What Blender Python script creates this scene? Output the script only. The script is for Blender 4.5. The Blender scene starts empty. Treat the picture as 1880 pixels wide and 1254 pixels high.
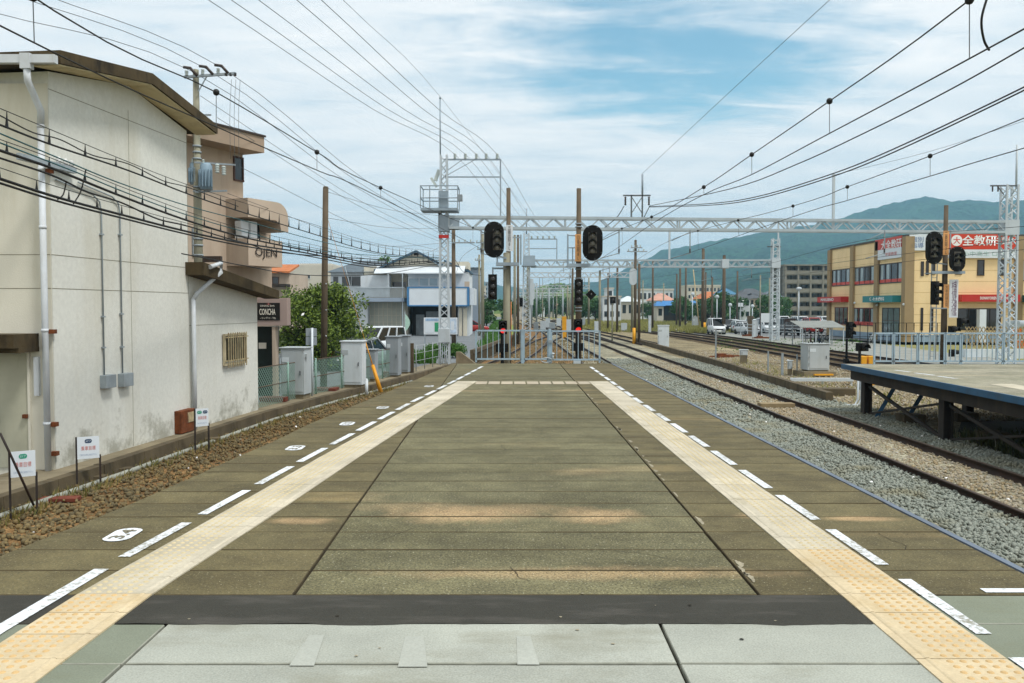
import bpy, math, random
import numpy as np
from mathutils import Vector, Matrix, Euler
R = math.radians
rnd = random.Random(7)
sc = bpy.context.scene
C = sc.collection

# ------------------------------------------------------------------ camera
FPX, CX, CY, HZ, EYE = 1600.0, 940.0, 627.0, 565.0, 1.6
PITCH = math.atan((CY - HZ) / FPX)
cam_d = bpy.data.cameras.new("camera"); cam = bpy.data.objects.new("camera", cam_d); C.objects.link(cam)
cam.location = (0, 0, EYE); cam.rotation_euler = (math.pi / 2 - PITCH, 0, 0)
cam_d.sensor_width = 36; cam_d.lens = FPX / 1880 * 36
cam_d.clip_start = 0.05; cam_d.clip_end = 12000
sc.camera = cam

# ------------------------------------------------------------------ light
SUN_EL, SUN_AZ = R(60), R(122)         # azimuth from +Y, negative = to the left
world = bpy.data.worlds.new("World"); sc.world = world; world.use_nodes = True
sun_d = bpy.data.lights.new("sun", 'SUN'); sun = bpy.data.objects.new("sun", sun_d); C.objects.link(sun)
sun_d.energy = 2.5; sun_d.angle = R(12); sun_d.color = (1, .97, .925)
_sd = Vector((math.sin(SUN_AZ) * math.cos(SUN_EL), math.cos(SUN_AZ) * math.cos(SUN_EL), math.sin(SUN_EL)))
sun.rotation_euler = (-_sd).to_track_quat('-Z', 'Y').to_euler()
sc.view_settings.view_transform = 'Standard'; sc.view_settings.look = 'None'
sc.view_settings.exposure = 0.36; sc.view_settings.gamma = 1
sc.cycles.max_bounces = 6; sc.cycles.transparent_max_bounces = 12
sc.cycles.volume_bounces = 0

def make_sky():
    nt = world.node_tree; N = nt.nodes; L = nt.links; N.clear()
    out = N.new('ShaderNodeOutputWorld'); bg = N.new('ShaderNodeBackground'); bg.inputs[1].default_value = 0.1
    sky = N.new('ShaderNodeTexSky'); sky.sky_type = 'NISHITA'; sky.sun_disc = False
    sky.sun_elevation = SUN_EL; sky.sun_rotation = SUN_AZ; sky.air_density = 1.0; sky.dust_density = 1.2; sky.ozone_density = 2.0
    tc = N.new('ShaderNodeTexCoord'); sep = N.new('ShaderNodeSeparateXYZ'); L.new(tc.outputs['Generated'], sep.inputs[0])
    def m(op, a, b=None, c=None):
        n = N.new('ShaderNodeMath'); n.operation = op
        for i, v in enumerate((a, b, c)):
            if v is None: continue
            if isinstance(v, (int, float)): n.inputs[i].default_value = v
            else: L.new(v, n.inputs[i])
        return n.outputs[0]
    z = m('MAXIMUM', sep.outputs[2], 0.0); den = m('ADD', z, 0.12)
    px = m('DIVIDE', sep.outputs[0], den); py = m('DIVIDE', sep.outputs[1], den)
    cmb = N.new('ShaderNodeCombineXYZ'); L.new(px, cmb.inputs[0]); L.new(py, cmb.inputs[1])
    def noise(scale, detail, rough, dist, stretch=None):
        src = cmb.outputs[0]
        if stretch:
            mp = N.new('ShaderNodeMapping'); mp.inputs['Scale'].default_value = stretch[:3]; mp.inputs['Rotation'].default_value = (0, 0, stretch[3])
            L.new(src, mp.inputs[0]); src = mp.outputs[0]
        n = N.new('ShaderNodeTexNoise'); n.inputs['Scale'].default_value = scale; n.inputs['Detail'].default_value = detail
        n.inputs['Roughness'].default_value = rough; n.inputs['Distortion'].default_value = dist
        L.new(src, n.inputs['Vector']); return n.outputs[0]
    n1 = noise(0.55, 8, .6, .4, (1.0, 1.5, 1, R(20))); n2 = noise(2.2, 9, .62, .6, (1.0, 2.6, 1, R(25))); n3 = noise(6.5, 8, .65, .3)
    # the gap of open blue in the cloud cover
    d = N.new('ShaderNodeVectorMath'); d.operation = 'DISTANCE'; L.new(cmb.outputs[0], d.inputs[0]); d.inputs[1].default_value = CLEAR
    gap = N.new('ShaderNodeMapRange'); gap.interpolation_type = 'SMOOTHSTEP'; L.new(d.outputs['Value'], gap.inputs[0])
    gap.inputs[1].default_value = 0.0; gap.inputs[2].default_value = 0.95; gap.inputs[3].default_value = 0.36; gap.inputs[4].default_value = 0.0
    s = m('ADD', m('MULTIPLY', n1, .42), m('ADD', m('MULTIPLY', n2, .40), m('MULTIPLY', n3, .18)))
    s = m('SUBTRACT', m('ADD', s, .17), gap.outputs[0])
    cov = N.new('ShaderNodeMapRange'); cov.interpolation_type = 'SMOOTHSTEP'; L.new(s, cov.inputs[0])
    cov.inputs[1].default_value = 0.32; cov.inputs[2].default_value = 0.62; cov.inputs[3].default_value = 0.0; cov.inputs[4].default_value = 0.97
    # brightness of the cloud layer
    br = N.new('ShaderNodeMapRange'); L.new(m('ADD', m('MULTIPLY', n2, .6), m('MULTIPLY', n1, .4)), br.inputs[0])
    br.inputs[1].default_value = 0.36; br.inputs[2].default_value = 0.62; br.inputs[3].default_value = 0.0; br.inputs[4].default_value = 1.0
    cc = N.new('ShaderNodeMixRGB'); L.new(br.outputs[0], cc.inputs[0]); cc.inputs[1].default_value = (6.6, 7.2, 7.6, 1); cc.inputs[2].default_value = (9.2, 9.0, 8.8, 1)
    sk = N.new('ShaderNodeMixRGB'); sk.blend_type = 'MULTIPLY'; sk.inputs[0].default_value = 1; L.new(sky.outputs[0], sk.inputs[1]); sk.inputs[2].default_value = (1.15, 1.5, 1.3, 1)
    mix = N.new('ShaderNodeMixRGB'); L.new(cov.outputs[0], mix.inputs[0]); L.new(sk.outputs[0], mix.inputs[1]); L.new(cc.outputs[0], mix.inputs[2])
    L.new(mix.outputs[0], bg.inputs[0]); L.new(bg.outputs[0], out.inputs[0])

# pixel <-> world survey helpers: px are pixels of the photograph, d = metres ahead of the camera
_cp, _sp = math.cos(PITCH), math.sin(PITCH)
def ray(x, y):
    u = (x - CX) / FPX; v = (CY - y) / FPX
    return (u, _cp + v * _sp, -_sp + v * _cp)
def W(x, y, d):
    r = ray(x, y); t = d / r[1]
    return Vector((r[0] * t, d, EYE + r[2] * t))
def G(x, y, Z=0.0):
    r = ray(x, y); t = (Z - EYE) / r[2]
    return Vector((r[0] * t, r[1] * t, Z))
def ZG(y, d): return W(940, y, d).z
def XG(x, d): return (x - CX) / FPX * d
_c = Vector(ray(1250, 105)); CLEAR = (_c.x / (_c.z + .12), _c.y / (_c.z + .12), 0)
make_sky()

# ------------------------------------------------------------------ materials
def lin(h):
    h = h.lstrip('#'); o = []
    for i in (0, 2, 4):
        v = int(h[i:i + 2], 16) / 255
        o.append(v / 12.92 if v <= .04045 else ((v + .055) / 1.055) ** 2.4)
    return o
_M = {}
def M(name, col, rough=.8, var=.25, scale=2.0, bump=0.0, bscale=40, metal=0.0, dirt=None, damt=.5, dscale=(1, 1, .25), island=0.0, spec=.35, fine=.0, fscale=60):
    if name in _M: return _M[name]
    m = bpy.data.materials.new(name); m.use_nodes = True; nt = m.node_tree; N = nt.nodes; L = nt.links
    b = N['Principled BSDF']; b.inputs['Roughness'].default_value = rough; b.inputs['Metallic'].default_value = metal
    b.inputs['Specular IOR Level'].default_value = spec
    c = lin(col) if isinstance(col, str) else list(col)
    tc = N.new('ShaderNodeTexCoord')
    def noise(s, det=5, r=.6, vec=None):
        n = N.new('ShaderNodeTexNoise'); n.inputs['Scale'].default_value = s; n.inputs['Detail'].default_value = det; n.inputs['Roughness'].default_value = r
        L.new(vec or tc.outputs['Object'], n.inputs['Vector']); return n.outputs[0]
    def mul(a, fac, lo, hi):
        mr = N.new('ShaderNodeMapRange'); L.new(fac, mr.inputs[0]); mr.inputs[1].default_value = .3; mr.inputs[2].default_value = .7
        mr.inputs[3].default_value = lo; mr.inputs[4].default_value = hi
        x = N.new('ShaderNodeMixRGB'); x.blend_type = 'MULTIPLY'; x.inputs[0].default_value = 1
        if isinstance(a, list): x.inputs[1].default_value = a + [1]
        else: L.new(a, x.inputs[1])
        L.new(mr.outputs[0], x.inputs[2]); return x.outputs[0]
    cur = mul(c, noise(scale), 1 - var, 1 + var)
    if fine: cur = mul(cur, noise(fscale, 2, .5), 1 - fine, 1 + fine)
    if island:
        g = N.new('ShaderNodeNewGeometry'); mr = N.new('ShaderNodeMapRange'); L.new(g.outputs['Random Per Island'], mr.inputs[0])
        mr.inputs[3].default_value = 1 - island; mr.inputs[4].default_value = 1 + island
        x = N.new('ShaderNodeMixRGB'); x.blend_type = 'MULTIPLY'; x.inputs[0].default_value = 1; L.new(cur, x.inputs[1]); L.new(mr.outputs[0], x.inputs[2]); cur = x.outputs[0]
    if dirt:
        mp = N.new('ShaderNodeMapping'); mp.inputs['Scale'].default_value = dscale; L.new(tc.outputs['Object'], mp.inputs[0])
        f = noise(scale * 1.7, 7, .68, mp.outputs[0]); mr = N.new('ShaderNodeMapRange'); L.new(f, mr.inputs[0])
        mr.inputs[1].default_value = .5; mr.inputs[2].default_value = .72; mr.inputs[3].default_value = 0; mr.inputs[4].default_value = damt
        x = N.new('ShaderNodeMixRGB'); L.new(mr.outputs[0], x.inputs[0]); L.new(cur, x.inputs[1]); x.inputs[2].default_value = lin(dirt) + [1]; cur = x.outputs[0]
    L.new(cur, b.inputs['Base Color'])
    if bump:
        bp = N.new('ShaderNodeBump'); bp.inputs['Strength'].default_value = bump; bp.inputs['Distance'].default_value = .02
        L.new(noise(bscale, 4), bp.inputs['Height']); L.new(bp.outputs[0], b.inputs['Normal'])
    _M[name] = m; return m
def emit(name, col, s):
    m = bpy.data.materials.new(name); m.use_nodes = True; b = m.node_tree.nodes['Principled BSDF']
    b.inputs['Base Color'].default_value = (*col, 1); b.inputs['Emission Color'].default_value = (*col, 1); b.inputs['Emission Strength'].default_value = s
    return m
def glass(name, col='#2a3236', rough=.06):
    m = M(name, col, rough, .35, .8, spec=.6); return m

# ------------------------------------------------------------------ objects
OFF = {}
def _base(o): return OFF.get(o.name, Vector((0, 0, 0))) if o else Vector((0, 0, 0))
def tag(o, label=None, cat=None, group=None, kind=None):
    for k, v in (('label', label), ('category', cat), ('group', group), ('kind', kind)):
        if v: o[k] = v
    return o
def thing(name, label, cat, loc=(0, 0, 0), group=None):
    o = bpy.data.objects.new(name, None); C.objects.link(o); o.empty_display_size = .2
    o.location = loc; OFF[o.name] = Vector(loc); return tag(o, label, cat, group)
def link(name, me, mat, parent=None):
    o = bpy.data.objects.new(name, me)
    if mat is not None:
        for mm in (mat if isinstance(mat, (list, tuple)) else [mat]): me.materials.append(mm)
    C.objects.link(o)
    if parent is not None: o.parent = parent; OFF[o.name] = _base(parent)
    return o
class MB:
    def __init__(s): s.v = []; s.f = []; s.sm = []; s.mi = []; s.cur = 0
    def _add(s, vs, fs, smooth=False):
        k = len(s.v); s.v += [tuple(p) for p in vs]
        for f in fs: s.f.append(tuple(i + k for i in f)); s.sm.append(smooth); s.mi.append(s.cur)
        return s
    def box(s, x0, y0, z0, x1, y1, z1):
        vs = [(x, y, z) for z in (z0, z1) for y in (y0, y1) for x in (x0, x1)]
        return s._add(vs, [(0, 2, 3, 1), (4, 5, 7, 6), (0, 1, 5, 4), (2, 6, 7, 3), (0, 4, 6, 2), (1, 3, 7, 5)])
    def obox(s, c, size, rz=0, rot=None):
        m = rot if rot is not None else Matrix.Rotation(rz, 3, 'Z'); c = Vector(c); h = Vector(size) / 2
        vs = [c + m @ Vector((x * h.x, y * h.y, z * h.z)) for z in (-1, 1) for y in (-1, 1) for x in (-1, 1)]
        return s._add(vs, [(0, 2, 3, 1), (4, 5, 7, 6), (0, 1, 5, 4), (2, 6, 7, 3), (0, 4, 6, 2), (1, 3, 7, 5)])
    def bar(s, p, q, w, h=None):
        p, q = Vector(p), Vector(q); h = h or w; d = (q - p); L_ = d.length
        if L_ < 1e-6: return s
        d /= L_; up = Vector((0, 0, 1)) if abs(d.z) < .95 else Vector((0, 1, 0))
        r = d.cross(up).normalized(); u = r.cross(d)
        vs = [e + r * (a * w / 2) + u * (b * h / 2) for e in (p, q) for a, b in ((-1, -1), (1, -1), (1, 1), (-1, 1))]
        return s._add(vs, [(0, 1, 2, 3), (7, 6, 5, 4), (0, 4, 5, 1), (1, 5, 6, 2), (2, 6, 7, 3), (3, 7, 4, 0)])
    def tube(s, pts, r, n=6, caps=True):
        pts = [Vector(p) for p in pts]; k = len(pts); rr = r if isinstance(r, (list, tuple)) else [r] * k
        vs = []; ref = None
        for i, p in enumerate(pts):
            d = (pts[min(i + 1, k - 1)] - pts[max(i - 1, 0)]).normalized()
            if ref is None: ref = Vector((0, 0, 1)) if abs(d.z) < .9 else Vector((0, 1, 0))
            a = d.cross(ref)
            if a.length < 1e-4: a = d.cross(Vector((1, 0, 0)))
            a.normalize(); b = a.cross(d); ref = b
            for j in range(n):
                t = 2 * math.pi * (j + .5) / n; vs.append(p + (a * math.cos(t) + b * math.sin(t)) * rr[i])
        fs = [(i * n + j, i * n + (j + 1) % n, (i + 1) * n + (j + 1) % n, (i + 1) * n + j) for i in range(k - 1) for j in range(n)]
        s._add(vs, fs, n > 4)
        if caps:
            q = len(s.v) - len(vs); s.f += [tuple(q + j for j in range(n))[::-1], tuple(q + (k - 1) * n + j for j in range(n))]; s.sm += [False] * 2; s.mi += [s.cur] * 2
        return s
    def cyl(s, p, q, r0, r1=None, n=12): return s.tube([p, q], [r0, r0 if r1 is None else r1], n)
    def prism(s, poly, ext):
        ext = Vector(ext); n = len(poly); vs = [Vector(p) for p in poly] + [Vector(p) + ext for p in poly]
        fs = [tuple(range(n))[::-1], tuple(range(n, 2 * n))] + [(i, (i + 1) % n, n + (i + 1) % n, n + i) for i in range(n)]
        return s._add(vs, fs)
    def quad(s, a, b, c, d): return s._add([a, b, c, d], [(0, 1, 2, 3)])
    def lathe(s, prof, c, n=16, axis=None):
        c = Vector(c); m = axis.to_track_quat('Z', 'Y').to_matrix() if axis is not None else Matrix.Identity(3); k = len(prof); vs = []
        for r, z in prof:
            for j in range(n):
                t = 2 * math.pi * j / n; vs.append(c + m @ Vector((r * math.cos(t), r * math.sin(t), z)))
        fs = [(i * n + j, i * n + (j + 1) % n, (i + 1) * n + (j + 1) % n, (i + 1) * n + j) for i in range(k - 1) for j in range(n)]
        s._add(vs, fs, True); q = len(s.v) - len(vs)
        s.f += [tuple(q + j for j in range(n))[::-1], tuple(q + (k - 1) * n + j for j in range(n))]; s.sm += [False] * 2; s.mi += [s.cur] * 2
        return s
    def ball(s, c, r, n=8):
        r = r if isinstance(r, (tuple, list)) else (r, r, r); vs = []; k = max(4, n // 2 + 1)
        for i in range(1, k):
            a = math.pi * i / k
            for j in range(n):
                t = 2 * math.pi * j / n; vs.append((c[0] + r[0] * math.sin(a) * math.cos(t), c[1] + r[1] * math.sin(a) * math.sin(t), c[2] + r[2] * math.cos(a)))
        vs += [(c[0], c[1], c[2] + r[2]), (c[0], c[1], c[2] - r[2])]; m = (k - 1) * n
        fs = [(i * n + j, (i + 1) * n + j, (i + 1) * n + (j + 1) % n, i * n + (j + 1) % n) for i in range(k - 2) for j in range(n)]
        fs += [(m, j, (j + 1) % n) for j in range(n)] + [(m + 1, (k - 2) * n + (j + 1) % n, (k - 2) * n + j) for j in range(n)]
        return s._add(vs, fs, True)
    def build(s, name, mat, parent=None, bevel=0, world=True):
        me = bpy.data.meshes.new(name); o_ = _base(parent) if world else Vector((0, 0, 0))
        me.from_pydata([(x - o_.x, y - o_.y, z - o_.z) for x, y, z in s.v], [], s.f)
        if any(s.sm): me.polygons.foreach_set('use_smooth', s.sm)
        o = link(name, me, mat, parent)
        if isinstance(mat, (list, tuple)): me.polygons.foreach_set('material_index', s.mi)
        me.update()
        if bevel:
            md = o.modifiers.new('bevel', 'BEVEL'); md.width = bevel; md.segments = 2; md.limit_method = 'ANGLE'; md.angle_limit = R(40); md.harden_normals = False
        return o
def kids(o): return [c for c in o.children]
def dup(o, loc=None, rz=None, label=None, group=None, scale=None, parent=None):
    c = o.copy(); C.objects.link(c)
    if parent is not None: c.parent = parent; c.matrix_parent_inverse = o.matrix_parent_inverse
    if loc is not None: c.location = loc
    if rz is not None: c.rotation_euler = (0, 0, rz)
    if scale is not None: c.scale = (scale,) * 3 if isinstance(scale, (int, float)) else scale
    if label: c['label'] = label
    if group: c['group'] = group
    for ch in kids(o): dup(ch, parent=c)
    return c
_big = {}
def np_mesh(name, V, F, mat, parent=None, smooth=False):
    """V (n,3) array, F (m,k) array"""
    me = bpy.data.meshes.new(name); k = F.shape[1]
    me.vertices.add(len(V)); me.vertices.foreach_set('co', np.ascontiguousarray(V, dtype=np.float32).ravel())
    me.loops.add(F.size); me.loops.foreach_set('vertex_index', np.ascontiguousarray(F, dtype=np.int32).ravel())
    me.polygons.add(len(F)); me.polygons.foreach_set('loop_start', np.arange(0, F.size, k, dtype=np.int32))
    me.polygons.foreach_set('loop_total', np.full(len(F), k, dtype=np.int32))
    if smooth: me.polygons.foreach_set('use_smooth', np.ones(len(F), dtype=bool))
    me.update(calc_edges=True); me.validate()
    return link(name, me, mat, parent)
def text(name, body, o, right, up, h, mat, parent, w=None, bold=0.0, depth=.004, line=1.0):
    """lettering whose box is centred on o, h high (and w wide when given), standing depth proud of its board"""
    cu = bpy.data.curves.new('t', 'FONT'); cu.body = body; cu.align_x = 'CENTER'; cu.offset = bold; cu.space_line = line; cu.resolution_u = 3
    ob = bpy.data.objects.new('t', cu); C.objects.link(ob)
    dg = bpy.context.evaluated_depsgraph_get(); me = bpy.data.meshes.new_from_object(ob.evaluated_get(dg))
    bpy.data.objects.remove(ob); bpy.data.curves.remove(cu)
    n = len(me.vertices); me.name = name
    if n:
        co = np.empty(n * 3, dtype=np.float32); me.vertices.foreach_get('co', co); co = co.reshape(-1, 3)
        lo, hi = co.min(0), co.max(0); ctr = (lo + hi) / 2; sy = h / max(hi[1] - lo[1], 1e-6); sx = sy if w is None else w / max(hi[0] - lo[0], 1e-6)
        r = Vector(right).normalized(); u = Vector(up).normalized(); nn = r.cross(u); o = Vector(o) + nn * depth - _base(parent)
        x = (co[:, 0] - ctr[0]) * sx; y = (co[:, 1] - ctr[1]) * sy
        out = np.outer(x, np.array(r)) + np.outer(y, np.array(u)) + np.array(o)
        me.vertices.foreach_set('co', out.astype(np.float32).ravel()); me.update()
    me.materials.clear()
    return link(name, me, mat, parent)
# ================================================================== setting: ground, platform, tracks
RAIL = -1.20            # rail top; the platform surface is z = 0
BED = -1.345
ROADZ = -1.30
def interp(pts, y):
    if y <= pts[0][0]:
        (a, b), (c, d) = pts[0], pts[1]
    elif y >= pts[-1][0]:
        (a, b), (c, d) = pts[-2], pts[-1]
    else:
        for (a, b), (c, d) in zip(pts, pts[1:]):
            if a <= y <= c: break
    return b + (d - b) * (y - a) / (c - a)
LEDGE = [(-8, -3.5), (3.5, -3.45), (5.6, -3.31), (7.2, -3.11), (10.4, -2.87), (12, -2.80), (17, -2.34), (23.9, -1.79), (25.2, -1.70)]
REDGE = [(-8, 3.15), (5, 3.14), (8.1, 3.09), (12.2, 3.04), (18, 2.98), (25.2, 2.88)]
LTAC = [(-8, -2.05), (3.7, -2.03), (4.86, -2.00), (6.7, -1.84), (9.34, -1.63), (12.5, -1.34), (18.85, -.76)]      # inner edge of the left strip
RTAC = [(-8, 1.86), (4.5, 1.83), (8, 1.79), (12, 1.74), (18.85, 1.66)]
LDASH = [(-8, -2.56), (4.3, -2.545), (5.26, -2.51), (6.5, -2.41), (9.5, -2.16), (14.8, -1.69), (19, -1.25), (24, -.78)]
RDASH = [(-8, 2.34), (5, 2.31), (8, 2.27), (15, 2.17), (24.5, 2.12)]

def slab_mat(name, base, tan, green, speck, patch=.5, sp=.62):
    m = bpy.data.materials.new(name); m.use_nodes = True; nt = m.node_tree; N = nt.nodes; L = nt.links; b = N['Principled BSDF']
    b.inputs['Roughness'].default_value = .82; b.inputs['Specular IOR Level'].default_value = .3
    tc = N.new('ShaderNodeTexCoord')
    def noise(s, det, r, stretch=None, dist=0):
        v = tc.outputs['Object']
        if stretch:
            mp = N.new('ShaderNodeMapping'); mp.inputs['Scale'].default_value = stretch; L.new(v, mp.inputs[0]); v = mp.outputs[0]
        n = N.new('ShaderNodeTexNoise'); n.inputs['Scale'].default_value = s; n.inputs['Detail'].default_value = det; n.inputs['Roughness'].default_value = r; n.inputs['Distortion'].default_value = dist
        L.new(v, n.inputs['Vector']); return n.outputs[0]
    def rmap(f, a, c, lo, hi):
        r = N.new('ShaderNodeMapRange'); r.interpolation_type = 'SMOOTHSTEP'; L.new(f, r.inputs[0])
        for i, v in enumerate((a, c, lo, hi)): r.inputs[i + 1].default_value = v
        return r.outputs[0]
    def mix(f, a, c, mode='MIX'):
        x = N.new('ShaderNodeMixRGB'); x.blend_type = mode
        if isinstance(f, float): x.inputs[0].default_value = f
        else: L.new(f, x.inputs[0])
        for i, v in ((1, a), (2, c)):
            if isinstance(v, (list, tuple)): x.inputs[i].default_value = (*v[:3], 1)
            else: L.new(v, x.inputs[i])
        return x.outputs[0]
    cur = mix(rmap(noise(1.1, 7, .7, (.6, 1.0, 1)), .4, .62, 0, 1), lin(base), lin(green))
    cur = mix(rmap(noise(.62, 3, .5, (.55, 1.5, 1), .3), .60, .74, 0, patch * .7), cur, lin(tan))
    for (sx, sy, rx, ry, am) in STAINS:
        cc = N.new('ShaderNodeMapping'); cc.vector_type = 'POINT'; cc.inputs['Location'].default_value = (-sx / rx, -sy / ry, 0); cc.inputs['Scale'].default_value = (1 / rx, 1 / ry, 0); L.new(tc.outputs['Object'], cc.inputs[0])
        ln = N.new('ShaderNodeVectorMath'); ln.operation = 'LENGTH'; L.new(cc.outputs[0], ln.inputs[0]); ad = N.new('ShaderNodeMath'); ad.operation = 'MULTIPLY_ADD'; L.new(noise(4, 6, .7), ad.inputs[0]); ad.inputs[1].default_value = 1.5; L.new(ln.outputs['Value'], ad.inputs[2])
        cur = mix(rmap(ad.outputs[0], 1.0, 1.9, am, 0), cur, lin('#b89a72'))
    g = N.new('ShaderNodeNewGeometry'); cur = mix(1.0, cur, rmap(g.outputs['Random Per Island'], 0, 1, .90, 1.09), 'MULTIPLY')
    cur = mix(1.0, cur, rmap(noise(4, 8, .75, (.9, 1, 1)), .3, .7, .78, 1.2), 'MULTIPLY')
    f = noise(64, 4, .75); cur = mix(1.0, cur, rmap(f, .3, .7, 1 - sp, 1 + sp), 'MULTIPLY')
    cur = mix(rmap(noise(58, 3, .6), .63, .69, 0, .8), cur, lin(speck))
    cur = mix(rmap(noise(60, 2, .5), .30, .36, .6, 0), cur, lin('#2c2818'))
    L.new(cur, b.inputs['Base Color'])
    bp = N.new('ShaderNodeBump'); bp.inputs['Strength'].default_value = .5; bp.inputs['Distance'].default_value = .006; L.new(f, bp.inputs['Height']); L.new(bp.outputs[0], b.inputs['Normal'])
    return m
STAINS = ((-.38, 6.70, .62, .30, .62), (-.8, 6.95, .6, .2, .25), (.66, 6.66, .42, .28, .55), (.1, 6.9, .5, .2, .25), (.45, 5.2, 1.4, .16, .35), (2.68, 6.55, .35, .1, .6), (1.95, 6.65, .3, .12, .5), (-1.6, 6.5, .3, .12, .5))
m_slab_c = slab_mat('old_pebbly_concrete', '#666247', '#a08a66', '#565239', '#b9b69d')
m_slab_s = slab_mat('old_smooth_concrete', '#625a3d', '#98835a', '#544c32', '#a29c80', .6, .32)
m_new = M('pale_new_concrete', '#999c92', .9, .16, 1.1, dirt='#7d7c6c', damt=.8, dscale=(.5, 1, 1), fine=.16, fscale=110, island=.06, bump=.15, bscale=120)
m_newg = M('greenish_concrete', '#757b6b', .9, .14, 1.0, dirt='#6a6c55', damt=.6, dscale=(.5, 1, 1), fine=.12, fscale=120, island=.05, bump=.15, bscale=120)
m_tar = M('dark_asphalt_patch', '#32312a', .88, .16, 2.2, dirt='#5a5650', damt=.5, dscale=(.4, 1.5, 1), fine=.25, fscale=160, bump=.3, bscale=150)
m_body = M('platform_side_concrete', '#57503c', .95, .3, 1.2, dirt='#2b271c', damt=.8)
m_edge = M('blue_grey_edge_steel', '#5f6a78', .5, .2, 3, dirt='#45392d', damt=.6, dscale=(1, .3, 1))
def line_mat(name, col, under):
    m = M(name, col, .8, .07, 1.5, fine=.06); N = m.node_tree.nodes; L = m.node_tree.links; b = N['Principled BSDF']
    src = b.inputs['Base Color'].links[0].from_socket; tc = N.new('ShaderNodeTexCoord'); n = N.new('ShaderNodeTexNoise')
    n.inputs['Scale'].default_value = 26; n.inputs['Detail'].default_value = 6; n.inputs['Roughness'].default_value = .75; L.new(tc.outputs['Object'], n.inputs['Vector'])
    n2 = N.new('ShaderNodeTexNoise'); n2.inputs['Scale'].default_value = 1.1; L.new(tc.outputs['Object'], n2.inputs['Vector'])
    ad = N.new('ShaderNodeMath'); ad.operation = 'MULTIPLY_ADD'; L.new(n2.outputs[0], ad.inputs[0]); ad.inputs[1].default_value = .45; L.new(n.outputs[0], ad.inputs[2])
    r = N.new('ShaderNodeMapRange'); L.new(ad.outputs[0], r.inputs[0]); r.inputs[1].default_value = .72; r.inputs[2].default_value = .86; r.inputs[3].default_value = 0; r.inputs[4].default_value = .8
    x = N.new('ShaderNodeMixRGB'); L.new(r.outputs[0], x.inputs[0]); L.new(src, x.inputs[1]); x.inputs[2].default_value = lin(under) + [1]; L.new(x.outputs[0], b.inputs['Base Color']); return m
m_line = line_mat('worn_white_paint', '#d3d8dc', '#6f694c')
m_tac = M('faded_cream_tactile', '#b6ae9a', .85, .13, 1.6, dirt='#8f866c', damt=.7, dscale=(1, .5, 1), fine=.09, island=.09)
m_tacn = M('yellow_tactile', '#beae8e', .8, .10, 1.6, dirt='#a58e62', damt=.6, fine=.08, island=.06)
m_dome = M('faded_dome', '#b9ab88', .85, .1, 3); m_domen = M('orange_dome', '#bc9f70', .8, .1, 3)

m_ground = M('grassy_ground', '#7c7a48', .97, .3, .05, dirt='#8f8660', damt=.7, dscale=(1, 1, 1), fine=.25, fscale=3)
gr = MB(); gr.quad((-5800, -45, -1.60), (5800, -45, -1.60), (5800, 4200, -1.60), (-5800, 4200, -1.60)); tag(gr.build('ground', m_ground), kind='structure')

# --- platform
plat = MB()
ys = [-6 + i * 1.0 for i in range(32)]
ys = [y for y in ys if y < 25] + [25.0]
top = -.028
for a, b in zip(ys, ys[1:]):
    l0, l1, r0, r1 = interp(LEDGE, a), interp(LEDGE, b), interp(REDGE, a), interp(REDGE, b)
    plat.quad((l0, a, top), (r0, a, top), (r1, b, top), (l1, b, top))
    plat.quad((l0, a, -1.5), (l0, a, top), (l1, b, top), (l1, b, -1.5)); plat.quad((r0, a, top), (r0, a, -1.5), (r1, b, -1.5), (r1, b, top))
plat.quad((interp(LEDGE, 25), 25, top), (interp(REDGE, 25), 25, top), (interp(REDGE, 25), 25, -1.5), (interp(LEDGE, 25), 25, -1.5))
platform = tag(plat.build('platform', M('joint_filler', '#2b2719', .95, .3, 3)), kind='structure')
sb = MB(); pr = random.Random(3)
def slab(y0, y1, xl, xr, mi, th=.06, gap=.008):
    """one slab; xl / xr are functions of y"""
    z = pr.uniform(-.0022, .0012); t = pr.uniform(-.0015, .0015); g = gap
    a, b = y0 + g, y1 - g; q = .004
    P = [(xl(a) + g, a), (xr(a) - g, a), (xr(b) - g, b), (xl(b) + g, b)]
    ins = [(P[0][0] + q, a + q), (P[1][0] - q, a + q), (P[2][0] - q, b - q), (P[3][0] + q, b - q)]
    zz = [z - t, z + t, z + t, z - t]
    vs = [(x, y, -th) for x, y in P] + [(x, y, w - .004) for (x, y), w in zip(P, zz)] + [(x, y, w) for (x, y), w in zip(ins, zz)]
    sb.cur = mi; sb._add(vs[8:], [(0, 1, 2, 3)])
    sb.cur = {0: 5, 1: 5, 2: 6, 3: 6, 4: 4}[mi]
    sb._add(vs, [(i, (i + 1) % 4, 4 + (i + 1) % 4, 4 + i) for i in range(4)] + [(4 + i, 4 + (i + 1) % 4, 8 + (i + 1) % 4, 8 + i) for i in range(4)])
le = lambda y: interp(LEDGE, y); re_ = lambda y: interp(REDGE, y) - .05
seamL = lambda y: -1.22 - .0175 * (y - 4.8); seamR = lambda y: 1.385 - .001 * y
rows = [4.80 + .456 * i for i in range(45)]; rows[-1] = 25.0
for y0, y1 in zip(rows, rows[1:]):
    j = pr.uniform(-.012, .012)
    slab(y0, y1, le, seamL, 1); slab(y0, y1, seamL, seamR, 0, gap=pr.choice((.005, .007, .010))); slab(y0, y1, seamR, re_, 1)
slab(4.84, 4.80 + .0, lambda y: 2.2, re_, 3) if False else None
nr = [4.36, 3.86, 3.24, 2.6, 1.9, 1.2, .4, -.5, -1.5, -2.5, -3.5, -4.5, -6.0]
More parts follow.
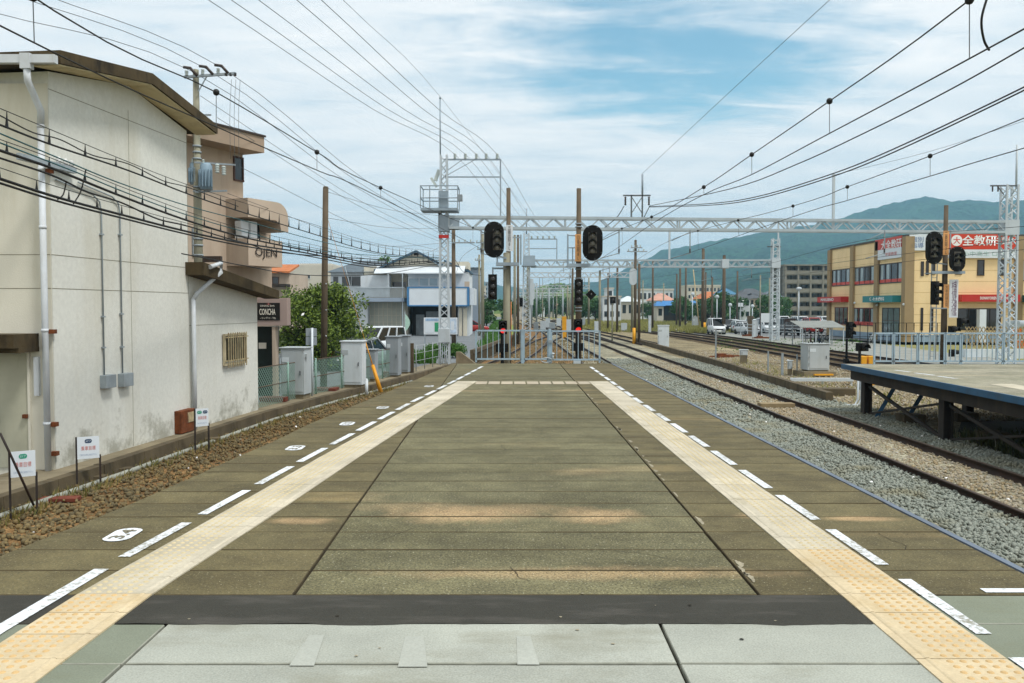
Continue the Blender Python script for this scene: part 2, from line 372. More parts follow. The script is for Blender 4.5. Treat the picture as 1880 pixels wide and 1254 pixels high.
for y1, y0 in zip(nr, nr[1:]):
    slab(y0, y1, le, lambda y: -1.75, 3); slab(y0, y1, lambda y: -1.75, lambda y: .75, 2); slab(y0, y1, lambda y: .75, lambda y: 2.2, 2); slab(y0, y1, lambda y: 2.2, re_, 3)
slab(4.36, 4.80, lambda y: 2.2, re_, 3)
slab(4.36, 4.80, le, lambda y: 2.2, 4, gap=0)
sb.build('paving_slabs', [m_slab_c, m_slab_s, m_new, m_newg, m_tar, M('joint_dirt', '#4f4631', .97, .35, 7), M('new_joint', '#8a8c80', .95, .25, 7)], platform)
ed = MB()
for a, b in zip(ys, ys[1:]):
    r0, r1 = interp(REDGE, a), interp(REDGE, b)
    for z0, z1, w0, w1 in ((-.12, .004, -.046, .0),):
        ed._add([(r0 + w0, a, z0), (r0 + w1, a, z0), (r1 + w1, b, z0), (r1 + w0, b, z0), (r0 + w0, a, z1), (r0 + w1, a, z1), (r1 + w1, b, z1), (r1 + w0, b, z1)],
                [(4, 5, 6, 7), (1, 2, 6, 5), (0, 4, 7, 3)])
ed.build('edge_angle', m_edge, platform)

# --- tactile strips
def tactile(name, path, side, y_end, y_split):
    """side = +1: the raised inner line is on the +x side of the strip"""
    tl, tn, dl, dn = MB(), MB(), MB(), MB(); y = -3.0
    while y < y_end - .05:
        y1 = min(y + .3, y_end); near = y < y_split; t = tn if near else tl
        xa, xb = interp(path, y), interp(path, y1); w = -.42 * side; z = .007 + pr.uniform(-.001, .0015); g = .0025
        def pt(u, v, zz):            # u along, v across from the inner edge
            yy = y + (y1 - y) * u; return (xa + (xb - xa) * u + w * v, yy, zz)
        e = g / .3; P = [(e, .008), (1 - e, .008), (1 - e, .992), (e, .992)]
        vs = [pt(u, v, -.004) for u, v in P] + [pt(u, v, z) for u, v in P]
        fs = [(4, 5, 6, 7), (0, 1, 5, 4), (1, 2, 6, 5), (2, 3, 7, 6), (3, 0, 4, 7)]
        if side > 0: fs = [f[::-1] for f in fs]
        t._add(vs, fs)
        vs = [pt(u, v, z + .004 * (k > 0)) for k in (0, 1) for u, v in ((e, .10 + .02 * k), (1 - e, .10 + .02 * k), (1 - e, .17 - .02 * k), (e, .17 - .02 * k))]
        t._add(vs, [f[::-1] for f in fs] if False else fs)
        if y > 2.6:
            n = 5 if y < 12 else 4; dm = dn if near else dl
            if y < 14:
                for i in range(n):
                    for k in range(n):
                        c = pt((i + .5) / n, .27 + .70 * (k + .5) / n, z); q = 8 if y < 8 else 5
                        r0, r1 = (.0165, .010)
                        vs = [(c[0] + rr * math.cos(a * 6.2832 / q), c[1] + rr * math.sin(a * 6.2832 / q), c[2] + h) for rr, h in ((r0, 0), (r1, .005)) for a in range(q)]
                        dm._add(vs, [tuple(range(q, 2 * q))] + [(a, (a + 1) % q, q + (a + 1) % q, q + a) for a in range(q)])
        y = y1
    root = tag(tl.build(name, m_tac), kind='structure')
    tn.build('newer_tiles', m_tacn, root); dn.build('raised_domes', m_domen, root); dl.build('faded_domes', m_dome, root)
tactile('tactile_paving', LTAC, +1, 18.85, 4.75)
tactile('tactile_paving', RTAC, -1, 18.85, 5.5)
cr = MB(); x0, x1 = interp(LTAC, 18.5), interp(RTAC, 18.5); n = 9
for i in range(n):
    a = x0 + (x1 - x0) * i / n + .02; b = x0 + (x1 - x0) * (i + 1) / n - .015
    cr.box(a, 18.2, -.003, b, 18.82, .006)
tag(cr.build('tactile_paving', M('pale_pink_tile', '#a79c88', .85, .12, 3, island=.06)), kind='structure')

# --- painted marks, children of the platform
def mark(path, y0, y1, w):
    b = MB(); n = max(1, int((y1 - y0) / .3))
    for i in range(n):
        a, c = y0 + (y1 - y0) * i / n, y0 + (y1 - y0) * (i + 1) / n; xa, xc = interp(path, a), interp(path, c)
        b.quad((xa - w / 2, a, .0052), (xa + w / 2, a, .0052), (xc + w / 2, c, .0052), (xc - w / 2, c, .0052))
    b.build('painted_dash', m_line, platform)
for k in range(16): mark(LDASH, 5.53 + 1.15 * k, 6.42 + 1.15 * k, .078)
mark(LDASH, 2.6, 5.27, .09)
for k in range(17): mark(RDASH, 4.21 + 1.15 * k, 5.07 + 1.15 * k, .078)
mark(RDASH, 3.06, 3.92, .095)
b = MB(); b.quad((2.66, 4.83, .0052), (3.05, 4.83, .0052), (3.05, 4.90, .0052), (2.66, 4.90, .0052)); b.build('painted_dash', m_line, platform)
m_oval_txt = M('grey_stencil', '#6f6a58', .9, .1)
for (x, y, s) in ((-2.74, 6.08, '3.4'), (-2.47, 9.88, '3.3'), (-2.27, 11.96, '3.2'), (-2.07, 13.9, '3.1'), (-1.69, 17.7, '2.4')):
    b = MB(); P = []
    for i in range(24):
        t = 2 * math.pi * i / 24; r = .095
        P.append((x + r * math.cos(t) , y + r * math.sin(t) + (.085 if math.sin(t) > 0 else -.085), .0054))
    b._add(P, [tuple(range(24))]); ov = b.build('door_number_oval', m_line, platform)
    text('door_number', s, (x, y, .0054), (0.05, 1, 0), (-1, .05, 0), .105, m_oval_txt, ov, w=.25, bold=.02, depth=.003)

# ragged asphalt edge, mortar repairs, cracks and washed streaks of the platform
fx = random.Random(11)
m_pat = M('pale_mortar', '#8d8672', .95, .25, 6, fine=.2, fscale=60); m_crk = M('crack_line', '#26231a', .95, .2, 4); m_wash = M('washed_streak', '#9da097', .9, .08, 2, fine=.08, fscale=90)
def ragged(x0, x1):
    b = MB(); n = int((x1 - x0) / .05); P = []; q = 0
    for i in range(n + 1):
        q = q * .8 + fx.uniform(-.008, .008); P.append((x0 + (x1 - x0) * i / n, 4.352 + q - .012 * math.sin(i * .21) ** 4, .003))
    vs = P + [(p[0], 4.60, .003) for p in P]; k = n + 1
    b._add(vs, [(i, i + 1, k + i + 1, k + i) for i in range(n)]); b.build('asphalt_edge', m_tar, platform)
ragged(interp(LTAC, 4.4) + .01, interp(RTAC, 4.4) - .01)
for i in range(26):
    y = 4.85 + fx.random() ** 1.4 * 12; x = seamR(y) + fx.uniform(.004, .02); L_ = fx.uniform(.06, .28); w = fx.uniform(.015, .05); b = MB(); n = 7; P = []
    for k in range(n): P.append((x + .006 + fx.uniform(0, .006), y + L_ * k / (n - 1), .0035))
    for k in range(n): P.append((x + .012 + w * math.sin(math.pi * (k + .5) / n) * fx.uniform(.5, 1.1), y + L_ * (1 - k / (n - 1)), .0035))
    b._add(P, [tuple(range(len(P)))]); b.build('mortar_repair', m_pat, platform)
for (x, y, L_, a) in ((-.9, 5.9, .5, 1.2), (.4, 7.3, .45, .3), (1.0, 5.5, .4, 2.2), (2.6, 5.7, .45, .9), (-2.6, 7.4, .5, 2.0), (-.2, 9.6, .7, .5), (-3.0, 6.5, .3, .4), (2.75, 8.8, .6, 1.9), (.1, 5.05, .3, 2.8)):
    b = MB(); p = Vector((x, y, .0035)); n = 9
    for k in range(n):
        a += fx.uniform(-.5, .5); q = p + Vector((math.cos(a), math.sin(a), 0)) * L_ / n; s_ = Vector((-math.sin(a), math.cos(a), 0)) * .0022; b._add([p - s_, q - s_ * .8, q + s_ * .8, p + s_], [(0, 1, 2, 3)]); p = q
    b.build('crack', m_crk, platform)
for (xa, ya, xb, yb, w) in ((582, 1166, 556, 1222, .05), (762, 1168, 760, 1224, .06), (962, 1168, 972, 1220, .045)):
    p, q = G(xa, ya, .0036), G(xb, yb, .0036); b = MB(); b._add([p - Vector((w * .8, 0, 0)), q - Vector((w * 1.2, 0, 0)), q + Vector((w, 0, 0)), p + Vector((w * .7, 0, 0))], [(0, 1, 2, 3)][::1]); b.f[-1] = (0, 1, 2, 3); b.build('washed_streak', m_wash, platform)
for i in range(45):
    y = 3.4 + fx.random() ** 1.3 * 8; x = fx.uniform(-2.9, 2.9); r = fx.uniform(.004, .013); b = MB(); n = 8
    b._add([(x + r * math.cos(k * .785) * fx.uniform(.7, 1.2), y + r * math.sin(k * .785) * fx.uniform(.7, 1.2), .0062) for k in range(n)], [tuple(range(n))])
    if interp(LTAC, y) < x < interp(RTAC, y): b.build('gum_spot', m_pat if i % 5 else m_crk, platform)

# --- tracks
m_rail = M('rusty_rail', '#2b1d12', .8, .3, 2, dirt='#42291a', damt=.5); m_railtop = M('rail_head', '#4a3c30', .5, .25, 3, metal=.3)
m_sleep = M('concrete_sleeper', '#8d8066', .95, .25, 2, dirt='#5d4a2e', damt=.7, dscale=(1, 1, 1)); m_wood = M('timber_sleeper', '#4a3a28', .95, .3, 2)
def smooth_path(pts, step=.6):
    ys = np.arange(pts[0][0], pts[-1][0], step); Y = np.array([p[0] for p in pts], float); X = np.array([p[1] for p in pts], float)
    if len(pts) > 2:
        m_ = np.gradient(X, Y); i = np.clip(np.searchsorted(Y, ys) - 1, 0, len(Y) - 2); h = Y[i + 1] - Y[i]; t = (ys - Y[i]) / h
        xs = (2 * t**3 - 3 * t**2 + 1) * X[i] + (t**3 - 2 * t**2 + t) * h * m_[i] + (-2 * t**3 + 3 * t**2) * X[i + 1] + (t**3 - t**2) * h * m_[i + 1]
    else: xs = np.interp(ys, Y, X)
    return np.stack([xs, ys], 1)
PROF = [(-.062, 0), (.062, 0), (.062, .012), (.012, .03), (.010, .112), (.034, .122), (.034, .15), (-.034, .15), (-.034, .122), (-.010, .112), (-.012, .03), (-.062, .012)]
def track(label, pts, near=0, sleeper=m_sleep, z=RAIL, step=.6):
    P = smooth_path(pts, step); T = np.gradient(P, axis=0); T /= np.linalg.norm(T, axis=1)[:, None]; Nn = np.stack([T[:, 1], -T[:, 0]], 1)
    root = thing('railway_track', label, 'railway track', (P[0, 0], P[0, 1], z - .155))
    base = np.array(root.location)
    for s in (-1, 1):
        c = P + Nn * (.7505 * s); k = len(PROF); n = len(c)
        V = np.zeros((n, k, 3)); 
        for j, (px, pz) in enumerate(PROF): V[:, j, :2] = c + Nn * px; V[:, j, 2] = z - .15 + pz
        V = V.reshape(-1, 3) - base
        i = np.arange(n - 1)[:, None] * k; j = np.arange(k)[None, :]; j2 = (j + 1) % k
        F = np.stack([i + j, i + j2, i + k + j2, i + k + j], -1).reshape(-1, 4)
        o = np_mesh('rail', V, F, [m_rail, m_railtop], root); mi = np.zeros(len(F), np.int32); mi[np.arange(len(F)) % k == 6] = 1
        o.data.polygons.foreach_set('material_index', mi); OFF[o.name] = Vector(base)
    far = MB(); proto = None; cnt = 0
    S = smooth_path(pts, .62); TS = np.gradient(S, axis=0)
    for (x, y), (tx, ty) in zip(S, TS):
        rz = -math.atan2(tx, ty)
        if cnt < near:
            if proto is None:
                b = MB(); w, l, h = .12, 1.25, .1
                b._add([(-l, -w, -h), (l, -w, -h), (l, w, -h), (-l, w, -h), (-l, -w * .8, 0), (l, -w * .8, 0), (l, w * .8, 0), (-l, w * .8, 0)], [(4, 5, 6, 7), (0, 1, 5, 4), (1, 2, 6, 5), (2, 3, 7, 6), (3, 0, 4, 7)])
                for sx in (-.75, .75): b.box(sx - .09, -.05, 0, sx + .09, .05, .03)
                proto = b.build('sleeper', sleeper, root, world=False); o = proto
            else: o = dup(proto, parent=root)
            o.location = Vector((x, y, z - .165)) - root.location; o.rotation_euler = (0, 0, rz); cnt += 1
        else: far.obox((x, y, z - .20), (2.3, .22, .09), rz)
    if far.v: o = far.build('sleepers', sleeper, root); o['kind'] = 'stuff'
    return root
T1 = [(-6, 7.77), (30, 7.77), (95, 7.8), (230, 7.95), (420, 8.0)]
T0 = [(-6, 4.42), (30, 4.36), (60, 4.32), (95, 4.3), (230, 4.3), (420, 4.2)]
TL = [(-6, -5.0), (6, -4.85), (12, -4.35), (24, -3.25), (36, -1.62), (48, .0), (60, 1.2), (83, 2.75), (108, 4.0), (128, 4.28)]
T2 = [(14, 16.6), (43, 17.1), (60, 17.4), (92, 17.0), (130, 13.2), (170, 9.6), (190, 8.3)]
T3 = [(14, 20.2), (50, 20.4), (80, 20.6), (110, 19.6), (140, 16.2), (180, 11.2), (210, 9.0)]
T5 = [(68, 10.9), (90, 10.4), (120, 9.2), (150, 8.2)]
track('nearest visible track, rusty brown rails in pale grey ballast', T1, 78)
track('track hidden close under the right platform edge, emerging past the gate', T0, 0)
track('track curving along the left edge of the platform to the junction', TL, 0)
track('dark rails running behind the square grey cabinet on the right', T2, 0, m_wood)
track('farthest of the right-hand tracks, beside the gravel path', T3, 0, m_wood)
track('short rusty siding beside the grey box in the middle of the yard', T5, 0, m_wood)
track('left-hand crossover of the diamond junction beyond the gate', [(92, 7.75), (104, 7.2), (122, 5.0), (134, 4.35)], 0, m_wood)
track('right-hand crossover of the diamond junction beyond the gate', [(96, 4.35), (108, 5.0), (126, 7.2), (138, 7.8)], 0, m_wood)
track('curved siding overgrown with grass by the field', [(112, 19.5), (125, 20.5), (140, 23.5), (160, 30.0), (176, 38)], 0, m_wood)
track('inner ladder track crossing from the nearest track toward the gate', [(66, 7.77), (80, 7.3), (102, 4.9), (116, 4.32)], 0, m_wood)
track('stub track leaving the junction on the right', [(112, 7.85), (130, 9.2), (150, 10.6), (172, 11.2)], 0, m_wood)
track('siding leaving the junction on the left toward the street', [(120, 4.25), (140, 3.2), (165, 1.9), (230, 1.4), (300, 1.3)], 0, m_wood)
track('short ladder between the curving track and the straight one before the junction', [(62, 1.35), (76, 2.9), (94, 5.2), (112, 7.4), (124, 7.8)], 0, m_wood)
track('further crossover track toward the far portals', [(150, 4.3), (165, 5.0), (185, 7.3), (200, 7.95)], 0, m_wood)

def bed_mat(name, a, b_, c):
    m = bpy.data.materials.new(name); m.use_nodes = True; nt = m.node_tree; N = nt.nodes; L = nt.links; b = N['Principled BSDF']; b.inputs['Roughness'].default_value = .95; b.inputs['Specular IOR Level'].default_value = .2
    tc = N.new('ShaderNodeTexCoord'); v = N.new('ShaderNodeTexVoronoi'); v.inputs['Scale'].default_value = 17; L.new(tc.outputs['Object'], v.inputs['Vector'])
    rp = N.new('ShaderNodeValToRGB'); e = rp.color_ramp.elements; e[0].color = (*lin(a), 1); e[1].color = (*lin(b_), 1); q = e.new(.5); q.color = (*lin(c), 1)
    sp = N.new('ShaderNodeSeparateColor'); L.new(v.outputs['Color'], sp.inputs[0]); L.new(sp.outputs[0], rp.inputs[0])
    n = N.new('ShaderNodeTexNoise'); n.inputs['Scale'].default_value = .45; n.inputs['Detail'].default_value = 6; L.new(tc.outputs['Object'], n.inputs['Vector'])
    mr = N.new('ShaderNodeMapRange'); L.new(n.outputs[0], mr.inputs[0]); mr.inputs[1].default_value = .35; mr.inputs[2].default_value = .65; mr.inputs[3].default_value = .65; mr.inputs[4].default_value = 1.2
    x = N.new('ShaderNodeMixRGB'); x.blend_type = 'MULTIPLY'; x.inputs[0].default_value = 1; L.new(rp.outputs[0], x.inputs[1]); L.new(mr.outputs[0], x.inputs[2]); L.new(x.outputs[0], b.inputs['Base Color'])
    bp = N.new('ShaderNodeBump'); bp.inputs['Strength'].default_value = .9; bp.inputs['Distance'].default_value = .05; bp.invert = True; L.new(v.outputs['Distance'], bp.inputs['Height']); L.new(bp.outputs[0], b.inputs['Normal'])
    return m
m_bedg = bed_mat('grey_ballast', '#67634f', '#b3ae99', '#8f8a74'); m_bedb = bed_mat('brown_ballast', '#614729', '#9c7c52', '#7b5f3c'); m_bedt = bed_mat('tan_ballast', '#6e6247', '#a89d80', '#8b7f62')
def bed(name, x0, x1, y0, y1, mat, z=BED, st=1.0):
    nx, ny = max(2, int((x1 - x0) / st)), max(2, int((y1 - y0) / (st * 3))); b = MB(); idx = {}
    for j in range(ny + 1):
        for i in range(nx + 1):
            b.v.append((x0 + (x1 - x0) * i / nx, y0 + (y1 - y0) * j / ny, z + (pr.uniform(-.02, .012) if 0 < i < nx else 0)))
    w = nx + 1
    b.f = [(j * w + i, j * w + i + 1, (j + 1) * w + i + 1, (j + 1) * w + i) for j in range(ny) for i in range(nx)]; b.sm = [True] * len(b.f); b.mi = [0] * len(b.f)
    return tag(b.build(name, mat), kind='structure')
bed('ballast_bed', -8.0, 3.5, -6, 150, m_bedb); bed('ballast_bed', 3.5, 9.9, -6, 430, m_bedg); bed('ballast_bed', 9.9, 23.0, -6, 230, m_bedt, BED - .004); bed('ballast_bed', -1.0, 3.5, 150, 430, m_bedt)

ICO = None
def stones(name, xf, n, y0, y1, s0, s1, mat, seed, zf=0.0, zr=.03, power=1.0):
    """loose angular stones: xf(y) -> (xmin, xmax)"""
    rg = np.random.default_rng(seed); phi = (1 + 5 ** .5) / 2
    base = np.array([(-1, phi, 0), (1, phi, 0), (-1, -phi, 0), (1, -phi, 0), (0, -1, phi), (0, 1, phi), (0, -1, -phi), (0, 1, -phi), (phi, 0, -1), (phi, 0, 1), (-phi, 0, -1), (-phi, 0, 1)]) / 1.9
    fc = np.array([(0, 11, 5), (0, 5, 1), (0, 1, 7), (0, 7, 10), (0, 10, 11), (1, 5, 9), (5, 11, 4), (11, 10, 2), (10, 7, 6), (7, 1, 8), (3, 9, 4), (3, 4, 2), (3, 2, 6), (3, 6, 8), (3, 8, 9), (4, 9, 5), (2, 4, 11), (6, 2, 10), (8, 6, 7), (9, 8, 1)])
    y = y0 + (y1 - y0) * rg.random(n) ** power
    lo = np.array([xf(v)[0] for v in y]); hi = np.array([xf(v)[1] for v in y]); x = lo + (hi - lo) * rg.random(n)
    s = (s0 + (s1 - s0) * rg.random(n) ** 1.6) / 2
    V = base[None] * (1 + rg.uniform(-.28, .28, (n, 12, 3))) * (s[:, None, None] * rg.uniform(.65, 1.25, (n, 1, 3)))
    q = rg.normal(size=(n, 4)); q /= np.linalg.norm(q, axis=1)[:, None]; a, b, c, d = q.T
    Rm = np.stack([1 - 2 * (c * c + d * d), 2 * (b * c - a * d), 2 * (b * d + a * c), 2 * (b * c + a * d), 1 - 2 * (b * b + d * d), 2 * (c * d - a * b), 2 * (b * d - a * c), 2 * (c * d + a * b), 1 - 2 * (b * b + c * c)], -1).reshape(n, 3, 3)
    V = np.einsum('nij,nkj->nki', Rm, V); z = BED + zf + rg.random(n) * zr + (zr_f(x) if False else 0)
    V += np.stack([x, y, z], -1)[:, None, :]
    F = (fc[None] + (np.arange(n) * 12)[:, None, None]).reshape(-1, 3)
    return tag(np_mesh(name, V.reshape(-1, 3), F, mat), kind='stuff', label=None)
def stone_mat(name, cols):
    m = bpy.data.materials.new(name); m.use_nodes = True; nt = m.node_tree; N = nt.nodes; L = nt.links; b = N['Principled BSDF']; b.inputs['Roughness'].default_value = .9; b.inputs['Specular IOR Level'].default_value = .25
    g = N.new('ShaderNodeNewGeometry'); rp = N.new('ShaderNodeValToRGB'); rp.color_ramp.interpolation = 'LINEAR'; e = rp.color_ramp.elements
    for i, cc in enumerate(cols):
        p = i / (len(cols) - 1); q = e[0] if i == 0 else e[1] if i == len(cols) - 1 else e.new(p); q.position = p; q.color = (*lin(cc), 1)
    L.new(g.outputs['Random Per Island'], rp.inputs[0]); tc = N.new('ShaderNodeTexCoord'); n = N.new('ShaderNodeTexNoise'); n.inputs['Scale'].default_value = 30; n.inputs['Detail'].default_value = 3; L.new(tc.outputs['Object'], n.inputs['Vector'])
    mr = N.new('ShaderNodeMapRange'); L.new(n.outputs[0], mr.inputs[0]); mr.inputs[1].default_value = .3; mr.inputs[2].default_value = .7; mr.inputs[3].default_value = .75; mr.inputs[4].default_value = 1.2
    x = N.new('ShaderNodeMixRGB'); x.blend_type = 'MULTIPLY'; x.inputs[0].default_value = 1; L.new(rp.outputs[0], x.inputs[1]); L.new(mr.outputs[0], x.inputs[2])
    n2 = N.new('ShaderNodeTexNoise'); n2.inputs['Scale'].default_value = .9; n2.inputs['Detail'].default_value = 4; L.new(tc.outputs['Object'], n2.inputs['Vector']); r2 = N.new('ShaderNodeMapRange'); L.new(n2.outputs[0], r2.inputs[0]); r2.inputs[1].default_value = .5; r2.inputs[2].default_value = .68; r2.inputs[3].default_value = 0; r2.inputs[4].default_value = .7
    y = N.new('ShaderNodeMixRGB'); y.blend_type = 'MULTIPLY'; L.new(r2.outputs[0], y.inputs[0]); L.new(x.outputs[0], y.inputs[1]); y.inputs[2].default_value = (.86, .74, .55, 1); L.new(y.outputs[0], b.inputs['Base Color']); return m
ms_g = stone_mat('grey_stones', ['#8d9187', '#595b52', '#c4c6ba', '#7c715a', '#6f7269', '#afa17f', '#3a3a32', '#a0a59a', '#917a52', '#d6d7cc', '#5f6157', '#80867c'])
ms_t = stone_mat('tan_stones', ['#97886a', '#7b6c4e', '#b0a58a', '#8c8571', '#6a5b40', '#a08f68', '#9b968a'])
ms_b = stone_mat('brown_stones', ['#7a6a48', '#4f442e', '#988c70', '#665a3e', '#857b62', '#3c3526', '#b3a684', '#6c6855', '#7d623a', '#8b8c7c', '#d0cbb8', '#57503c'])
def clear_rail(f): return f
stones('ballast_stones', lambda y: (4.9, 7.0), 24000, 6.5, 22, .03, .078, ms_g, 1, -.01, .055, 1.25)
stones('ballast_stones', lambda y: (7.05, 8.47), 7500, 8, 26, .035, .07, ms_t, 2, -.02, .035, 1.25)
stones('ballast_stones', lambda y: (8.56, 9.8 + .09 * max(0, y - 17)), 15000, 8, 26, .03, .07, ms_g, 3, -.01, .05, 1.25)
stones('ballast_stones', lambda y: (4.9, 7.0), 7000, 20, 50, .06, .10, ms_g, 4, -.01, .05, 1.3)
stones('ballast_stones', lambda y: (7.1, 8.45), 3000, 24, 50, .05, .09, ms_t, 5, -.02, .03, 1.3)
stones('ballast_stones', lambda y: (8.6, 10.2), 4000, 24, 50, .06, .10, ms_g, 6, -.01, .04, 1.3)
stones('ballast_stones', lambda y: (-7.6 + .09 * max(0, y - 12), -5.0 + .1 * max(0, y - 10)), 15000, 4.5, 30, .04, .085, ms_b, 7, -.015, .06, 1.3)
stones('ballast_stones', lambda y: (10.4, 16.0), 9000, 22.6, 60, .05, .10, ms_t, 8, -.015, .04, 1.5)
stones('ballast_stones', lambda y: (-2.5 + .06 * (y - 25), 5.0), 8000, 30, 80, .06, .11, ms_b, 9, -.015, .03, 1.5)

so = MB(); so._add([(x, y, BED + .006) for x, y in ((9.75, -5), (21, -5), (21, 23.5), (14.5, 23.2), (11.6, 22.4), (10.6, 20.6), (9.9, 18.2))], [tuple(range(7))]); tag(so.build('deck_shade_soil', M('soil_with_painted_shade', '#2b2a18', .97, .4, 1.5, dirt='#4b4630', damt=.7, dscale=(1, 1, 1), bump=.6, bscale=20)), kind='structure')  # grassy soil, with the shade under the deck painted into its dark colour

tb = MB(); tb._add([(x, y, BED + .004) for x, y in ((15.2, 14), (22.2, 14), (22.6, 60), (22.6, 96), (15.0, 150), (11.5, 150), (14.6, 115), (15.6, 95), (15.8, 60))], [tuple(range(9))]); tag(tb.build('ballast_bed', bed_mat('dark_brown_ballast', '#3d3022', '#75664c', '#58492f')), kind='structure')
# --- hills
from mathutils import noise as mn
m_hill = M('wooded_hillside', '#28472f', .98, .45, .007, dirt='#152a1b', damt=.9, dscale=(1, 1, 1), fine=.65, fscale=.10, bump=1.0, bscale=.09, spec=.1)
for nd in m_hill.node_tree.nodes:
    if nd.type == 'BUMP': nd.inputs['Distance'].default_value = 16
def hill(name, prof, d, depth, base=-1.6, rough=1.0, nx=150, ny=44, seed=0, mat=m_hill):
    """a ridge whose skyline runs through the pixel profile at distance d"""
    xs0, xs1 = prof[0][0], prof[-1][0]; b = MB(); w = nx + 1
    for j in range(ny + 1):
        t = j / ny
        for i in range(nx + 1):
            px = xs0 + (xs1 - xs0) * i / nx; H = (ZG(interp(prof, px), d) - base); X = XG(px, d); Y = d - depth + depth * 1.5 * t
            u = t * 1.5; k = u ** 1.5 if u <= 1 else max(0, 1 - (u - 1) * 1.6)
            p = Vector((X / depth * 2.2, Y / depth * 2.2, seed)); f = mn.fractal(p * 1.6, .9, 2.1, 6); rdg = 1 - abs(mn.noise(Vector((X / depth * 5.0, Y / depth * 1.2, seed + 3))))
            edge = min(1, i / 8, (nx - i) / 8)
            z = base + H * k * edge * (1 + .0 * f) + H * rough * (.12 * f + .50 * (rdg - .72) + .16 * (.7 - abs(mn.noise(p * 4.5 + Vector((0, 0, 7))) * 2))) * math.sin(math.pi * min(u, 1)) * edge + (4.0 * mn.noise(Vector((X / 22, Y / 30, 1))) + 3 * mn.noise(Vector((X / 75, Y / 90, 4)))) * min(1, u) * min(1, d / 2000) * edge
            b.v.append((X, Y, z))
    b.f = [(j * w + i, j * w + i + 1, (j + 1) * w + i + 1, (j + 1) * w + i) for j in range(ny) for i in range(nx)]; b.sm = [True] * len(b.f); b.mi = [0] * len(b.f)
    return tag(b.build(name, mat), kind='structure')
hill('hills', [(1040, 545), (1110, 512), (1160, 488), (1195, 471), (1212, 459), (1255, 454), (1300, 444), (1345, 437), (1380, 430), (1420, 423), (1480, 414), (1530, 404), (1575, 389), (1620, 376), (1660, 367), (1695, 362), (1735, 371), (1775, 366), (1820, 372), (1880, 366), (1960, 360), (2060, 390), (2200, 420)], 2400, 1500, seed=1, nx=520, ny=120)
hill('hills', [(300, 545), (560, 538), (700, 528), (800, 520), (890, 517), (960, 530), (1030, 522), (1080, 516), (1130, 520), (1230, 525), (1330, 540)], 3000, 1100, seed=9)
hill('hills', [(1120, 560), (1200, 545), (1260, 540), (1340, 520), (1385, 500), (1420, 496), (1470, 505), (1540, 510), (1640, 512), (1760, 515), (1900, 525), (2100, 540)], 1150, 550, seed=5)
m_wood2 = M('green_wood', '#55682a', .98, .4, .03, dirt='#2c4218', damt=.85, dscale=(1, 1, 1), fine=.4, fscale=.35, bump=1.0, bscale=.3, spec=.1)
hill('hills', [(880, 566), (920, 556), (950, 546), (978, 530), (1000, 520), (1030, 517), (1055, 527), (1085, 538), (1130, 548), (1180, 557), (1230, 566)], 620, 160, seed=12, mat=m_wood2, rough=.5, nx=70, ny=34)
# ================================================================== left side
class Face:
    """a vertical wall plane through P (x, y) running along the plan direction (dx, dy); outward normal to the right of it"""
    def __init__(s, P, d):
        s.P = Vector((P[0], P[1])); s.e = Vector(d).normalized(); s.n = Vector((s.e.y, -s.e.x))
    def sz(s, x, y, o=0.0):
        r = ray(x, y); P = s.P + s.n * o
        t = (P.dot(s.n)) / (r[0] * s.n.x + r[1] * s.n.y); p = Vector((r[0] * t, r[1] * t))
        return (p - P).dot(s.e), EYE + r[2] * t
    def pt(s, u, z, o=0.0):
        p = s.P + s.e * u + s.n * o; return Vector((p.x, p.y, z))
    def px(s, x, y, o=0.0): return s.pt(*s.sz(x, y, o), o)
    def box(s, b, u0, u1, z0, z1, o0, o1):
        q = [s.pt(u0, z0, o0), s.pt(u1, z0, o0), s.pt(u1, z0, o1), s.pt(u0, z0, o1)]; b.prism(q, (0, 0, z1 - z0)); return b
    def rect(s, x0, y0, x1, y1):
        ym, xm = (y0 + y1) / 2, (x0 + x1) / 2
        return s.sz(x0, ym)[0], s.sz(x1, ym)[0], s.sz(xm, y1)[1], s.sz(xm, y0)[1]
    def pbox(s, b, x0, y0, x1, y1, o0, o1): return s.box(b, *s.rect(x0, y0, x1, y1), o0, o1)
    @property
    def r3(s): return Vector((s.e.x, s.e.y, 0))
UP = Vector((0, 0, 1))
m_road = M('street_asphalt', '#6d7275', .92, .13, .5, dirt='#565a5c', damt=.5, dscale=(1, .4, 1), fine=.12, fscale=40)
rd = MB(); rd._add([(x, y, ROADZ) for x, y in ((-60, 10), (-7.9, 10), (-7.4, 22), (-6.6, 27), (-5.6, 31.5), (-3.4, 41), (-2.75, 43.5), (-1.6, 60), (-.3, 85), (-1.2, 120), (-2.6, 200), (-3.3, 280), (-9.6, 280), (-7.4, 200), (-7.6, 120), (-8.5, 100), (-60, 100))], [tuple(range(17))])
tag(rd.build('road', m_road), kind='structure')
gv = MB(); gv._add([(x, y, -1.325) for x, y in ((-1.4, 60), (-.1, 85), (-1.0, 120), (-2.4, 200), (-1.0, 200), (.6, 120), (1.2, 90), (-.2, 62))], [tuple(range(8))]); tag(gv.build('grass_verge', M('verge', '#6f8038', .95, .35, .6, fine=.3, fscale=12)), kind='structure')

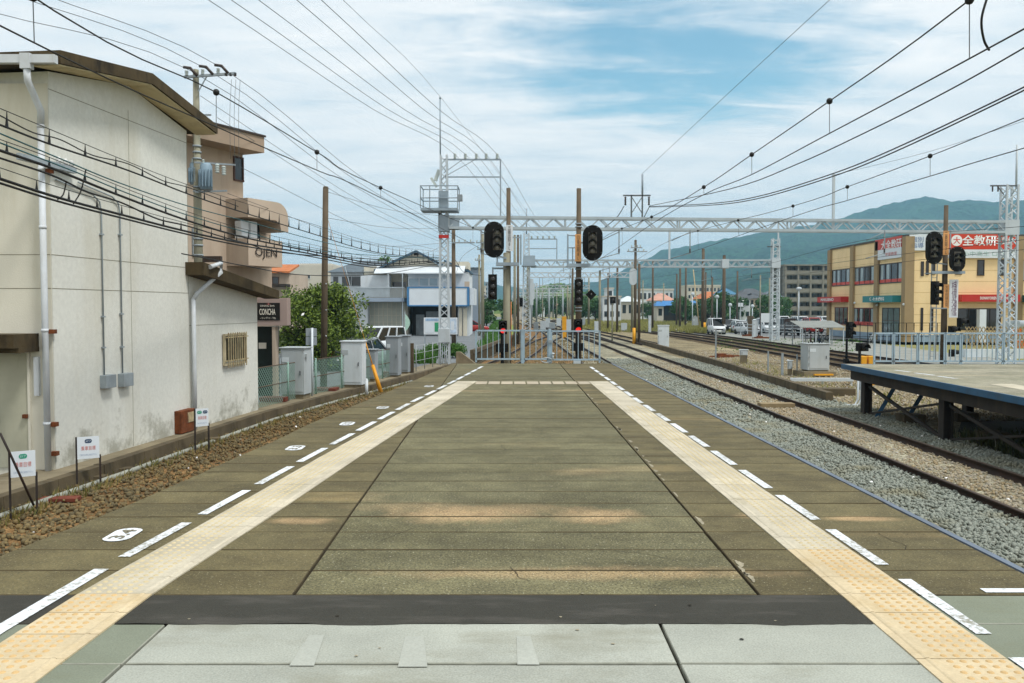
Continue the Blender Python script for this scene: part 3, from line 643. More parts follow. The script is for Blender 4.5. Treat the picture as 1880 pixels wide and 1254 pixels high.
# --- low concrete wall between the left track and the buildings
KERB = [(-4, -7.95), (8, -7.5), (12.4, -7.27), (14.9, -7.0), (19, -6.66), (22.5, -6.36), (26.7, -5.67), (31.3, -4.7), (36, -3.85), (40.4, -3.05), (42.6, -2.65)]
m_kerb = M('mossy_kerb_concrete', '#574d3a', .95, .3, 1.3, dirt='#2f2a1c', damt=.9, bump=.3, bscale=25); m_kerbtop = M('kerb_top_concrete', '#7d735d', .95, .25, .9, dirt='#4e4732', damt=.7, dscale=(1, 1, 1), bump=.2, bscale=30)
kb = MB(); kr = random.Random(4)
for (a, xa), (c, xc) in zip(KERB, KERB[1:]):
    n = max(1, int((c - a) / 1.2))
    for i in range(n):
        y0 = a + (c - a) * i / n; y1 = a + (c - a) * (i + 1) / n - .012; x0 = xa + (xc - xa) * i / n; x1 = xa + (xc - xa) * (i + 1) / n; j = kr.uniform(-.006, .006)
        kb.cur = 0
        kb._add([(x0 - .2, y0, -1.42), (x0 + j, y0, -1.42), (x1 + j, y1, -1.42), (x1 - .2, y1, -1.42), (x0 - .2, y0, -1.10 + j), (x0 - .015 + j, y0, -1.10 + j), (x1 - .015 + j, y1, -1.10 + j), (x1 - .2, y1, -1.10 + j)],
                [(4, 5, 6, 7), (0, 1, 5, 4), (1, 2, 6, 5), (2, 3, 7, 6), (3, 0, 4, 7)])
        kb.cur = 1; kb.quad((x0 - 1.25, y0, -1.115), (x0 - .19, y0, -1.115), (x1 - .19, y1, -1.115), (x1 - 1.25, y1, -1.115))
tag(kb.build('low_wall', [m_kerb, m_kerbtop]), 'low mossy concrete retaining wall along the left ballast, in front of the cream building', 'retaining wall')
tr_ = MB()
tr_.tube([(interp(KERB, y) + .16, y, -1.31) for y in np.arange(9, 36, 1.5)], .05, 6); tag(tr_.build('cable_duct', M('grey_duct', '#8b8d83', .7, .2, 2)), 'grey cable duct lying at the foot of the low left wall', 'cable duct')
# openwork concrete parapet beside the road beyond the gate
pw = thing('parapet', 'openwork concrete parapet with upright slots between the street and the curving track', 'parapet', (-1.9, 43, -1.35))
PAR = [(43.2, -2.0), (52, -1.25), (62, -.35), (74, .55), (88, 1.15)]
pb, pp = MB(), MB()
for y in np.arange(43.2, 88, .62):
    x = interp(PAR, y); pp.obox((x, y, -1.02), (.13, .17, .66), -.08)
for y in np.arange(43.2, 87.4, 2.48): pb.bar((interp(PAR, y), y, -.60), (interp(PAR, y + 2.46), y + 2.46, -.60), .17, .2); pb.bar((interp(PAR, y), y, -1.32), (interp(PAR, y + 2.46), y + 2.46, -1.32), .2, .12)
pb.build('beam', m_kerb, pw); o = pp.build('upright', m_kerb, pw); o['kind'] = 'stuff'
w = MB(); a = W(846, 640, 40); w.prism([(a.x - .2, 39.6, -1.3), (a.x + .95, 39.6, -1.3), (a.x + .95, 39.6, -1.15), (a.x, 39.6, -.42), (a.x - .2, 39.6, -.42)], (0, .5, 0)); tag(w.build('wedge_block', m_kerbtop), 'sloping concrete wedge at the start of the parapet by the gate', 'concrete block')

# --- cream plastered station building
K0 = (-7.66, 14.55); E1 = (.107, .994)
FA = Face(K0, E1); FL = Face((K0[0], K0[1]), (1, 0))      # gable face (towards the tracks), left face (towards the camera)
m_wall = M('cream_plaster', '#d0d1c9', .93, .06, .35, dirt='#b5b09c', damt=.55, dscale=(1, 1, .18), bump=.18, bscale=55, fine=.05, fscale=14)
m_wally = M('yellowed_plaster', '#d0cdbe', .93, .10, .4, dirt='#a39873', damt=.55, dscale=(1, 1, .2), bump=.18, bscale=55)
m_roofc = M('mossy_roof_edge', '#463b26', .97, .35, 1.8, dirt='#17130b', damt=.9, dscale=(1, 1, .3), bump=.4, bscale=18); m_soff = M('cream_soffit', '#cdc09a', .93, .10, .8, dirt='#8a7c58', damt=.6, dscale=(1, 1, 1))
def wall_foot_stain(m, z0, h, col, amt):
    """mould that climbs a plaster wall from the pavement, ragged edged"""
    N = m.node_tree.nodes; L = m.node_tree.links; b = N['Principled BSDF']; src = b.inputs['Base Color'].links[0].from_socket
    tc = N.new('ShaderNodeTexCoord'); s = N.new('ShaderNodeSeparateXYZ'); L.new(tc.outputs['Object'], s.inputs[0]); n = N.new('ShaderNodeTexNoise'); n.inputs['Scale'].default_value = 1.6; n.inputs['Detail'].default_value = 9; n.inputs['Roughness'].default_value = .72; L.new(tc.outputs['Object'], n.inputs['Vector'])
    r = N.new('ShaderNodeMapRange'); L.new(s.outputs[2], r.inputs[0]); r.inputs[1].default_value = z0; r.inputs[2].default_value = z0 + h; r.inputs[3].default_value = .30; r.inputs[4].default_value = 0
    a = N.new('ShaderNodeMath'); a.operation = 'ADD'; L.new(r.outputs[0], a.inputs[0]); L.new(n.outputs[0], a.inputs[1]); q = N.new('ShaderNodeMapRange'); L.new(a.outputs[0], q.inputs[0]); q.inputs[1].default_value = .70; q.inputs[2].default_value = .84; q.inputs[3].default_value = 0; q.inputs[4].default_value = amt
    x = N.new('ShaderNodeMixRGB'); L.new(q.outputs[0], x.inputs[0]); L.new(src, x.inputs[1]); x.inputs[2].default_value = lin(col) + [1]; L.new(x.outputs[0], b.inputs['Base Color'])
wall_foot_stain(m_wall, 0, 1.3, '#6f6c58', .6)
bA = thing('station_building', 'two-height cream plastered building with mossy roof edges on the far left', 'building', (K0[0], K0[1], -1.115))
def gprism(b, prof, o0, o1): b.prism([FA.pt(u, z, o0) for u, z in prof], FA.pt(0, 0, o1) - FA.pt(0, 0, o0)); return b
uE = 4.78; uL = 8.62
b = MB(); gprism(b, [(0, -1.4), (uE, -1.4), (uE, 5.48), (2.45, 5.88), (0, 5.5)], 0, -8.8); b.build('tall_wall', m_wall, bA)
b = MB(); gprism(b, [(uE, -1.4), (uL, -1.4), (uL, 1.88), (uE, 2.36)], -.02, -6); b.build('low_wall_block', m_wall, bA)
b = MB(); FL.box(b, -4.2, -.012, -1.4, 5.3, 0, .012); lf = b.build('front_wall', m_wally, bA)
b = MB(); b.cur = 0
gprism(b, [(-.42, 5.50), (2.45, 5.90), (5.25, 5.50), (5.25, 5.69), (2.45, 6.10), (-.42, 5.71)], .5, -9); rf = b.build('roof', m_roofc, bA)
b = MB(); gprism(b, [(-.40, 5.475), (2.45, 5.875), (5.23, 5.475), (5.23, 5.495), (2.45, 5.895), (-.40, 5.495)], .46, 0.0); b.build('soffit', m_soff, rf)
b = MB(); gprism(b, [(uE + .02, 2.30), (uL + .45, 1.84), (uL + .45, 2.06), (uE - .15, 2.60), (uE - .15, 2.32)], .42, .0); gprism(b, [(uE + .02, 2.40), (uL + .45, 1.88), (uL + .45, 2.06), (uE + .02, 2.58)], 0, -6.3); b.build('roof', m_roofc, bA)
m_pvc = M('pale_pvc_pipe', '#c2c8cc', .6, .12, 1.2, dirt='#8d8675', damt=.5, dscale=(1, 1, .3)); m_galv = M('galvanised_grey', '#8d979c', .55, .18, 2.5, dirt='#6b6a62', damt=.4); m_rust = M('rust', '#6b3a1c', .9, .4, 6, dirt='#34190c', damt=.8)
b = MB(); yg = K0[1] - .52
b.box(-13, yg - .11, 5.47, XG(116, yg), yg, 5.60); b.build('gutter', m_pvc, bA)
b = MB(); xd = XG(84, 14.45); b.box(XG(54, yg), yg - .125, 5.38, XG(72, yg), yg + .005, 5.62); b.tube([(XG(63, yg), yg - .06, 5.4), (XG(64, yg), yg - .06, 5.2), (XG(82, 14.4), 14.42, 4.82), (xd, 14.42, 4.6)], .055, 10); b.tube([(xd, 14.42, 4.62), (XG(83, 14.42), 14.42, -1.11)], .052, 10)
for z in (4.55, 3.85, 2.9, 1.2, -.35): b.cyl((xd, 14.42, z), (xd, 14.42, z + .05), .06, n=10)
dp = b.build('downpipe', m_pvc, bA)
b = MB()
for z in (3.84, 1.19, -.36, -.85): b = MB(); b.box(xd + .03, 14.43, z - .02, xd + .14, 14.54, z + .05); b.build('rusty_bracket', m_rust, dp)
b = MB(); p = FA.px(357, 640, .08); u = FA.sz(357, 640, .08)[0]; p0 = FA.pt(u + .62, FA.sz(388, 484, .40)[1] + .03, .44); b.tube([FA.pt(uE + .1, 2.5, .45), p0, p0 + Vector((0, 0, -.2)), FA.pt(u + .1, 1.93, .12), FA.pt(u, 1.78, .07)], .05, 10); b.tube([FA.pt(u, 1.8, .07), FA.pt(u, -1.11, .07)], .048, 10); b.build('downpipe', m_pvc, bA)
b = MB()
for y in (467.5, 529.5):
    z = FL.sz(60, y)[1]; FA.box(b, .0, uE, z - .006, z + .006, -.01, .0025)
    FL.box(b, -4, -.02, z - .006, z + .006, 0, .0145)
for uu in (FA.sz(240, 500)[0], uE - .012): FA.box(b, uu - .005, uu + .005, -1.1, 5.4, -.01, .0028)
z = FL.sz(50, 163)[1]; FA.box(b, .0, uE, z - .006, z + .006, -.01, .0026); FA.box(b, uE, uL, 1.2, 1.21, -.03, -.017); b.build('panel_joint', M('joint_line', '#7f7c6c', .95), bA)
for (xc, y0, y1, bx) in ((186, 392, 690, (183, 688, 202, 712)), (220, 394, 687, (216, 685, 234, 709))):
    b = MB(); ua = FA.sz(xc, 540)[0]; zt, zb = FA.sz(xc, y0)[1], FA.sz(xc, y1)[1]
    b.tube([FA.pt(ua - 1.3, zt + .42, .03), FA.pt(ua - .25, zt + .30, .03), FA.pt(ua - .05, zt + .2, .03), FA.pt(ua, zt, .03), FA.pt(ua, zb, .03)], .014, 7); cd = b.build('conduit', m_galv, bA)
    for zz in (zt - .4, zt - 1.9, zb + .5): b2 = MB(); FA.box(b2, ua - .04, ua + .04, zz, zz + .03, 0, .055); b2.build('clip', m_galv, cd)
    b = MB(); FA.pbox(b, *bx, .0, .13); b.build('junction_box', m_galv, bA, bevel=.008)
b = MB(); FA.pbox(b, 320, 752, 346, 793, .0, .16); b.build('rusted_meter_box', m_rust, bA, bevel=.01)
b = MB(); FA.pbox(b, 331, 756, 344, 774, .15, .175); b.build('meter_cover', M('flaking_cream', '#a99a78', .9, .3, 9, dirt='#5b2e16', damt=.9), bA)
wr = FA.rect(409, 612, 449, 669); b = MB(); FA.box(b, wr[0] + .08, wr[1] - .06, wr[2] + .1, wr[3] - .06, -.03, .012); win = b.build('window', glass('dark_wavy_glass', '#3c3a2c', .15), bA)
b = MB(); t = .05
for r in ((wr[0], wr[1], wr[3] - t, wr[3]), (wr[0], wr[1], wr[2], wr[2] + t)): FA.box(b, *r, .0, .07)
for r in ((wr[0], wr[0] + t, wr[2] + t, wr[3] - t), (wr[1] - t, wr[1], wr[2] + t, wr[3] - t)): FA.box(b, *r, .0, .06)
b.build('window_frame', M('rust_stained_cream', '#b2a78a', .85, .2, 4, dirt='#7a4a22', damt=.7), win)
b = MB()
for i in range(9): uu = wr[0] + .05 + (wr[1] - wr[0] - .1) * (i + .5) / 9; FA.box(b, uu - .012, uu + .012, wr[2] - .05, wr[3] + .03, .09, .108)
for zz in (wr[2] + .1, wr[3] - .1): FA.box(b, wr[0] - .04, wr[1] + .04, zz, zz + .03, .075, .092)
b.build('security_bars', M('rusty_cream_bars', '#a39878', .8, .25, 5, dirt='#6a4020', damt=.7), win)
# door bay and canopy on the face towards the camera
b = MB(); FL.pbox(b, -60, 612, 72, 636, 0.012, .75); FL.pbox(b, -60, 636, 73, 645, 0.012, .62); b.build('door_canopy', m_roofc, bA)
b = MB(); FL.pbox(b, -75, 649, 53, 858, .012, .03); dr = b.build('door', M('stained_pale_door', '#a9a894', .7, .2, .9, dirt='#6d6a55', damt=.7, dscale=(1, 1, .3)), bA)
b = MB(); FL.pbox(b, 46, 760, 55, 767, .03, .09); b.build('handle', m_rust, dr)
b = MB(); FL.pbox(b, 66, 655, 75, 726, .012, .07); b.build('meter_tube', m_pvc, bA)
b = MB(); FL.pbox(b, 54, 645, 58, 860, .012, .05); b.build('door_jamb', m_wally, bA)
b = MB(); z = FL.sz(80, 304)[1]; FA.box(b, -.9, .55, z - .05, z + .05, .05, .12); br_ = b.build('cable_bracket', m_galv, bA)
for uu in (.1, .28, .45): b = MB(); b.lathe([(.02, 0), (.045, .02), (.03, .05), (.045, .08), (.02, .11)], FA.pt(uu, z + .05, .09), 8); b.build('insulator', M('white_porcelain', '#d6d8d6', .3), br_)

# --- pink-beige restaurant block behind it
PB = (XG(350, 27.5), 27.5); PB1 = (XG(447, 29.6), 29.6)
FB = Face(PB, (PB1[0] - PB[0], PB1[1] - PB[1])); m_pink = M('pink_beige_render', '#b5a593', .9, .1, .5, dirt='#86705f', damt=.4, dscale=(1, 1, .2), bump=.1, bscale=50); m_dark = M('dark_trim', '#3b322c', .7, .2, 2)
bB = thing('restaurant_building', 'pink-beige three-storey building with a curved balcony canopy behind the cream building', 'building', (PB[0], PB[1], -1.3))
u1 = FB.sz(447, 400)[0]; u2 = FB.sz(500, 520)[0]
b = MB(); FB.box(b, -1.5, u1, -1.3, 7.0, 0, -7); b.build('tower_wall', m_pink, bB)
b = MB(); FB.box(b, u1, u2, -1.3, 3.3, -.02, -6); b.build('wall', m_pink, bB)
ze = FB.sz(470, 278, .8)[1]; ue = FB.sz(483, 268, .8)[0]
b = MB(); FB.box(b, -1.8, ue, ze, ze + .52, .85, -7.5); rb = b.build('roof', M('pink_soffit', '#9c8a77', .9, .1, .6), bB)
b = MB(); FB.box(b, -1.84, ue + .04, ze + .52, ze + .58, .9, -7.6); b.build('roof_cap', m_dark, rb)
def win(b0, Fc, x0, y0, x1, y1, fr, gl, parent, o=.0, mull=0, t=.05, cross=0):
    r = Fc.rect(x0, y0, x1, y1); g = MB(); Fc.box(g, r[0] + t, r[1] - t, r[2] + t, r[3] - t, o - .05, o + .012); f = MB()
    Fc.box(f, r[0], r[1], r[3] - t, r[3], o - .05, o + .05); Fc.box(f, r[0], r[1], r[2], r[2] + t, o - .05, o + .06)
    for k in range(mull + 2):
        uu = r[0] + (r[1] - r[0] - t) * k / (mull + 1); Fc.box(f, uu, uu + t, r[2] + t, r[3] - t, o - .05, o + (.046 if 0 < k <= mull else .048))
    for k in range(cross):
        zz = r[2] + (r[3] - r[2]) * (k + 1) / (cross + 1); Fc.box(f, r[0] + t, r[1] - t, zz - t / 2, zz + t / 2, o - .05, o + .04)
    w_ = g.build('window', gl, parent); f.build('window_frame', fr, w_); return w_
gl_d = glass('dark_glass'); m_bronze = M('bronze_frame', '#4a2d20', .5, .15, 2)
win(0, FB, 428, 288, 446, 333, m_bronze, gl_d, bB)
win(0, FB, 352, 420, 362, 470, m_galv, glass('blue_glass', '#3c5a66'), bB)
ub0, ub1 = FB.sz(456, 460, .95)[0], FB.sz(518, 460, .95)[0]; zb0, zb1 = FB.sz(487, 489, .95)[1], FB.sz(487, 440, .95)[1]
b = MB(); FB.box(b, ub0, ub1, zb0, zb0 + .12, 0, .95); FB.box(b, ub0, ub1, zb0 + .12, zb1, .83, .95); FB.box(b, ub0, ub0 + .12, zb0 + .12, zb1, 0, .83); FB.box(b, ub1 - .12, ub1, zb0 + .12, zb1, 0, .83); bal = b.build('balcony', m_pink, bB)
text('balcony_letters', 'OJEN', FB.px(488, 466, .95), FB.r3, UP, .36, M('dark_letters', '#2b2420', .6), bal, w=1.05, bold=.004, depth=.03)
uc1 = FB.sz(529, 392, .95)[0]; zc1 = FB.sz(487, 368, .95)[1]; zc0 = zc1 - .62; P = [(ub0, zc0), (uc1 - .75, zc0)] ; rad = .42
P = [(ub0, zc0), (uc1 - .62, zc0), (uc1 - .42, zc0 - .10), (uc1 - .36, zc0 - .35), (uc1, zc0 - .35), (uc1, zc0 + .05)]
for k in range(6): t = k / 5 * math.pi / 2; P.append((uc1 - .55 + .55 * math.cos(t), zc1 - .5 + .5 * math.sin(t)))
P.append((ub0, zc1))
b = MB(); b.prism([FB.pt(u, z, 0) for u, z in P], FB.pt(0, 0, .95) - FB.pt(0, 0, 0)); b.build('balcony_canopy', m_pink, bB)
r = (u1 - 1.2, u2 - .1, zb1 - .3, zc0 - .05); b = MB(); FB.box(b, u1 + .02, u2, zb1 - .3, zc0 + .4, -.9, -.05); b.build('upper_room', m_pink, bB)
b = MB(); FB.box(b, u1 - .35, u1 + .75, zb1 - .25, zc0 - .1, -.04, .02); b.build('window', gl_d, bB)
for k, (xx, yy) in enumerate(((448, 424), (460, 424))): b = MB(); p = FB.px(xx, yy, .5); uu = FB.sz(xx, yy, .5)[0]; FB.box(b, uu - .22, uu + .22, p.z - .32, p.z + .32, .3, .6); b.build('air_conditioner', m_pvc, bB, bevel=.02)
# sign box over the ground-floor door
FS = Face((XG(475, 28.2), 28.2), (1, .02)); b = MB(); FS.pbox(b, 440, 547, 527, 598, -.5, 0); sg = b.build('sign_box', M('mauve_sign_box', '#9a8880', .85, .08, 1), bB, bevel=.01)
b = MB(); FS.pbox(b, 462, 556, 514, 588, 0, .02); pn = b.build('sign_panel', M('black_panel', '#16130f', .5, .1, 2), sg)
m_cream = M('cream_letters', '#d9d4c6', .6, .05); m_pinkl = M('rose_mark', '#b0706a', .6, .05)
text('sign_text', 'CONCHA', FS.px(491, 572.5, .02), FS.r3, UP, .20, m_cream, pn, w=.52, bold=.015, depth=.006)
text('sign_text', 'DINING BAR', FS.px(491, 561.5, .02), FS.r3, UP, .055, m_cream, pn, w=.46, depth=.006)
text('sign_text', '~コンチャ~ TEL', FS.px(492, 584, .02), FS.r3, UP, .07, m_cream, pn, w=.52, depth=.006)
b = MB(); c = FS.px(493, 560, .022)
for k in range(5): a = math.pi * (k + .5) / 5; b.bar(c, c + Vector((math.cos(a) * .085, -.001, math.sin(a) * .07)), .022, .004)
b.build('sign_mark', m_pinkl, pn)
b = MB(); FS.box(b, FS.sz(440, 640)[0], FS.sz(499, 640)[0], -1.3, FS.sz(480, 600)[1], -1.0, -.35); b.build('door', M('dark_green_door', '#1d2621', .4, .3, 1), bB)
b = MB(); FS.box(b, FS.sz(499, 640)[0], FS.sz(505, 640)[0], -1.3, FS.sz(480, 600)[1], -.45, -.05); b.build('door_post', m_pink, bB)
b = MB(); FS.pbox(b, 470, 630, 484, 641, -.34, -.32); b.build('door_notice', m_cream, bB)

# --- chain link fence, cabinets and posts on the ledge
def kx(y, back=.0): return interp(KERB, y) - back
m_green = M('green_fence_wire', '#7d9c90', .6, .15, 3); m_greyp = M('grey_steel', '#9aa3a6', .55, .12, 3, dirt='#77766b', damt=.3)
cf = thing('chain_link_fence', 'green chain-link fence along the ledge behind the grey cabinets', 'fence', (kx(23.3, .62), 23.3, -1.1))
FP = [(kx(y, .62) , y) for y in (23.3, 25.3, 27.3, 29.3, 31.3, 33.3, 35.3)]
b = MB(); rl = MB()
for (xa, ya), (xb, yb) in zip(FP, FP[1:]):
    L_ = math.hypot(xb - xa, yb - ya); h = 1.08; n = int(L_ / .12); st = h
    for i in range(-int(h / .12), n + 1):
        for sgn in (1, -1):
            s0, s1 = i * .12, i * .12 + h; z0, z1 = (-1.1, -1.1 + h) if sgn > 0 else (-1.1 + h, -1.1)
            a0, a1 = max(0, -s0 / h), min(1, (L_ - s0) / h)
            if a1 <= a0: continue
            pA = ((s0 + h * a0) / L_, z0 + (z1 - z0) * a0); pB = ((s0 + h * a1) / L_, z0 + (z1 - z0) * a1)
            b.bar((xa + (xb - xa) * pA[0], ya + (yb - ya) * pA[0], pA[1]), (xa + (xb - xa) * pB[0], ya + (yb - ya) * pB[0], pB[1]), .0075)
    for z in (-.02, -.55): rl.tube([(xa, ya, z), (xb, yb, z)], .014, 6)
b.build('wire_mesh', m_green, cf); rl.build('rail', M('brown_rail', '#5a4d3e', .7, .2, 3), cf)
for x, y in FP: b = MB(); b.cyl((x, y, -1.2), (x, y, .02), .03, n=8); b.build('post', m_green, cf)
pf = thing('post_fence', 'thin grey post-and-wire fence along the street left of the lattice mast', 'fence', (kx(36, .4), 36, -1.1))
b = MB()
for y in (36, 37.3, 38.6, 39.9, 41.2): q = MB(); x = kx(y, .5); q.cyl((x, y, -1.2), (x, y, .0), .022, n=6); q.build('post', m_greyp, pf)
for z in (-.03, -.35, -.68): b.tube([(kx(y, .5), y, z) for y in (36, 37.3, 38.6, 39.9, 41.2)], .012, 4)
b.build('wires', m_greyp, pf)
def base_at(x, y, Z=-1.115): return G(x, y, Z)
m_cab = M('pale_grey_cabinet', '#aab2b4', .55, .07, 1.2, dirt='#8a8b85', damt=.35, dscale=(1, 1, .2)); m_cab2 = M('white_cabinet_paint', '#c7d0d4', .5, .06, 1.5, dirt='#9d9f9a', damt=.3, dscale=(1, 1, .2)); m_cabd = M('mid_grey_cabinet', '#8e979d', .55, .08, 1.5, dirt='#73756f', damt=.4, dscale=(1, 1, .2))
def cabinet(label, x0, x1, ytop, ybase, depth, mat, plinth=.1, kind='plain', yaw=-.12, Z=-1.115, group=None):
    c = base_at((x0 + x1) / 2, ybase, Z); wd = (x1 - x0) / FPX * c.y; h = ZG(ytop, c.y) - Z
    r = thing('equipment_cabinet', label, 'cabinet', (c.x, c.y + depth / 2, Z), group); bs = Vector(r.location); rot = Matrix.Rotation(yaw, 3, 'Z')
    def ob(b, cx, cy, cz, sx, sy, sz): return b.obox(bs + rot @ Vector((cx, cy, cz)), (sx, sy, sz), rot=rot)
    b = MB(); ob(b, 0, 0, plinth / 2 - .05, wd * .9, depth * .9, plinth + .1); b.build('plinth', m_kerbtop, r)
    b = MB(); ob(b, 0, 0, plinth + (h - plinth) / 2, wd, depth, h - plinth); b.build('body', mat, r, bevel=.012)
    b = MB(); ob(b, 0, 0, h + .02, wd + .08, depth + .08, .035); b.build('lid', mat, r, bevel=.01)
    b = MB(); ob(b, 0, -depth / 2 - .008, plinth + (h - plinth) / 2, wd * .86, .014, (h - plinth) * .88); d = b.build('door', mat, r, bevel=.005)
    b = MB(); ob(b, wd * .34, -depth / 2 - .025, h * .52, .025, .03, .13); b.build('handle', M('dull_steel', '#60656a', .4, .1, 5, metal=.5), d)
    b = MB(); ob(b, -wd * .28, -depth / 2 - .019, h * .78, wd * .28, .008, .14); b.build('name_plate', m_cab2 if mat is not m_cab2 else m_cab, d)
    for s in (.25, .5, .75): b = MB(); ob(b, -wd * .44, -depth / 2 - .02, plinth + (h - plinth) * s, .03, .03, .09); b.build('hinge', m_galv, d)
    return r, ob, h, wd
r, ob, h, wd = cabinet('largest grey cabinet with hoods, on short legs beside the sign post', 517, 562, 640, 733, .62, m_cab, .14)
for sx in (-1, 1): b = MB(); ob(b, sx * wd * .5 + sx * .035, -.2, h * .86, .07, .14, .1); b.build('vent_hood', m_cab, r)
cabinet('white twin cabinet standing right of the brown pole', 627, 667, 628, 712, .5, m_cab2, .1)
cabinet('lower grey cabinet just behind the leaning yellow tube', 668, 690, 643, 701, .45, m_cabd, .1)
cabinet('nearer of the two tall narrow grey cabinets', 710, 733, 619, 692, .5, m_cabd, .06)
cabinet('farther of the two tall narrow grey cabinets', 734, 751, 617, 686, .45, m_cabd, .06)
b = MB(); p = base_at(592, 718); b.box(p.x - .25, p.y - .1, -1.1, p.x + .45, p.y + .5, -1.02); tag(b.build('rust_red_plate', M('rust_red_paint', '#6b3626', .85, .2, 3)), 'rust-red plate on the ledge by the foot of the brown pole', 'metal plate')
b = MB(); p = base_at(497, 738); b.box(p.x - .3, p.y - .1, -1.1, p.x + .45, p.y + .35, -.98); tag(b.build('rust_red_box', _M['rust_red_paint']), 'rust-red box on the ledge in front of the green mesh left of the big cabinet', 'metal box')
b = MB(); p = base_at(723, 692); b.box(p.x - .42, p.y - .2, -1.1, p.x - .2, p.y + .2, -.9); tag(b.build('rust_red_block', _M['rust_red_paint']), 'small rust-red block left of the two narrow grey cabinets', 'metal block')
# back of a traffic sign
p = base_at(573, 727); sp_ = thing('traffic_sign', 'back of a grey two-panel traffic sign on a pale post', 'traffic sign', (p.x, p.y, -1.115)); top = ZG(602, p.y)
b = MB(); b.tube([(p.x, p.y, -1.2), (p.x + .02, p.y, top)], .035, 8); b.build('post', m_cab2, sp_)
for (ya, yb) in ((603, 618), (619, 634)): b = MB(); b.box(p.x - .19, p.y + .045, ZG(yb, p.y), p.x + .15, p.y + .06, ZG(ya, p.y)); b.build('sign_panel', m_cabd, sp_, bevel=.01)
# leaning yellow guy guard and white marker post
a = G(700, 722, -1.36); q = W(671, 628, a.y + .25); gg = thing('guy_wire', 'thin stay wire with a leaning yellow tube guard, in front of the white cabinets', 'guy wire', a)
mid = a + (q - a) * .55
b = MB(); b.tube([a, mid], [.075, .06], 10); b.build('guard_tube', M('yellow_plastic', '#d9951c', .5, .08, 2), gg)
b = MB(); b.tube([mid, q], .022, 6); b.tube([q, W(601, 400, 30)], .008, 4); b.build('stay', M('yellow_sleeve', '#c98d2c', .6, .1, 2), gg)
p = G(673, 728, -1.36); b = MB(); b.cyl(p, p + Vector((0, 0, .55)), .055, n=10); b.ball(p + Vector((0, 0, .55)), .055, 10); tag(b.build('marker_post', m_cab2), 'short round white marker post beside the leaning yellow tube', 'marker post')
b = MB(); b.box(kx(36, .3) - .1, 36.2, -1.1, kx(36, .3) + .05, 36.4, .12); b.box(kx(36, .3) - .5, 36.2, -.25, kx(36, .3) - .1, 36.36, -.15); b.box(kx(36, .3) - .55, 36.2, -1.1, kx(36, .3) - .46, 36.36, .0); tag(b.build('cable_stand', M('old_timber', '#4d4232', .95, .3, 3)), 'dark timber stand between the grey cabinets', 'stand')
# boarding-position boards
m_board = M('white_board', '#cdd6dc', .55, .05, 1); m_teal = M('green_badge', '#2c8f74', .6, .05); m_navy = M('navy_badge', '#27425e', .6, .05); m_redt = M('faded_red_print', '#c57a72', .7, .1, 8); m_bluet = M('faded_blue_print', '#8a9db5', .7, .1)
m_postd = M('dark_iron', '#2c2622', .7, .3, 4, dirt='#56351f', damt=.5)
def board(label, x0, yt0, x1, yt1, h, ybase, badges, d):
    a, c = W(x0, yt0, d), W(x1, yt1, d + .18); r = thing('boarding_board', label, 'sign board', (a.x, a.y, -1.36), 'boarding position boards'); F_ = Face((a.x, a.y), (c.x - a.x, c.y - a.y)); u = F_.sz(x1, yt1)[0]; z1 = a.z; z0 = z1 - h
    b = MB(); F_.box(b, 0.01, u - .01, z0, z1, 0, .012); p = b.build('panel', m_board, r)
    for uu in (0, u): b = MB(); F_.box(b, uu - .014, uu + .014, -1.4, z1 if uu == 0 else z0 + .05, -.03, -.001); b.build('post', m_postd, r)
    for k, (s, mt) in enumerate(badges):
        cx = u * (.5 if len(badges) == 1 else (.3, .72)[k]); b = MB(); P = []; w_, hh = u * .13, h * .085
        for i in range(20): t = 2 * math.pi * i / 20; P.append(F_.pt(cx + w_ * (1 if math.cos(t) > 0 else -1) * .5 + hh * math.cos(t), z1 - h * .2 + hh * 1.1 * math.sin(t), .0145))
        b._add(P, [tuple(range(20))]); g = b.build('door_badge', mt, p); text('badge_text', s, F_.pt(cx, z1 - h * .2, .0145), F_.r3, UP, h * .10, m_board, g, w=w_ * 1.7, depth=.003)
    text('board_text', '乗車目標', F_.pt(u * .5, z1 - h * .52, .012), F_.r3, UP, h * .2, m_redt, p, w=u * .62, depth=.003)
    text('board_text', '〇印から3列にお並び下さい', F_.pt(u * .5, z1 - h * .82, .012), F_.r3, UP, h * .085, m_bluet, p, w=u * .74, depth=.003)
board('white boarding board with one green badge, nearest the camera', 17, 830, 66, 826, .36, 934, [('3ドア', m_teal)], 12.0)
board('white boarding board with one navy badge, second along the low wall', 140, 803, 183, 794, .36, 880, [('4ドア', m_navy)], 14.1)
board('white boarding board with green and navy badges, farthest of the three', 358, 751, 383, 746, .36, 815, [('3ドア', m_teal), ('4ドア', m_navy)], 17.6)
b = MB(); b.tube([W(0, 795, 11.8), W(18, 832, 11.9), W(62, 928, 12.0)], .016, 6); tag(b.build('steel_stay', m_postd), 'black diagonal stay rod crossing the nearest boarding board', 'stay rod')
b = MB()
for i, (x, y, w_, h_, rz) in enumerate(((165, 884, .5, .10, .2), (110, 920, .55, .06, .1), (385, 812, .45, .1, .3), (215, 868, .5, .09, .1))):
    p = G(x, y, -1.34); o = MB(); o.obox((p.x, p.y, -1.34 + h_ / 2), (w_, .22, h_), rz); o.build('x', m_kerb) if False else None
    q = MB(); q.obox((p.x, p.y, -1.34 + h_ / 2), (w_, .22, h_), rz); tag(q.build('concrete_block', m_kerb if i != 1 else _M['rust_red_paint'], bevel=.01), ['dark concrete footing block under the navy-badge board', 'rust-red brick slab lying on the brown ballast by the nearest board', 'concrete footing block under the two-badge board', 'weathered concrete block at the wall foot beyond the navy-badge board'][i], 'block')
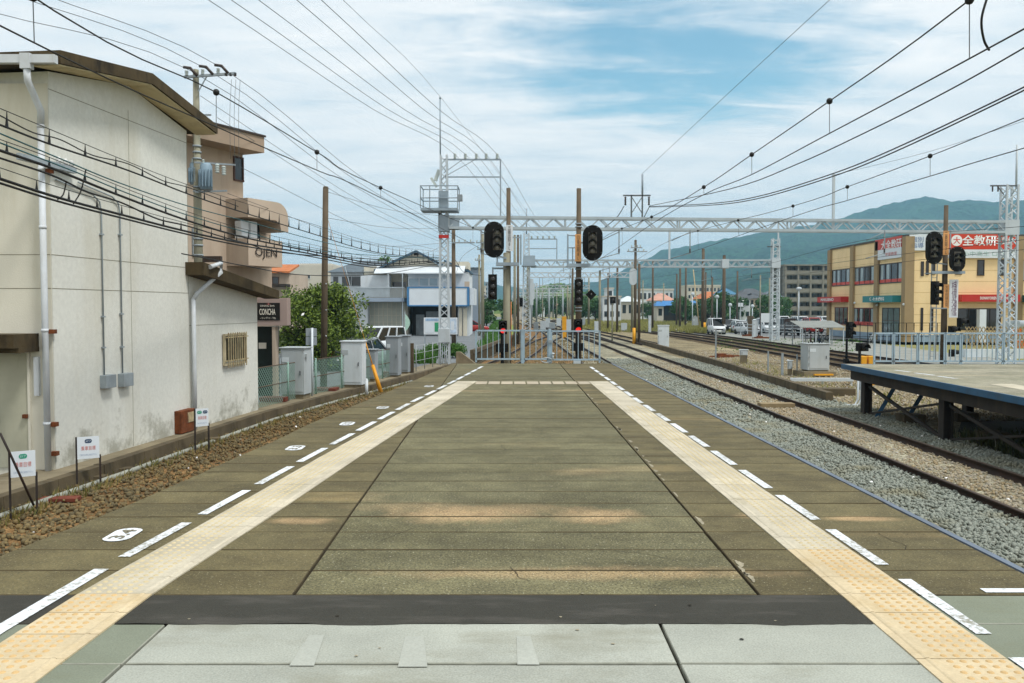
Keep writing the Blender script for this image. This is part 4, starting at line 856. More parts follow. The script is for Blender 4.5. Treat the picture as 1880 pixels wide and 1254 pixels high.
# ================================================================== railway structures
m_white = M('white_steel', '#b6c0c5', .5, .07, 1.5, dirt='#9aa0a0', damt=.4, dscale=(1, 1, .3)); m_bluegrey = M('blue_grey_steel', '#8c9ba5', .5, .1, 1.5, dirt='#70777a', damt=.4, dscale=(1, 1, .3))
m_truss = M('weathered_white_truss', '#a3afb4', .5, .08, 1.5, dirt='#83898a', damt=.4)
m_fence = M('pale_blue_fence_paint', '#93a9b6', .5, .1, 2.5, dirt='#6d6252', damt=.45, dscale=(1, 1, .5)); m_black = M('signal_black', '#0d0b08', .7, .2, 4, spec=.2); m_lens = M('dark_lens', '#1c1b18', .2, .2, 5, spec=.5); m_lensg = M('grey_lens', '#77766c', .25, .2, 5, spec=.6)
m_pole = M('brown_pole', '#5c5142', .95, .28, 1.6, dirt='#2f2515', damt=.7, dscale=(3, 3, .15), bump=.2, bscale=20); m_conc = M('grey_concrete_pole', '#868472', .92, .15, 1.6, dirt='#5f5a47', damt=.6, dscale=(2, 2, .2)); m_ins = M('pale_insulator', '#b9c4c0', .25, .08, 3); m_insd = M('dark_insulator', '#3a2f28', .35, .2, 3); m_red = M('red_paint', '#b02a20', .55, .1, 3)
m_redlit = emit('red_signal_lamp', (.9, .03, .02), .75)
def zig(b, p0, p1, q0, q1, n, t, two=False):
    """lacing between two chords p0-p1 and q0-q1"""
    p0, p1, q0, q1 = map(Vector, (p0, p1, q0, q1))
    for i in range(n):
        a, c = i / n, (i + 1) / n; P = p0.lerp(p1, a); Q = q0.lerp(q1, (a + c) / 2); P2 = p0.lerp(p1, c); b.bar(P, Q, t); b.bar(Q, P2, t)
def lattice_mast(parent, x, y, z0, z1, w, n, mat, leg=.07, taper=1.0, t=.035):
    m = MB(); h = w / 2; k = h * taper
    zig_ = MB(); cs = [(-1, -1), (1, -1), (1, 1), (-1, 1)]
    first = None
    for sx, sy in cs: m.bar((x + sx * h, y + sy * h, z0), (x + sx * k, y + sy * k, z1), leg)
    ms = m.build('mast', mat, parent)
    for (a, c) in ((0, 1), (1, 2), (2, 3), (3, 0)):
        A, B_ = cs[a], cs[c]; zig(zig_, (x + A[0] * h, y + A[1] * h, z0 + .1), (x + A[0] * k, y + A[1] * k, z1 - .05), (x + B_[0] * h, y + B_[1] * h, z0 + .1), (x + B_[0] * k, y + B_[1] * k, z1 - .05), n, t)
    zig_.build('lacing', mat, ms); return ms
def truss(parent, p, q, hgt, dep, n, mat, chord=.075, t=.045, name='beam'):
    """box truss; p, q = centre of its ends"""
    p, q = Vector(p), Vector(q); b = MB(); zs = []; hh, dd = Vector((0, 0, hgt / 2)), Vector((0, dep / 2, 0))
    for a in (-1, 1):
        for c in (-1, 1): b.bar(p + hh * a + dd * c, q + hh * a + dd * c, chord)
    for c in (-1, 1):
        lo0, lo1, hi0, hi1 = p - hh + dd * c, q - hh + dd * c, p + hh + dd * c, q + hh + dd * c; z = MB(); zig(z, lo0, lo1, hi0, hi1, n, t); zs.append(z)
        for s in (.0, .2, .4, .6, .8, 1): z.bar(lo0.lerp(lo1, s), hi0.lerp(hi1, s), t * 1.3)
    bm_ = b.build(name, mat, parent)
    for z in zs: z.build('lacing', mat, bm_)
    return bm_
def insulator(b, p, h=.3, r=.09):
    n = 4; prof = [(.02, 0)]
    for i in range(n): z = h * i / n; prof += [(r * .55, z + .01), (r, z + h / n * .45), (r * .6, z + h / n * .9)]
    prof.append((.02, h)); b.lathe(prof, p, 10); return b
# --- nearest portal
D1 = 42.0
pA_ = W(816, 668, D1); por = thing('catenary_portal', 'nearest white lattice gantry across all the tracks, with a service basket on its left mast', 'catenary gantry', (pA_.x, D1, -1.2), 'catenary portals across the tracks')
zt = ZG(285, D1); zb = ZG(409, D1); xr = XG(1848, 44.5); zbr = ZG(417.5, 44.5); xm = pA_.x
mL = lattice_mast(por, xm, D1, -1.25, zt, .47, 13, m_white, .085, .62, .045)
mR = lattice_mast(por, xr, 44.5, -1.4, ZG(340, 44.5), .62, 12, m_white, .09, .9, .05)
truss(por, (xm + .25, D1, zb), (xr - .3, 44.5, zbr), .52, .55, 25, m_truss, .12, .055)
b = MB(); b.box(xm - .26, D1 - .28, zb - .42, xm + .26, D1 + .28, zb + .36); b.box(xm + .26, D1 - .285, zb - .27, xm + .72, D1 + .285, zb + .27); b.build('gusset_plate', m_bluegrey, por)
b = MB(); b.box(xr - .36, 44.5 - .34, zbr - .4, xr + .36, 44.5 + .34, zbr + .36); b.build('gusset_plate', m_white, por)
b = MB(); b.tube([(xm - .17, D1, zt - .3), (xm - .17, D1, ZG(180, D1))], .035, 7); b.ball((xm - .17, D1, ZG(180, D1)), .06, 8); b.build('lightning_rod', m_bluegrey, por)
b = MB(); za, zc = ZG(293, D1), ZG(325, D1); xa = XG(919, D1); b.bar((xm, D1, za), (xa, D1, za), .07); b.bar((xm, D1, zc), (xa, D1, zc), .06); b.bar((xa, D1, za), (xa, D1, zb + .3), .07); b.bar((xm, D1, zc + .2), (xm + .9, D1, za), .03); b.bar((xm, D1, zc), (xm + 1.5, D1, za), .03); fr = b.build('wire_arm', m_bluegrey, por)
for x in (836, 855, 875, 893, 913): b = MB(); insulator(b, (XG(x, D1), D1, za + .03), .26, .085); b.build('insulator', m_ins, fr)
# service basket
x0, x1 = XG(775, D1), XG(842, D1); z0, z1 = ZG(384, D1), ZG(344, D1); b = MB(); y0, y1 = D1 - .55, D1 + .75
b.box(x0, y0, z0 - .12, x1, y1, z0); bk = b.build('service_basket', m_bluegrey, por); b = MB()
for x, y in ((x0, y0), ((x0 * .75 + x1 * .25), y0), (x1, y0), (x0, y1), (x1, y1), ((x0 + x1) / 2, y1)): b.bar((x, y, z0), (x, y, z1), .045)
for z in (z1, (z0 * .55 + z1 * .45)):
    for P, Q in (((x0, y0), (x1, y0)), ((x0, y0), (x0, y1)), ((x0, y1), (x1, y1)), ((x1, y0), (x1, y1))): b.bar((*P, z), (*Q, z), .045)
b.build('guard_rail', m_bluegrey, bk)
b = MB(); b.box(xm - .22, D1 - .48, z0 + .02, xm + .24, D1 - .30, ZG(353, D1)); 
for k in range(5): b.box(xm - .2 + k * .09, D1 - .51, z0 + .06, xm - .17 + k * .09, D1 - .48, ZG(358, D1))
b.build('transformer', M('transformer_grey', '#93a3ad', .5, .08, 2), por)
b = MB(); b.obox((xm - .32, D1, ZG(322, D1)), (.16, .16, .55), rot=Matrix.Rotation(.35, 3, 'Y')); b.obox((xm - .48, D1, ZG(335, D1)), (.12, .14, .5), rot=Matrix.Rotation(-.55, 3, 'Y')); b.build('cable_head', m_ins, por)
b = MB(); b.obox((XG(846, D1), D1 - .3, ZG(365, D1)), (.22, .3, .3)); b.build('switch_box', m_galv, por)
b = MB(); p = XG(816.5, D1); b.box(p - .28, D1 - .52, ZG(628, D1), p + .27, D1 - .26, ZG(603, D1)); b.build('control_box', m_white, por, bevel=.015)
b = MB()
for k in range(4): b.tube([(p - .18 + .1 * k, D1 - .36, ZG(628, D1)), (p - .18 + .1 * k + rnd.uniform(-.04, .04), D1 - .36, -1.25)], .022, 6)
b.build('cable_pipes', m_white, por)
b = MB(); b.box(xm - .24, D1 - .27, ZG(438, D1), xm + .24, D1 - .255, ZG(432, D1)); b.build('warning_band', m_red, por)
b = MB()
for xx in (1143, 1193): b.bar((XG(xx, 42.6), 42.6, ZG(359, 42.6)), (XG(1168, 42.6), 42.6, ZG(359, 42.6)), .07)
for xx in (1158, 1178): b.bar((XG(xx, 42.6), 42.6, zb + .2), (XG(xx, 42.6), 42.6, ZG(358, 42.6)), .07)
b.bar((XG(1158, 42.6), 42.6, ZG(361, 42.6)), (XG(1178, 42.6), 42.6, ZG(392, 42.6)), .035); b.bar((XG(1178, 42.6), 42.6, ZG(361, 42.6)), (XG(1158, 42.6), 42.6, ZG(392, 42.6)), .035)
fd = b.build('feeder_frame', M('dark_steel_frame', '#5b6265', .6, .2, 2), por)
b = MB(); b.tube([(XG(1178, 42.6), 42.6, ZG(358, 42.6)), (XG(1178, 42.6), 42.6, ZG(320, 42.6))], .05, 8); b.build('post', m_bluegrey, fd)
for xx in (1147, 1190): b = MB(); insulator(b, (XG(xx, 42.6), 42.6, ZG(377, 42.6)), .42, .06); b.build('insulator', m_insd, fd)
b = MB(); b.bar((XG(1527, 43.6), 43.6, ZG(421, 43.6)), (XG(1527, 43.6), 43.6, ZG(320, 43.6)), .11); b.build('beam_post', m_white, por)
b = MB(); za = ZG(342, 44.5); b.bar((XG(1813, 44.3), 44.3, za), (XG(1866, 44.3), 44.3, za), .07); b.bar((XG(1825, 44.3), 44.3, za), (XG(1838, 44.3), 44.3, za - .45), .04); ca = b.build('cross_arm', M('dark_steel_frame', '#5b6265'), por)
for xx in (1817, 1827): b = MB(); insulator(b, (XG(xx, 44.3), 44.3, za - .3), .27, .05); b.build('insulator', m_insd, ca)
b = MB(); b.tube([(XG(1860, 44.5), 44.5, ZG(345, 44.5)), (XG(1860, 44.5), 44.5, ZG(266, 44.5))], .05, 8); b.build('lightning_rod', m_white, por)
def steady(parent, x, d, ztop, zc, side):
    """drop arm that holds the contact wire"""
    b = MB(); b.bar((x + side * .9, d, ztop), (x + side * .9, d, zc + .25), .05); b.tube([(x + side * .9, d, zc + .3), (x, d, zc + .05)], .02, 6); b.tube([(x + side * .9, d, ztop - .1), (x, d, zc + .9)], .02, 6); s = b.build('steady_arm', m_galv, parent)
    q = MB(); insulator(q, (x + side * .9, d, zc + .32), .2, .055); q.build('insulator', m_insd, s)
for x in (4.3, 7.75, 17.2, 20.4): steady(por, x, 42.5, zb - .3, 3.95, 1)
steady(por, -.6, 42.4, zb - .3, 3.95, -1)
# --- second portal
D2 = 78.0; xl = XG(966.5, D2); xr2 = XG(1422, D2); z2 = ZG(484, D2)
po2 = thing('catenary_portal', 'second white lattice gantry, lower in view, ending at the slim mast before the car park', 'catenary gantry', (xl, D2, -1.3), 'catenary portals across the tracks')
lattice_mast(po2, xl, D2, -1.3, ZG(428, D2), .72, 12, m_white, .11, .6, .055); lattice_mast(po2, xr2, D2, -1.4, ZG(438, D2), .62, 15, m_white, .1, .9, .055)
truss(po2, (xl + .4, D2, z2), (xr2 - .35, D2, z2), .58, .55, 24, m_truss, .14, .075)
b = MB(); b.box(xr2 - .42, D2 - .4, ZG(492, D2), xr2 + .36, D2 + .4, ZG(475, D2)); b.build('gusset_plate', m_white, po2)
b = MB(); b.box(XG(961, D2), D2 - .7, ZG(487, D2), XG(982, D2), D2 - .4, ZG(470, D2)); b.build('transformer', _M['transformer_grey'], po2)
b = MB(); b.box(XG(958, D2), D2 - .9, ZG(489.5, D2), XG(984, D2), D2 + .6, ZG(487.5, D2)); b.build('service_basket', m_bluegrey, po2)
b = MB(); za, zc = ZG(439, D2), ZG(456.5, D2); xa = XG(1022, D2); b.bar((xl, D2, za), (xa, D2, za), .09); b.bar((xl, D2, zc), (xa, D2, zc), .08); b.bar((xa, D2, za), (xa, D2, z2), .09); fr = b.build('wire_arm', m_bluegrey, po2)
for x in (976, 987, 997, 1008, 1018): b = MB(); insulator(b, (XG(x, D2), D2, za + .03), .26, .1); b.build('insulator', m_ins, fr)
b = MB(); b.tube([(xl, D2, ZG(430, D2)), (xl, D2, ZG(383, D2))], .06, 6); b.build('lightning_rod', m_bluegrey, po2)
for xx in (1228, ): b = MB(); b.bar((XG(xx, D2), D2, z2), (XG(xx, D2), D2, ZG(424, D2)), .16); b.build('beam_post', m_white, po2)
b = MB(); b.box(XG(1329, D2) - .3, D2 - .45, ZG(493, D2), XG(1329, D2) + .3, D2 + .3, ZG(476, D2)); b.build('beam_joint', m_white, po2)
b = MB(); za = ZG(453, D2); b.bar((XG(1407, D2), D2, za), (XG(1432, D2), D2, za), .1); b.build('cross_arm', _M['dark_steel_frame'], po2)
b = MB(); b.bar((XG(1427, D2), D2, ZG(440, D2)), (XG(1427, D2), D2, ZG(405, D2)), .12); b.build('lightning_rod', m_white, po2)
b = MB(); b.box(XG(973, D2), D2 - .5, ZG(560, D2), XG(979, D2), D2 - .2, ZG(512, D2)); b.build('white_panel', m_white, po2)
for x in (4.3, 7.8, 16.9, 20.5): steady(po2, x, D2, z2 - .3, 3.95, 1)
# --- farther portals
def portal(label, d, xl, xr, zb, mat, h=.55, lat=True):
    r = thing('catenary_portal', label, 'catenary gantry', (xl, d, -1.4), 'catenary portals across the tracks')
    for x in (xl, xr):
        b = MB(); b.tube([(x, d, -1.5), (x, d, zb + 1.6)], [.17, .13], 8); b.build('mast', mat, r)
    n = max(8, int((xr - xl) / 1.0)); truss(r, (xl, d - .25, zb), (xr, d - .25, zb), h, .4, n, m_white if lat else m_galv, .10, .07)
    for x in (4.3, 7.9):
        if xl < x < xr: steady(r, x, d, zb - .3, 3.9, 1)
    for k in range(5):
        x = xl + (xr - xl) * (k + .6) / 5.3; b = MB(); b.bar((x, d - .25, zb - .25), (x, d - .25, zb - 1.3), .07); insulator(b, (x, d - .25, zb - 1.6), .3, .08); b.build('hanger', m_galv, r)
        if k % 2: b = MB(); b.bar((x + .5, d - .25, zb + .25), (x + .5, d - .25, zb + 1.6), .08); b.bar((x - .2, d - .25, zb + 1.5), (x + 1.2, d - .25, zb + 1.5), .06); b.build('beam_post', m_galv, r)
    return r
portal('third gantry, pale truss seen through the left part of the second', 106, 1.9, 14.6, ZG(505, 106), m_conc)
portal('fourth gantry, seen just above the green wood', 142, 1.0, 12.5, ZG(527, 142), m_conc)
portal('fifth gantry, grey truss across the green wood', 176, .6, 12.0, ZG(535, 176), m_galv)
portal('sixth gantry far down the line', 215, .4, 12.6, ZG(540.5, 215), m_galv)
portal('seventh gantry far down the line, small and grey', 262, .2, 12.4, ZG(545, 262), m_galv)
portal('farthest gantry in the thicket of poles', 330, 0, 12.4, ZG(549.5, 330), m_galv)

# --- poles
def pole(label, x, yt, d, w, mat, arms=(), yb=None, lean=0, kind='utility_pole', cat='pole', group=None):
    X = XG(x, d); zt = ZG(yt, d); z0 = ZG(yb, d) if yb else -1.6; r = w / 2 / FPX * d
    t = thing(kind, label, cat, (X, d, z0), group)
    b = MB(); b.tube([(X + lean, d, z0), (X, d, zt)], [r * 1.15, r * .92], 10); b.build('shaft', mat, t)
    b = MB(); b.tube([(X, d, zt - .02), (X, d, zt + .03)], [r * .98, r * .6], 10); b.build('cap', mat, t)
    for (ya, xa, xb) in arms:
        z = ZG(ya, d); a = MB(); a.bar((XG(xa, d), d - r - .05, z), (XG(xb, d), d - r - .05, z), .09); ar = a.build('cross_arm', m_galv, t)
        n = 4
        for k in range(n): q = MB(); insulator(q, (XG(xa + (xb - xa) * (k + .3) / n, d), d - r - .05, z + .04), .18, .06); q.build('insulator', m_ins, ar)
    return t
lp = pole('tall brown pole standing right of the green tree', 600, 344, 29.5, 11, m_pole, yb=716, lean=-.13)
for y in (521, 569, 617): b = MB(); p = W(596.5, y, 29.3); b.ball((p.x + .02, 29.38, p.z), .025, 6); b.build('white_marker', m_white, lp)
pole('grey-brown pole just right of the nearest lattice mast', 833, 418, 60, 7.5, m_pole, [(446, 830, 872)])
pole('slim concrete pole by the blue-grey house at the street', 886, 430, 74, 6, m_conc, [(446, 874, 900), (458, 876, 898)])
pole('slim concrete pole farther along the street', 880, 468, 90, 4, m_conc, [(478, 872, 888)])
pole('pole with the orange guard by the street beyond the gate', 945, 432, 66, 5, m_conc)
b = MB(); p = XG(937, 64); b.cyl((p, 64, -1.3), (p, 64, ZG(554, 64)), .09, n=8); tag(b.build('pole_guard', M('orange_guard', '#c9793a', .6, .1, 2)), 'orange guard tube standing beside the grey concrete signal pole', 'pole guard')
pole('brown pole left of the white lattice mast beyond the gate', 951, 432, 70, 4.5, m_pole)
rp = [('tall brown pole, left of a pair before the car park', 1290, 457, 108, 5.6), ('brown pole, right of a pair before the car park', 1328.5, 469, 96, 6), ('thin brown pole leaning behind the tall brown pole', 1295, 500, 120, 3),
      ('dark brown pole among three at the edge of the grass', 1248, 493, 132, 4), ('reddish pole left of the dark brown one at the edge of the grass', 1242, 503, 140, 3), ('grey-brown pole right of the dark brown one at the edge of the grass', 1258.5, 490, 138, 3.4),
      ('grey-brown pole in the field behind the white utility box', 1198, 478, 118, 3.6), ('brown pole in front of the car park fence, with grey head', 1307, 509, 150, 3.6), ('far brown pole behind the car park signs', 1353, 498, 165, 3.2),
      ('brown pole beside the black square signal', 1133, 492, 106, 4), ('slim brown pole left of the black square signal', 1116, 500, 118, 3.2), ('brown pole left of the right-hand signal post', 1051, 493, 80, 4.4),
      ('far pole at the end of the yard', 1218, 520, 190, 2.4), ('far pole before the blue roofs', 1180, 515, 200, 2.4), ('pale pole before the blue roofs', 1163, 522, 210, 2.2), ('far pole right of the car park signs', 1395, 505, 175, 2.6), ('grey pole behind the second portal mast', 1412, 510, 160, 2.6)]
for (lb, x, yt, d, w) in rp: pole(lb, x, yt, d, w, m_pole if 'brown' in lb or 'red' in lb else m_conc, group='poles in the yard')
pole('utility pole with two cross arms behind the oval white signal', 1166, 441, 74, 5, m_pole, [(462, 1150, 1187), (455, 1157, 1178)], group='poles in the yard')
b = pole('pole striped by bands with a yellow guard at its foot', 1173, 485, 72, 5, m_pole, group='poles in the yard')
g_ = MB(); x = XG(1164, 71); g_.cyl((x, 71, -1.4), (x, 71, ZG(602, 71)), .13, n=8); tag(g_.build('pole_guard', M('yellow_guard', '#d79a1f', .6, .1, 2)), 'yellow guard tube at the foot of the banded pole', 'pole guard')
g_ = MB(); x = XG(1293.5, 106); g_.cyl((x, 106, -1.4), (x, 106, ZG(592, 106)), .14, n=8); tag(g_.build('pole_guard', _M['yellow_guard']), 'yellow guard tube at the foot of the tall brown pole', 'pole guard')
g_ = MB(); x = XG(1036, 84); g_.box(x - .2, 83.8, -1.4, x + .2, 84.2, ZG(581, 84)); tag(g_.build('marker_box', _M['yellow_guard']), 'small yellow box beside the tracks left of the right-hand signal post', 'marker box')
pole('thin grey post with a tilted diamond behind it, beyond the gate', 1101, 497, 78, 4.2, m_conc, group='poles in the yard')
pole('leaning pale bamboo-like pole in the grass', 1272, 495, 112, 1.8, M('pale_timber', '#b7a57e', .9, .2, 2), group='poles in the yard', lean=.9)
for i, (x, yt, d) in enumerate(((985, 520, 150), (996, 528, 190), (1008, 530, 170), (1022, 536, 240), (1033, 530, 160), (1042, 524, 130), (976, 525, 135), (1015, 540, 280), (1028, 545, 320), (1002, 545, 300), (992, 540, 260), (1046, 540, 200))):
    pole('slim pole among the thicket of masts far along the tracks', x, yt, d, 2.1 if d > 180 else 3.0, m_conc if i % 2 else m_galv, group='thicket of far masts', kind='far_mast')

# --- utility pole with transformers behind the cream building
d = 26.6; X = XG(366, d); ut = thing('utility_pole', 'weathered utility pole with transformers between the cream and pink buildings', 'utility pole', (X, d, -1.3))
b = MB(); b.tube([(X, d, -1.3), (X, d, ZG(128, d))], [.17, .085], 12); b.build('shaft', m_conc, ut)
b = MB()
for y in (270, 281, 293, 345, 353, 440, 452, 470): z = ZG(y, d); b.cyl((X, d, z), (X, d, z + .05), .15 if y > 400 else .13, n=12)
b.build('band', m_galv, ut)
b = MB(); za = ZG(141, d); b.bar((XG(348, d), d - .14, ZG(144, d)), (XG(442, d), d - .2, ZG(138, d)), .07); b.bar((XG(373, d), d - .14, ZG(170, d)), (XG(389, d), d - .16, ZG(143, d)), .03); ca = b.build('cross_arm', m_galv, ut)
for x, y in ((353, 142), (382, 140), (410, 138)): b = MB(); insulator(b, (XG(x, d), d - .17, ZG(y, d)), .16, .06); b.build('insulator', m_ins, ca); b = MB(); p = W(x, y - 12, d); b.tube([p + Vector((-.22, -.1, .08)), p + Vector((0, -.15, .04)), p + Vector((.22, -.2, -.2))], .045, 7); b.build('insulator_cover', m_insd, ca)
for x in (425, 433, 441): b = MB(); insulator(b, (XG(x, d), d - .2, ZG(143, d)), .1, .05); b.build('insulator', m_insd, ca)
for (x, y0, y1, w, dy) in ((357, 301, 338, .34, .1), (383, 306, 350, .36, -.2)):
    b = MB(); p = W(x, (y0 + y1) / 2, d); h = (y1 - y0) / FPX * d; b.lathe([(w / 2, 0), (w / 2, h), (w * .38, h + .06)], (p.x, d + dy, p.z - h / 2), 14)
    for k in range(7): a = k / 7 * math.pi + math.pi; b.obox((p.x + math.cos(a) * w * .52, d + dy + math.sin(a) * w * .52, p.z - .03), (.02, .08, h * .7), rz=a + math.pi / 2)
    tf = b.build('transformer', M('blue_grey_transformer', '#7f95a3', .5, .1, 2), ut)
    q = MB(); insulator(q, (p.x - .05, d + dy - .1, p.z + h / 2), .16, .05); q.build('bushing', m_ins, tf)
for x, y in ((399, 308), (411, 312)): b = MB(); insulator(b, W(x, y + 10, d - .3), .28, .075); b.build('surge_arrester', m_ins, ut)
for x0, y0, x1, y1 in ((366, 354, 424, 352), (366, 300, 440, 305), (349, 215, 397, 214)): b = MB(); b.bar((XG(x0, d), d - .2, ZG(y0, d)), (XG(x1, d), d - .22, ZG(y1, d)), .05); b.build('bracket_arm', m_galv, ut)
b = MB(); b.obox(W(390, 486 - 10, d - .3), (.55, .16, .18)); b.build('splice_box', m_insd, ut)

# --- signals
def stadium(w, h, n=12):
    r = w / 2; k = h / 2 - r; P = []
    for i in range(n + 1): t = math.pi * i / n; P.append((r * math.cos(t), k + r * math.sin(t)))
    for i in range(n + 1): t = math.pi + math.pi * i / n; P.append((r * math.cos(t), -k + r * math.sin(t)))
    return P
def head(label, x, y, wp, hp, d, shape='oval', lamps=3, yaw=0.0, lit=None, hood=True, lw=None, off=0.0):
    p = W(x, y, d); w, h = wp / FPX * d, hp / FPX * d; r = thing('railway_signal', label, 'railway signal', p)
    e = Vector((math.cos(yaw), math.sin(yaw), 0)); n = Vector((e.y, -e.x, 0))
    def P(a, c, o=0): return p + e * a + UP * c + n * o
    prof = stadium(w, h) if shape == 'oval' else [(-w / 2, -h / 2), (w / 2, -h / 2), (w / 2, h / 2), (-w / 2, h / 2)] if shape == 'rect' else [(0, -h / 2), (w / 2, 0), (0, h / 2), (-w / 2, 0)]
    b = MB(); b.prism([P(a, c) for a, c in prof], n * (.03 if shape != 'rect' else .16)); b.build('backplate', m_black, r)
    if shape == 'oval':
        b = MB(); b.prism([P(a, c, -.16) for a, c in ((-w * .22, -h * .34), (w * .22, -h * .34), (w * .22, h * .34), (-w * .22, h * .34))], n * .16); b.build('housing', m_black, r)
        b = MB()
        for i in range(0, len(prof), 4): a, c = prof[i]; b.ball(P(a * .9, c * .93, .032), .012, 6)
        sc_ = b.build('rim_bolts', m_galv, r)
        b = MB(); w2 = w * .42; b.prism([P(a + off, c, .03) for a, c in ((-w2 / 2, -h * .29), (w2 / 2, -h * .29), (w2 / 2, h * .29), (-w2 / 2, h * .29))], n * .012); b.build('lamp_panel', M('worn_black_panel', '#45423a', .5, .3, 6), r)
    f = .042 if shape == 'oval' else .165 if shape == 'rect' else .032
    for k in range(lamps):
        z = ((lamps - 1) / 2 - k) * (h * (.21 if shape == 'oval' else .9 / lamps)) if lamps > 1 else 0; lr = lw or min(w * (.16 if shape == 'oval' else .36), h * .4 / max(lamps, 1))
        q = MB(); q.lathe([(lr, 0), (lr * .8, .02), (lr * .3, .035)], P(off, z, f), 14, axis=n); ln = q.build('lens', m_redlit if lit == k else (m_lensg if shape == 'oval' else m_lens), r)
        if hood:
            q = MB(); vs = []; m = 10
            for o_ in (0, .20):
                for i in range(m + 1): t = math.pi * (-.05 + 1.1 * i / m); rr = lr * 1.22; vs.append(P(off + rr * math.cos(t), z + rr * math.sin(t) - o_ * .12, f + o_))
            for o_ in (0, .20):
                for i in range(m + 1): t = math.pi * (-.05 + 1.1 * i / m); rr = lr * 1.12; vs.append(P(off + rr * math.cos(t), z + rr * math.sin(t) - o_ * .12, f + o_))
            s_ = m + 1; fs = [(i, i + 1, s_ + i + 1, s_ + i) for i in range(m)] + [(2 * s_ + i, 3 * s_ + i, 3 * s_ + i + 1, 2 * s_ + i + 1) for i in range(m)] + [(s_ + i, s_ + i + 1, 3 * s_ + i + 1, 3 * s_ + i) for i in range(m)]
            q._add(vs, fs, True); q.build('hood', m_black, ln)
    return r
DS = 30.0
def vplate(parent, name, x0, y0, x1, y1, d, s, mat, tmat, cols=1):
    a, c = W(x0, y0, d), W(x1, y1, d); b = MB(); b.box(a.x, d, c.z, c.x, d + .02, a.z); p = b.build(name, mat, parent); w, h = c.x - a.x, a.z - c.z
    text('plate_text', '\n'.join(s), ((a.x + c.x) / 2, d, (a.z + c.z) / 2), (1, 0, 0), UP, h * .9, tmat, p, w=w * .5, depth=.004, line=.9); return p
m_pw = M('white_plate', '#d3d9dc', .5, .05, 2, dirt='#a8a59a', damt=.3); m_po = M('orange_plate', '#dba163', .55, .08, 2, dirt='#b98452', damt=.4); m_ink = M('dark_lettering', '#45403c', .7, .1)
# left post
X = XG(930, DS); s1 = thing('signal_post', 'grey concrete signal post with a brown pole behind it, left of the gate', 'signal post', (X, DS, -1.4))
b = MB(); b.tube([(X, DS, -1.5), (X, DS, ZG(466, DS))], [.135, .115], 12); b.ball((X, DS, ZG(466, DS)), (.12, .12, .05), 10); b.build('concrete_post', m_conc, s1)
b = MB(); b.tube([(XG(933.5, DS), DS + .32, -1.5), (XG(933.5, DS), DS + .32, ZG(343, DS))], [.10, .075], 10); b.build('brown_pole', m_pole, s1)
vplate(s1, 'name_plate', 929, 413, 941.5, 461, DS - .02, '五番出発8L', m_pw, m_ink)
def footboard(parent, x0, x1, y, d):
    b = MB(); b.box(XG(x0, d), d - .35, ZG(y, d) - .035, XG(x1, d), d + .3, ZG(y, d)); b.box(XG(x0, d), d - .36, ZG(y, d) - .05, XG(x1, d), d - .33, ZG(y, d) + .06); return b.build('footboard', m_bluegrey, parent)
footboard(s1, 911, 953, 486, DS)
b = MB()
for yy in (432, 486): pass
b.bar((XG(956, DS), DS, ZG(486, DS)), (XG(956, DS), DS, ZG(431, DS)), .055); b.bar((XG(941, DS), DS, ZG(436, DS)), (XG(956, DS), DS, ZG(436, DS)), .04); b.build('rail_frame', m_bluegrey, s1)
b = MB(); b.bar((XG(904, DS), DS - .1, ZG(493, DS)), (XG(930, DS), DS - .1, ZG(493, DS)), .06); b.bar((XG(905, DS), DS - .1, ZG(504, DS)), (XG(905, DS), DS - .1, ZG(491, DS)), .05); b.bar((XG(913, DS), DS - .1, ZG(470, DS)), (XG(930, DS), DS - .1, ZG(475, DS)), .06); b.bar((XG(913, DS), DS - .1, ZG(486, DS)), (XG(913, DS), DS - .1, ZG(470, DS)), .05); b.build('bracket', m_bluegrey, s1)
head('large oval black signal left of the white name plate', 907, 440, 36.5, 66, DS - .35, 'oval', 3, .12, off=.1)
head('narrow black rectangular signal hanging left of the concrete post', 904, 527, 15.5, 46, DS - .3, 'rect', 3, .1, hood=False)
head('two-lamp signal with red lower lamp mostly behind the gate top, on the left', 923, 601, 15, 25, DS - .5, 'rect', 2, .05, lit=1)
b = MB(); p = XG(922, DS - .4); b.box(p - .21, DS - .55, ZG(645, DS), p + .21, DS - .3, ZG(630, DS)); b.tube([(p, DS - .35, -1.4), (p, DS - .35, ZG(612, DS))], .06, 8); tag(b.build('signal_stand', m_black), 'black relay box on the stand under the left red signal', 'signal stand')
# right post
X = XG(1062, DS); s2 = thing('signal_post', 'brown signal post with an orange name plate, right of the gate', 'signal post', (X, DS, -1.4))
b = MB(); b.tube([(X, DS, -1.5), (X, DS, ZG(346, DS))], [.12, .078], 12); b.build('brown_pole', m_pole, s2)
b = MB()
for y in (412, 418, 495, 512, 566, 572): z = ZG(y, DS); b.cyl((X, DS, z), (X, DS, z + .04), .125, n=12)
b.build('band', m_galv, s2)
vplate(s2, 'name_plate', 1056, 430, 1067, 480, DS - .16, '四番出発8L', m_po, m_ink)
footboard(s2, 1040, 1082, 488, DS)
b = MB(); b.bar((XG(1042, DS), DS, ZG(488, DS)), (XG(1042, DS), DS, ZG(430, DS)), .055); b.bar((XG(1042, DS), DS, ZG(432, DS)), (XG(1058, DS), DS, ZG(433, DS)), .04); b.bar((XG(1051, DS), DS, ZG(455, DS)), (XG(1051, DS), DS, ZG(486, DS)), .035); b.bar((XG(1042, DS), DS, ZG(455, DS)), (XG(1058, DS), DS, ZG(455, DS)), .035); b.build('rail_frame', m_bluegrey, s2)
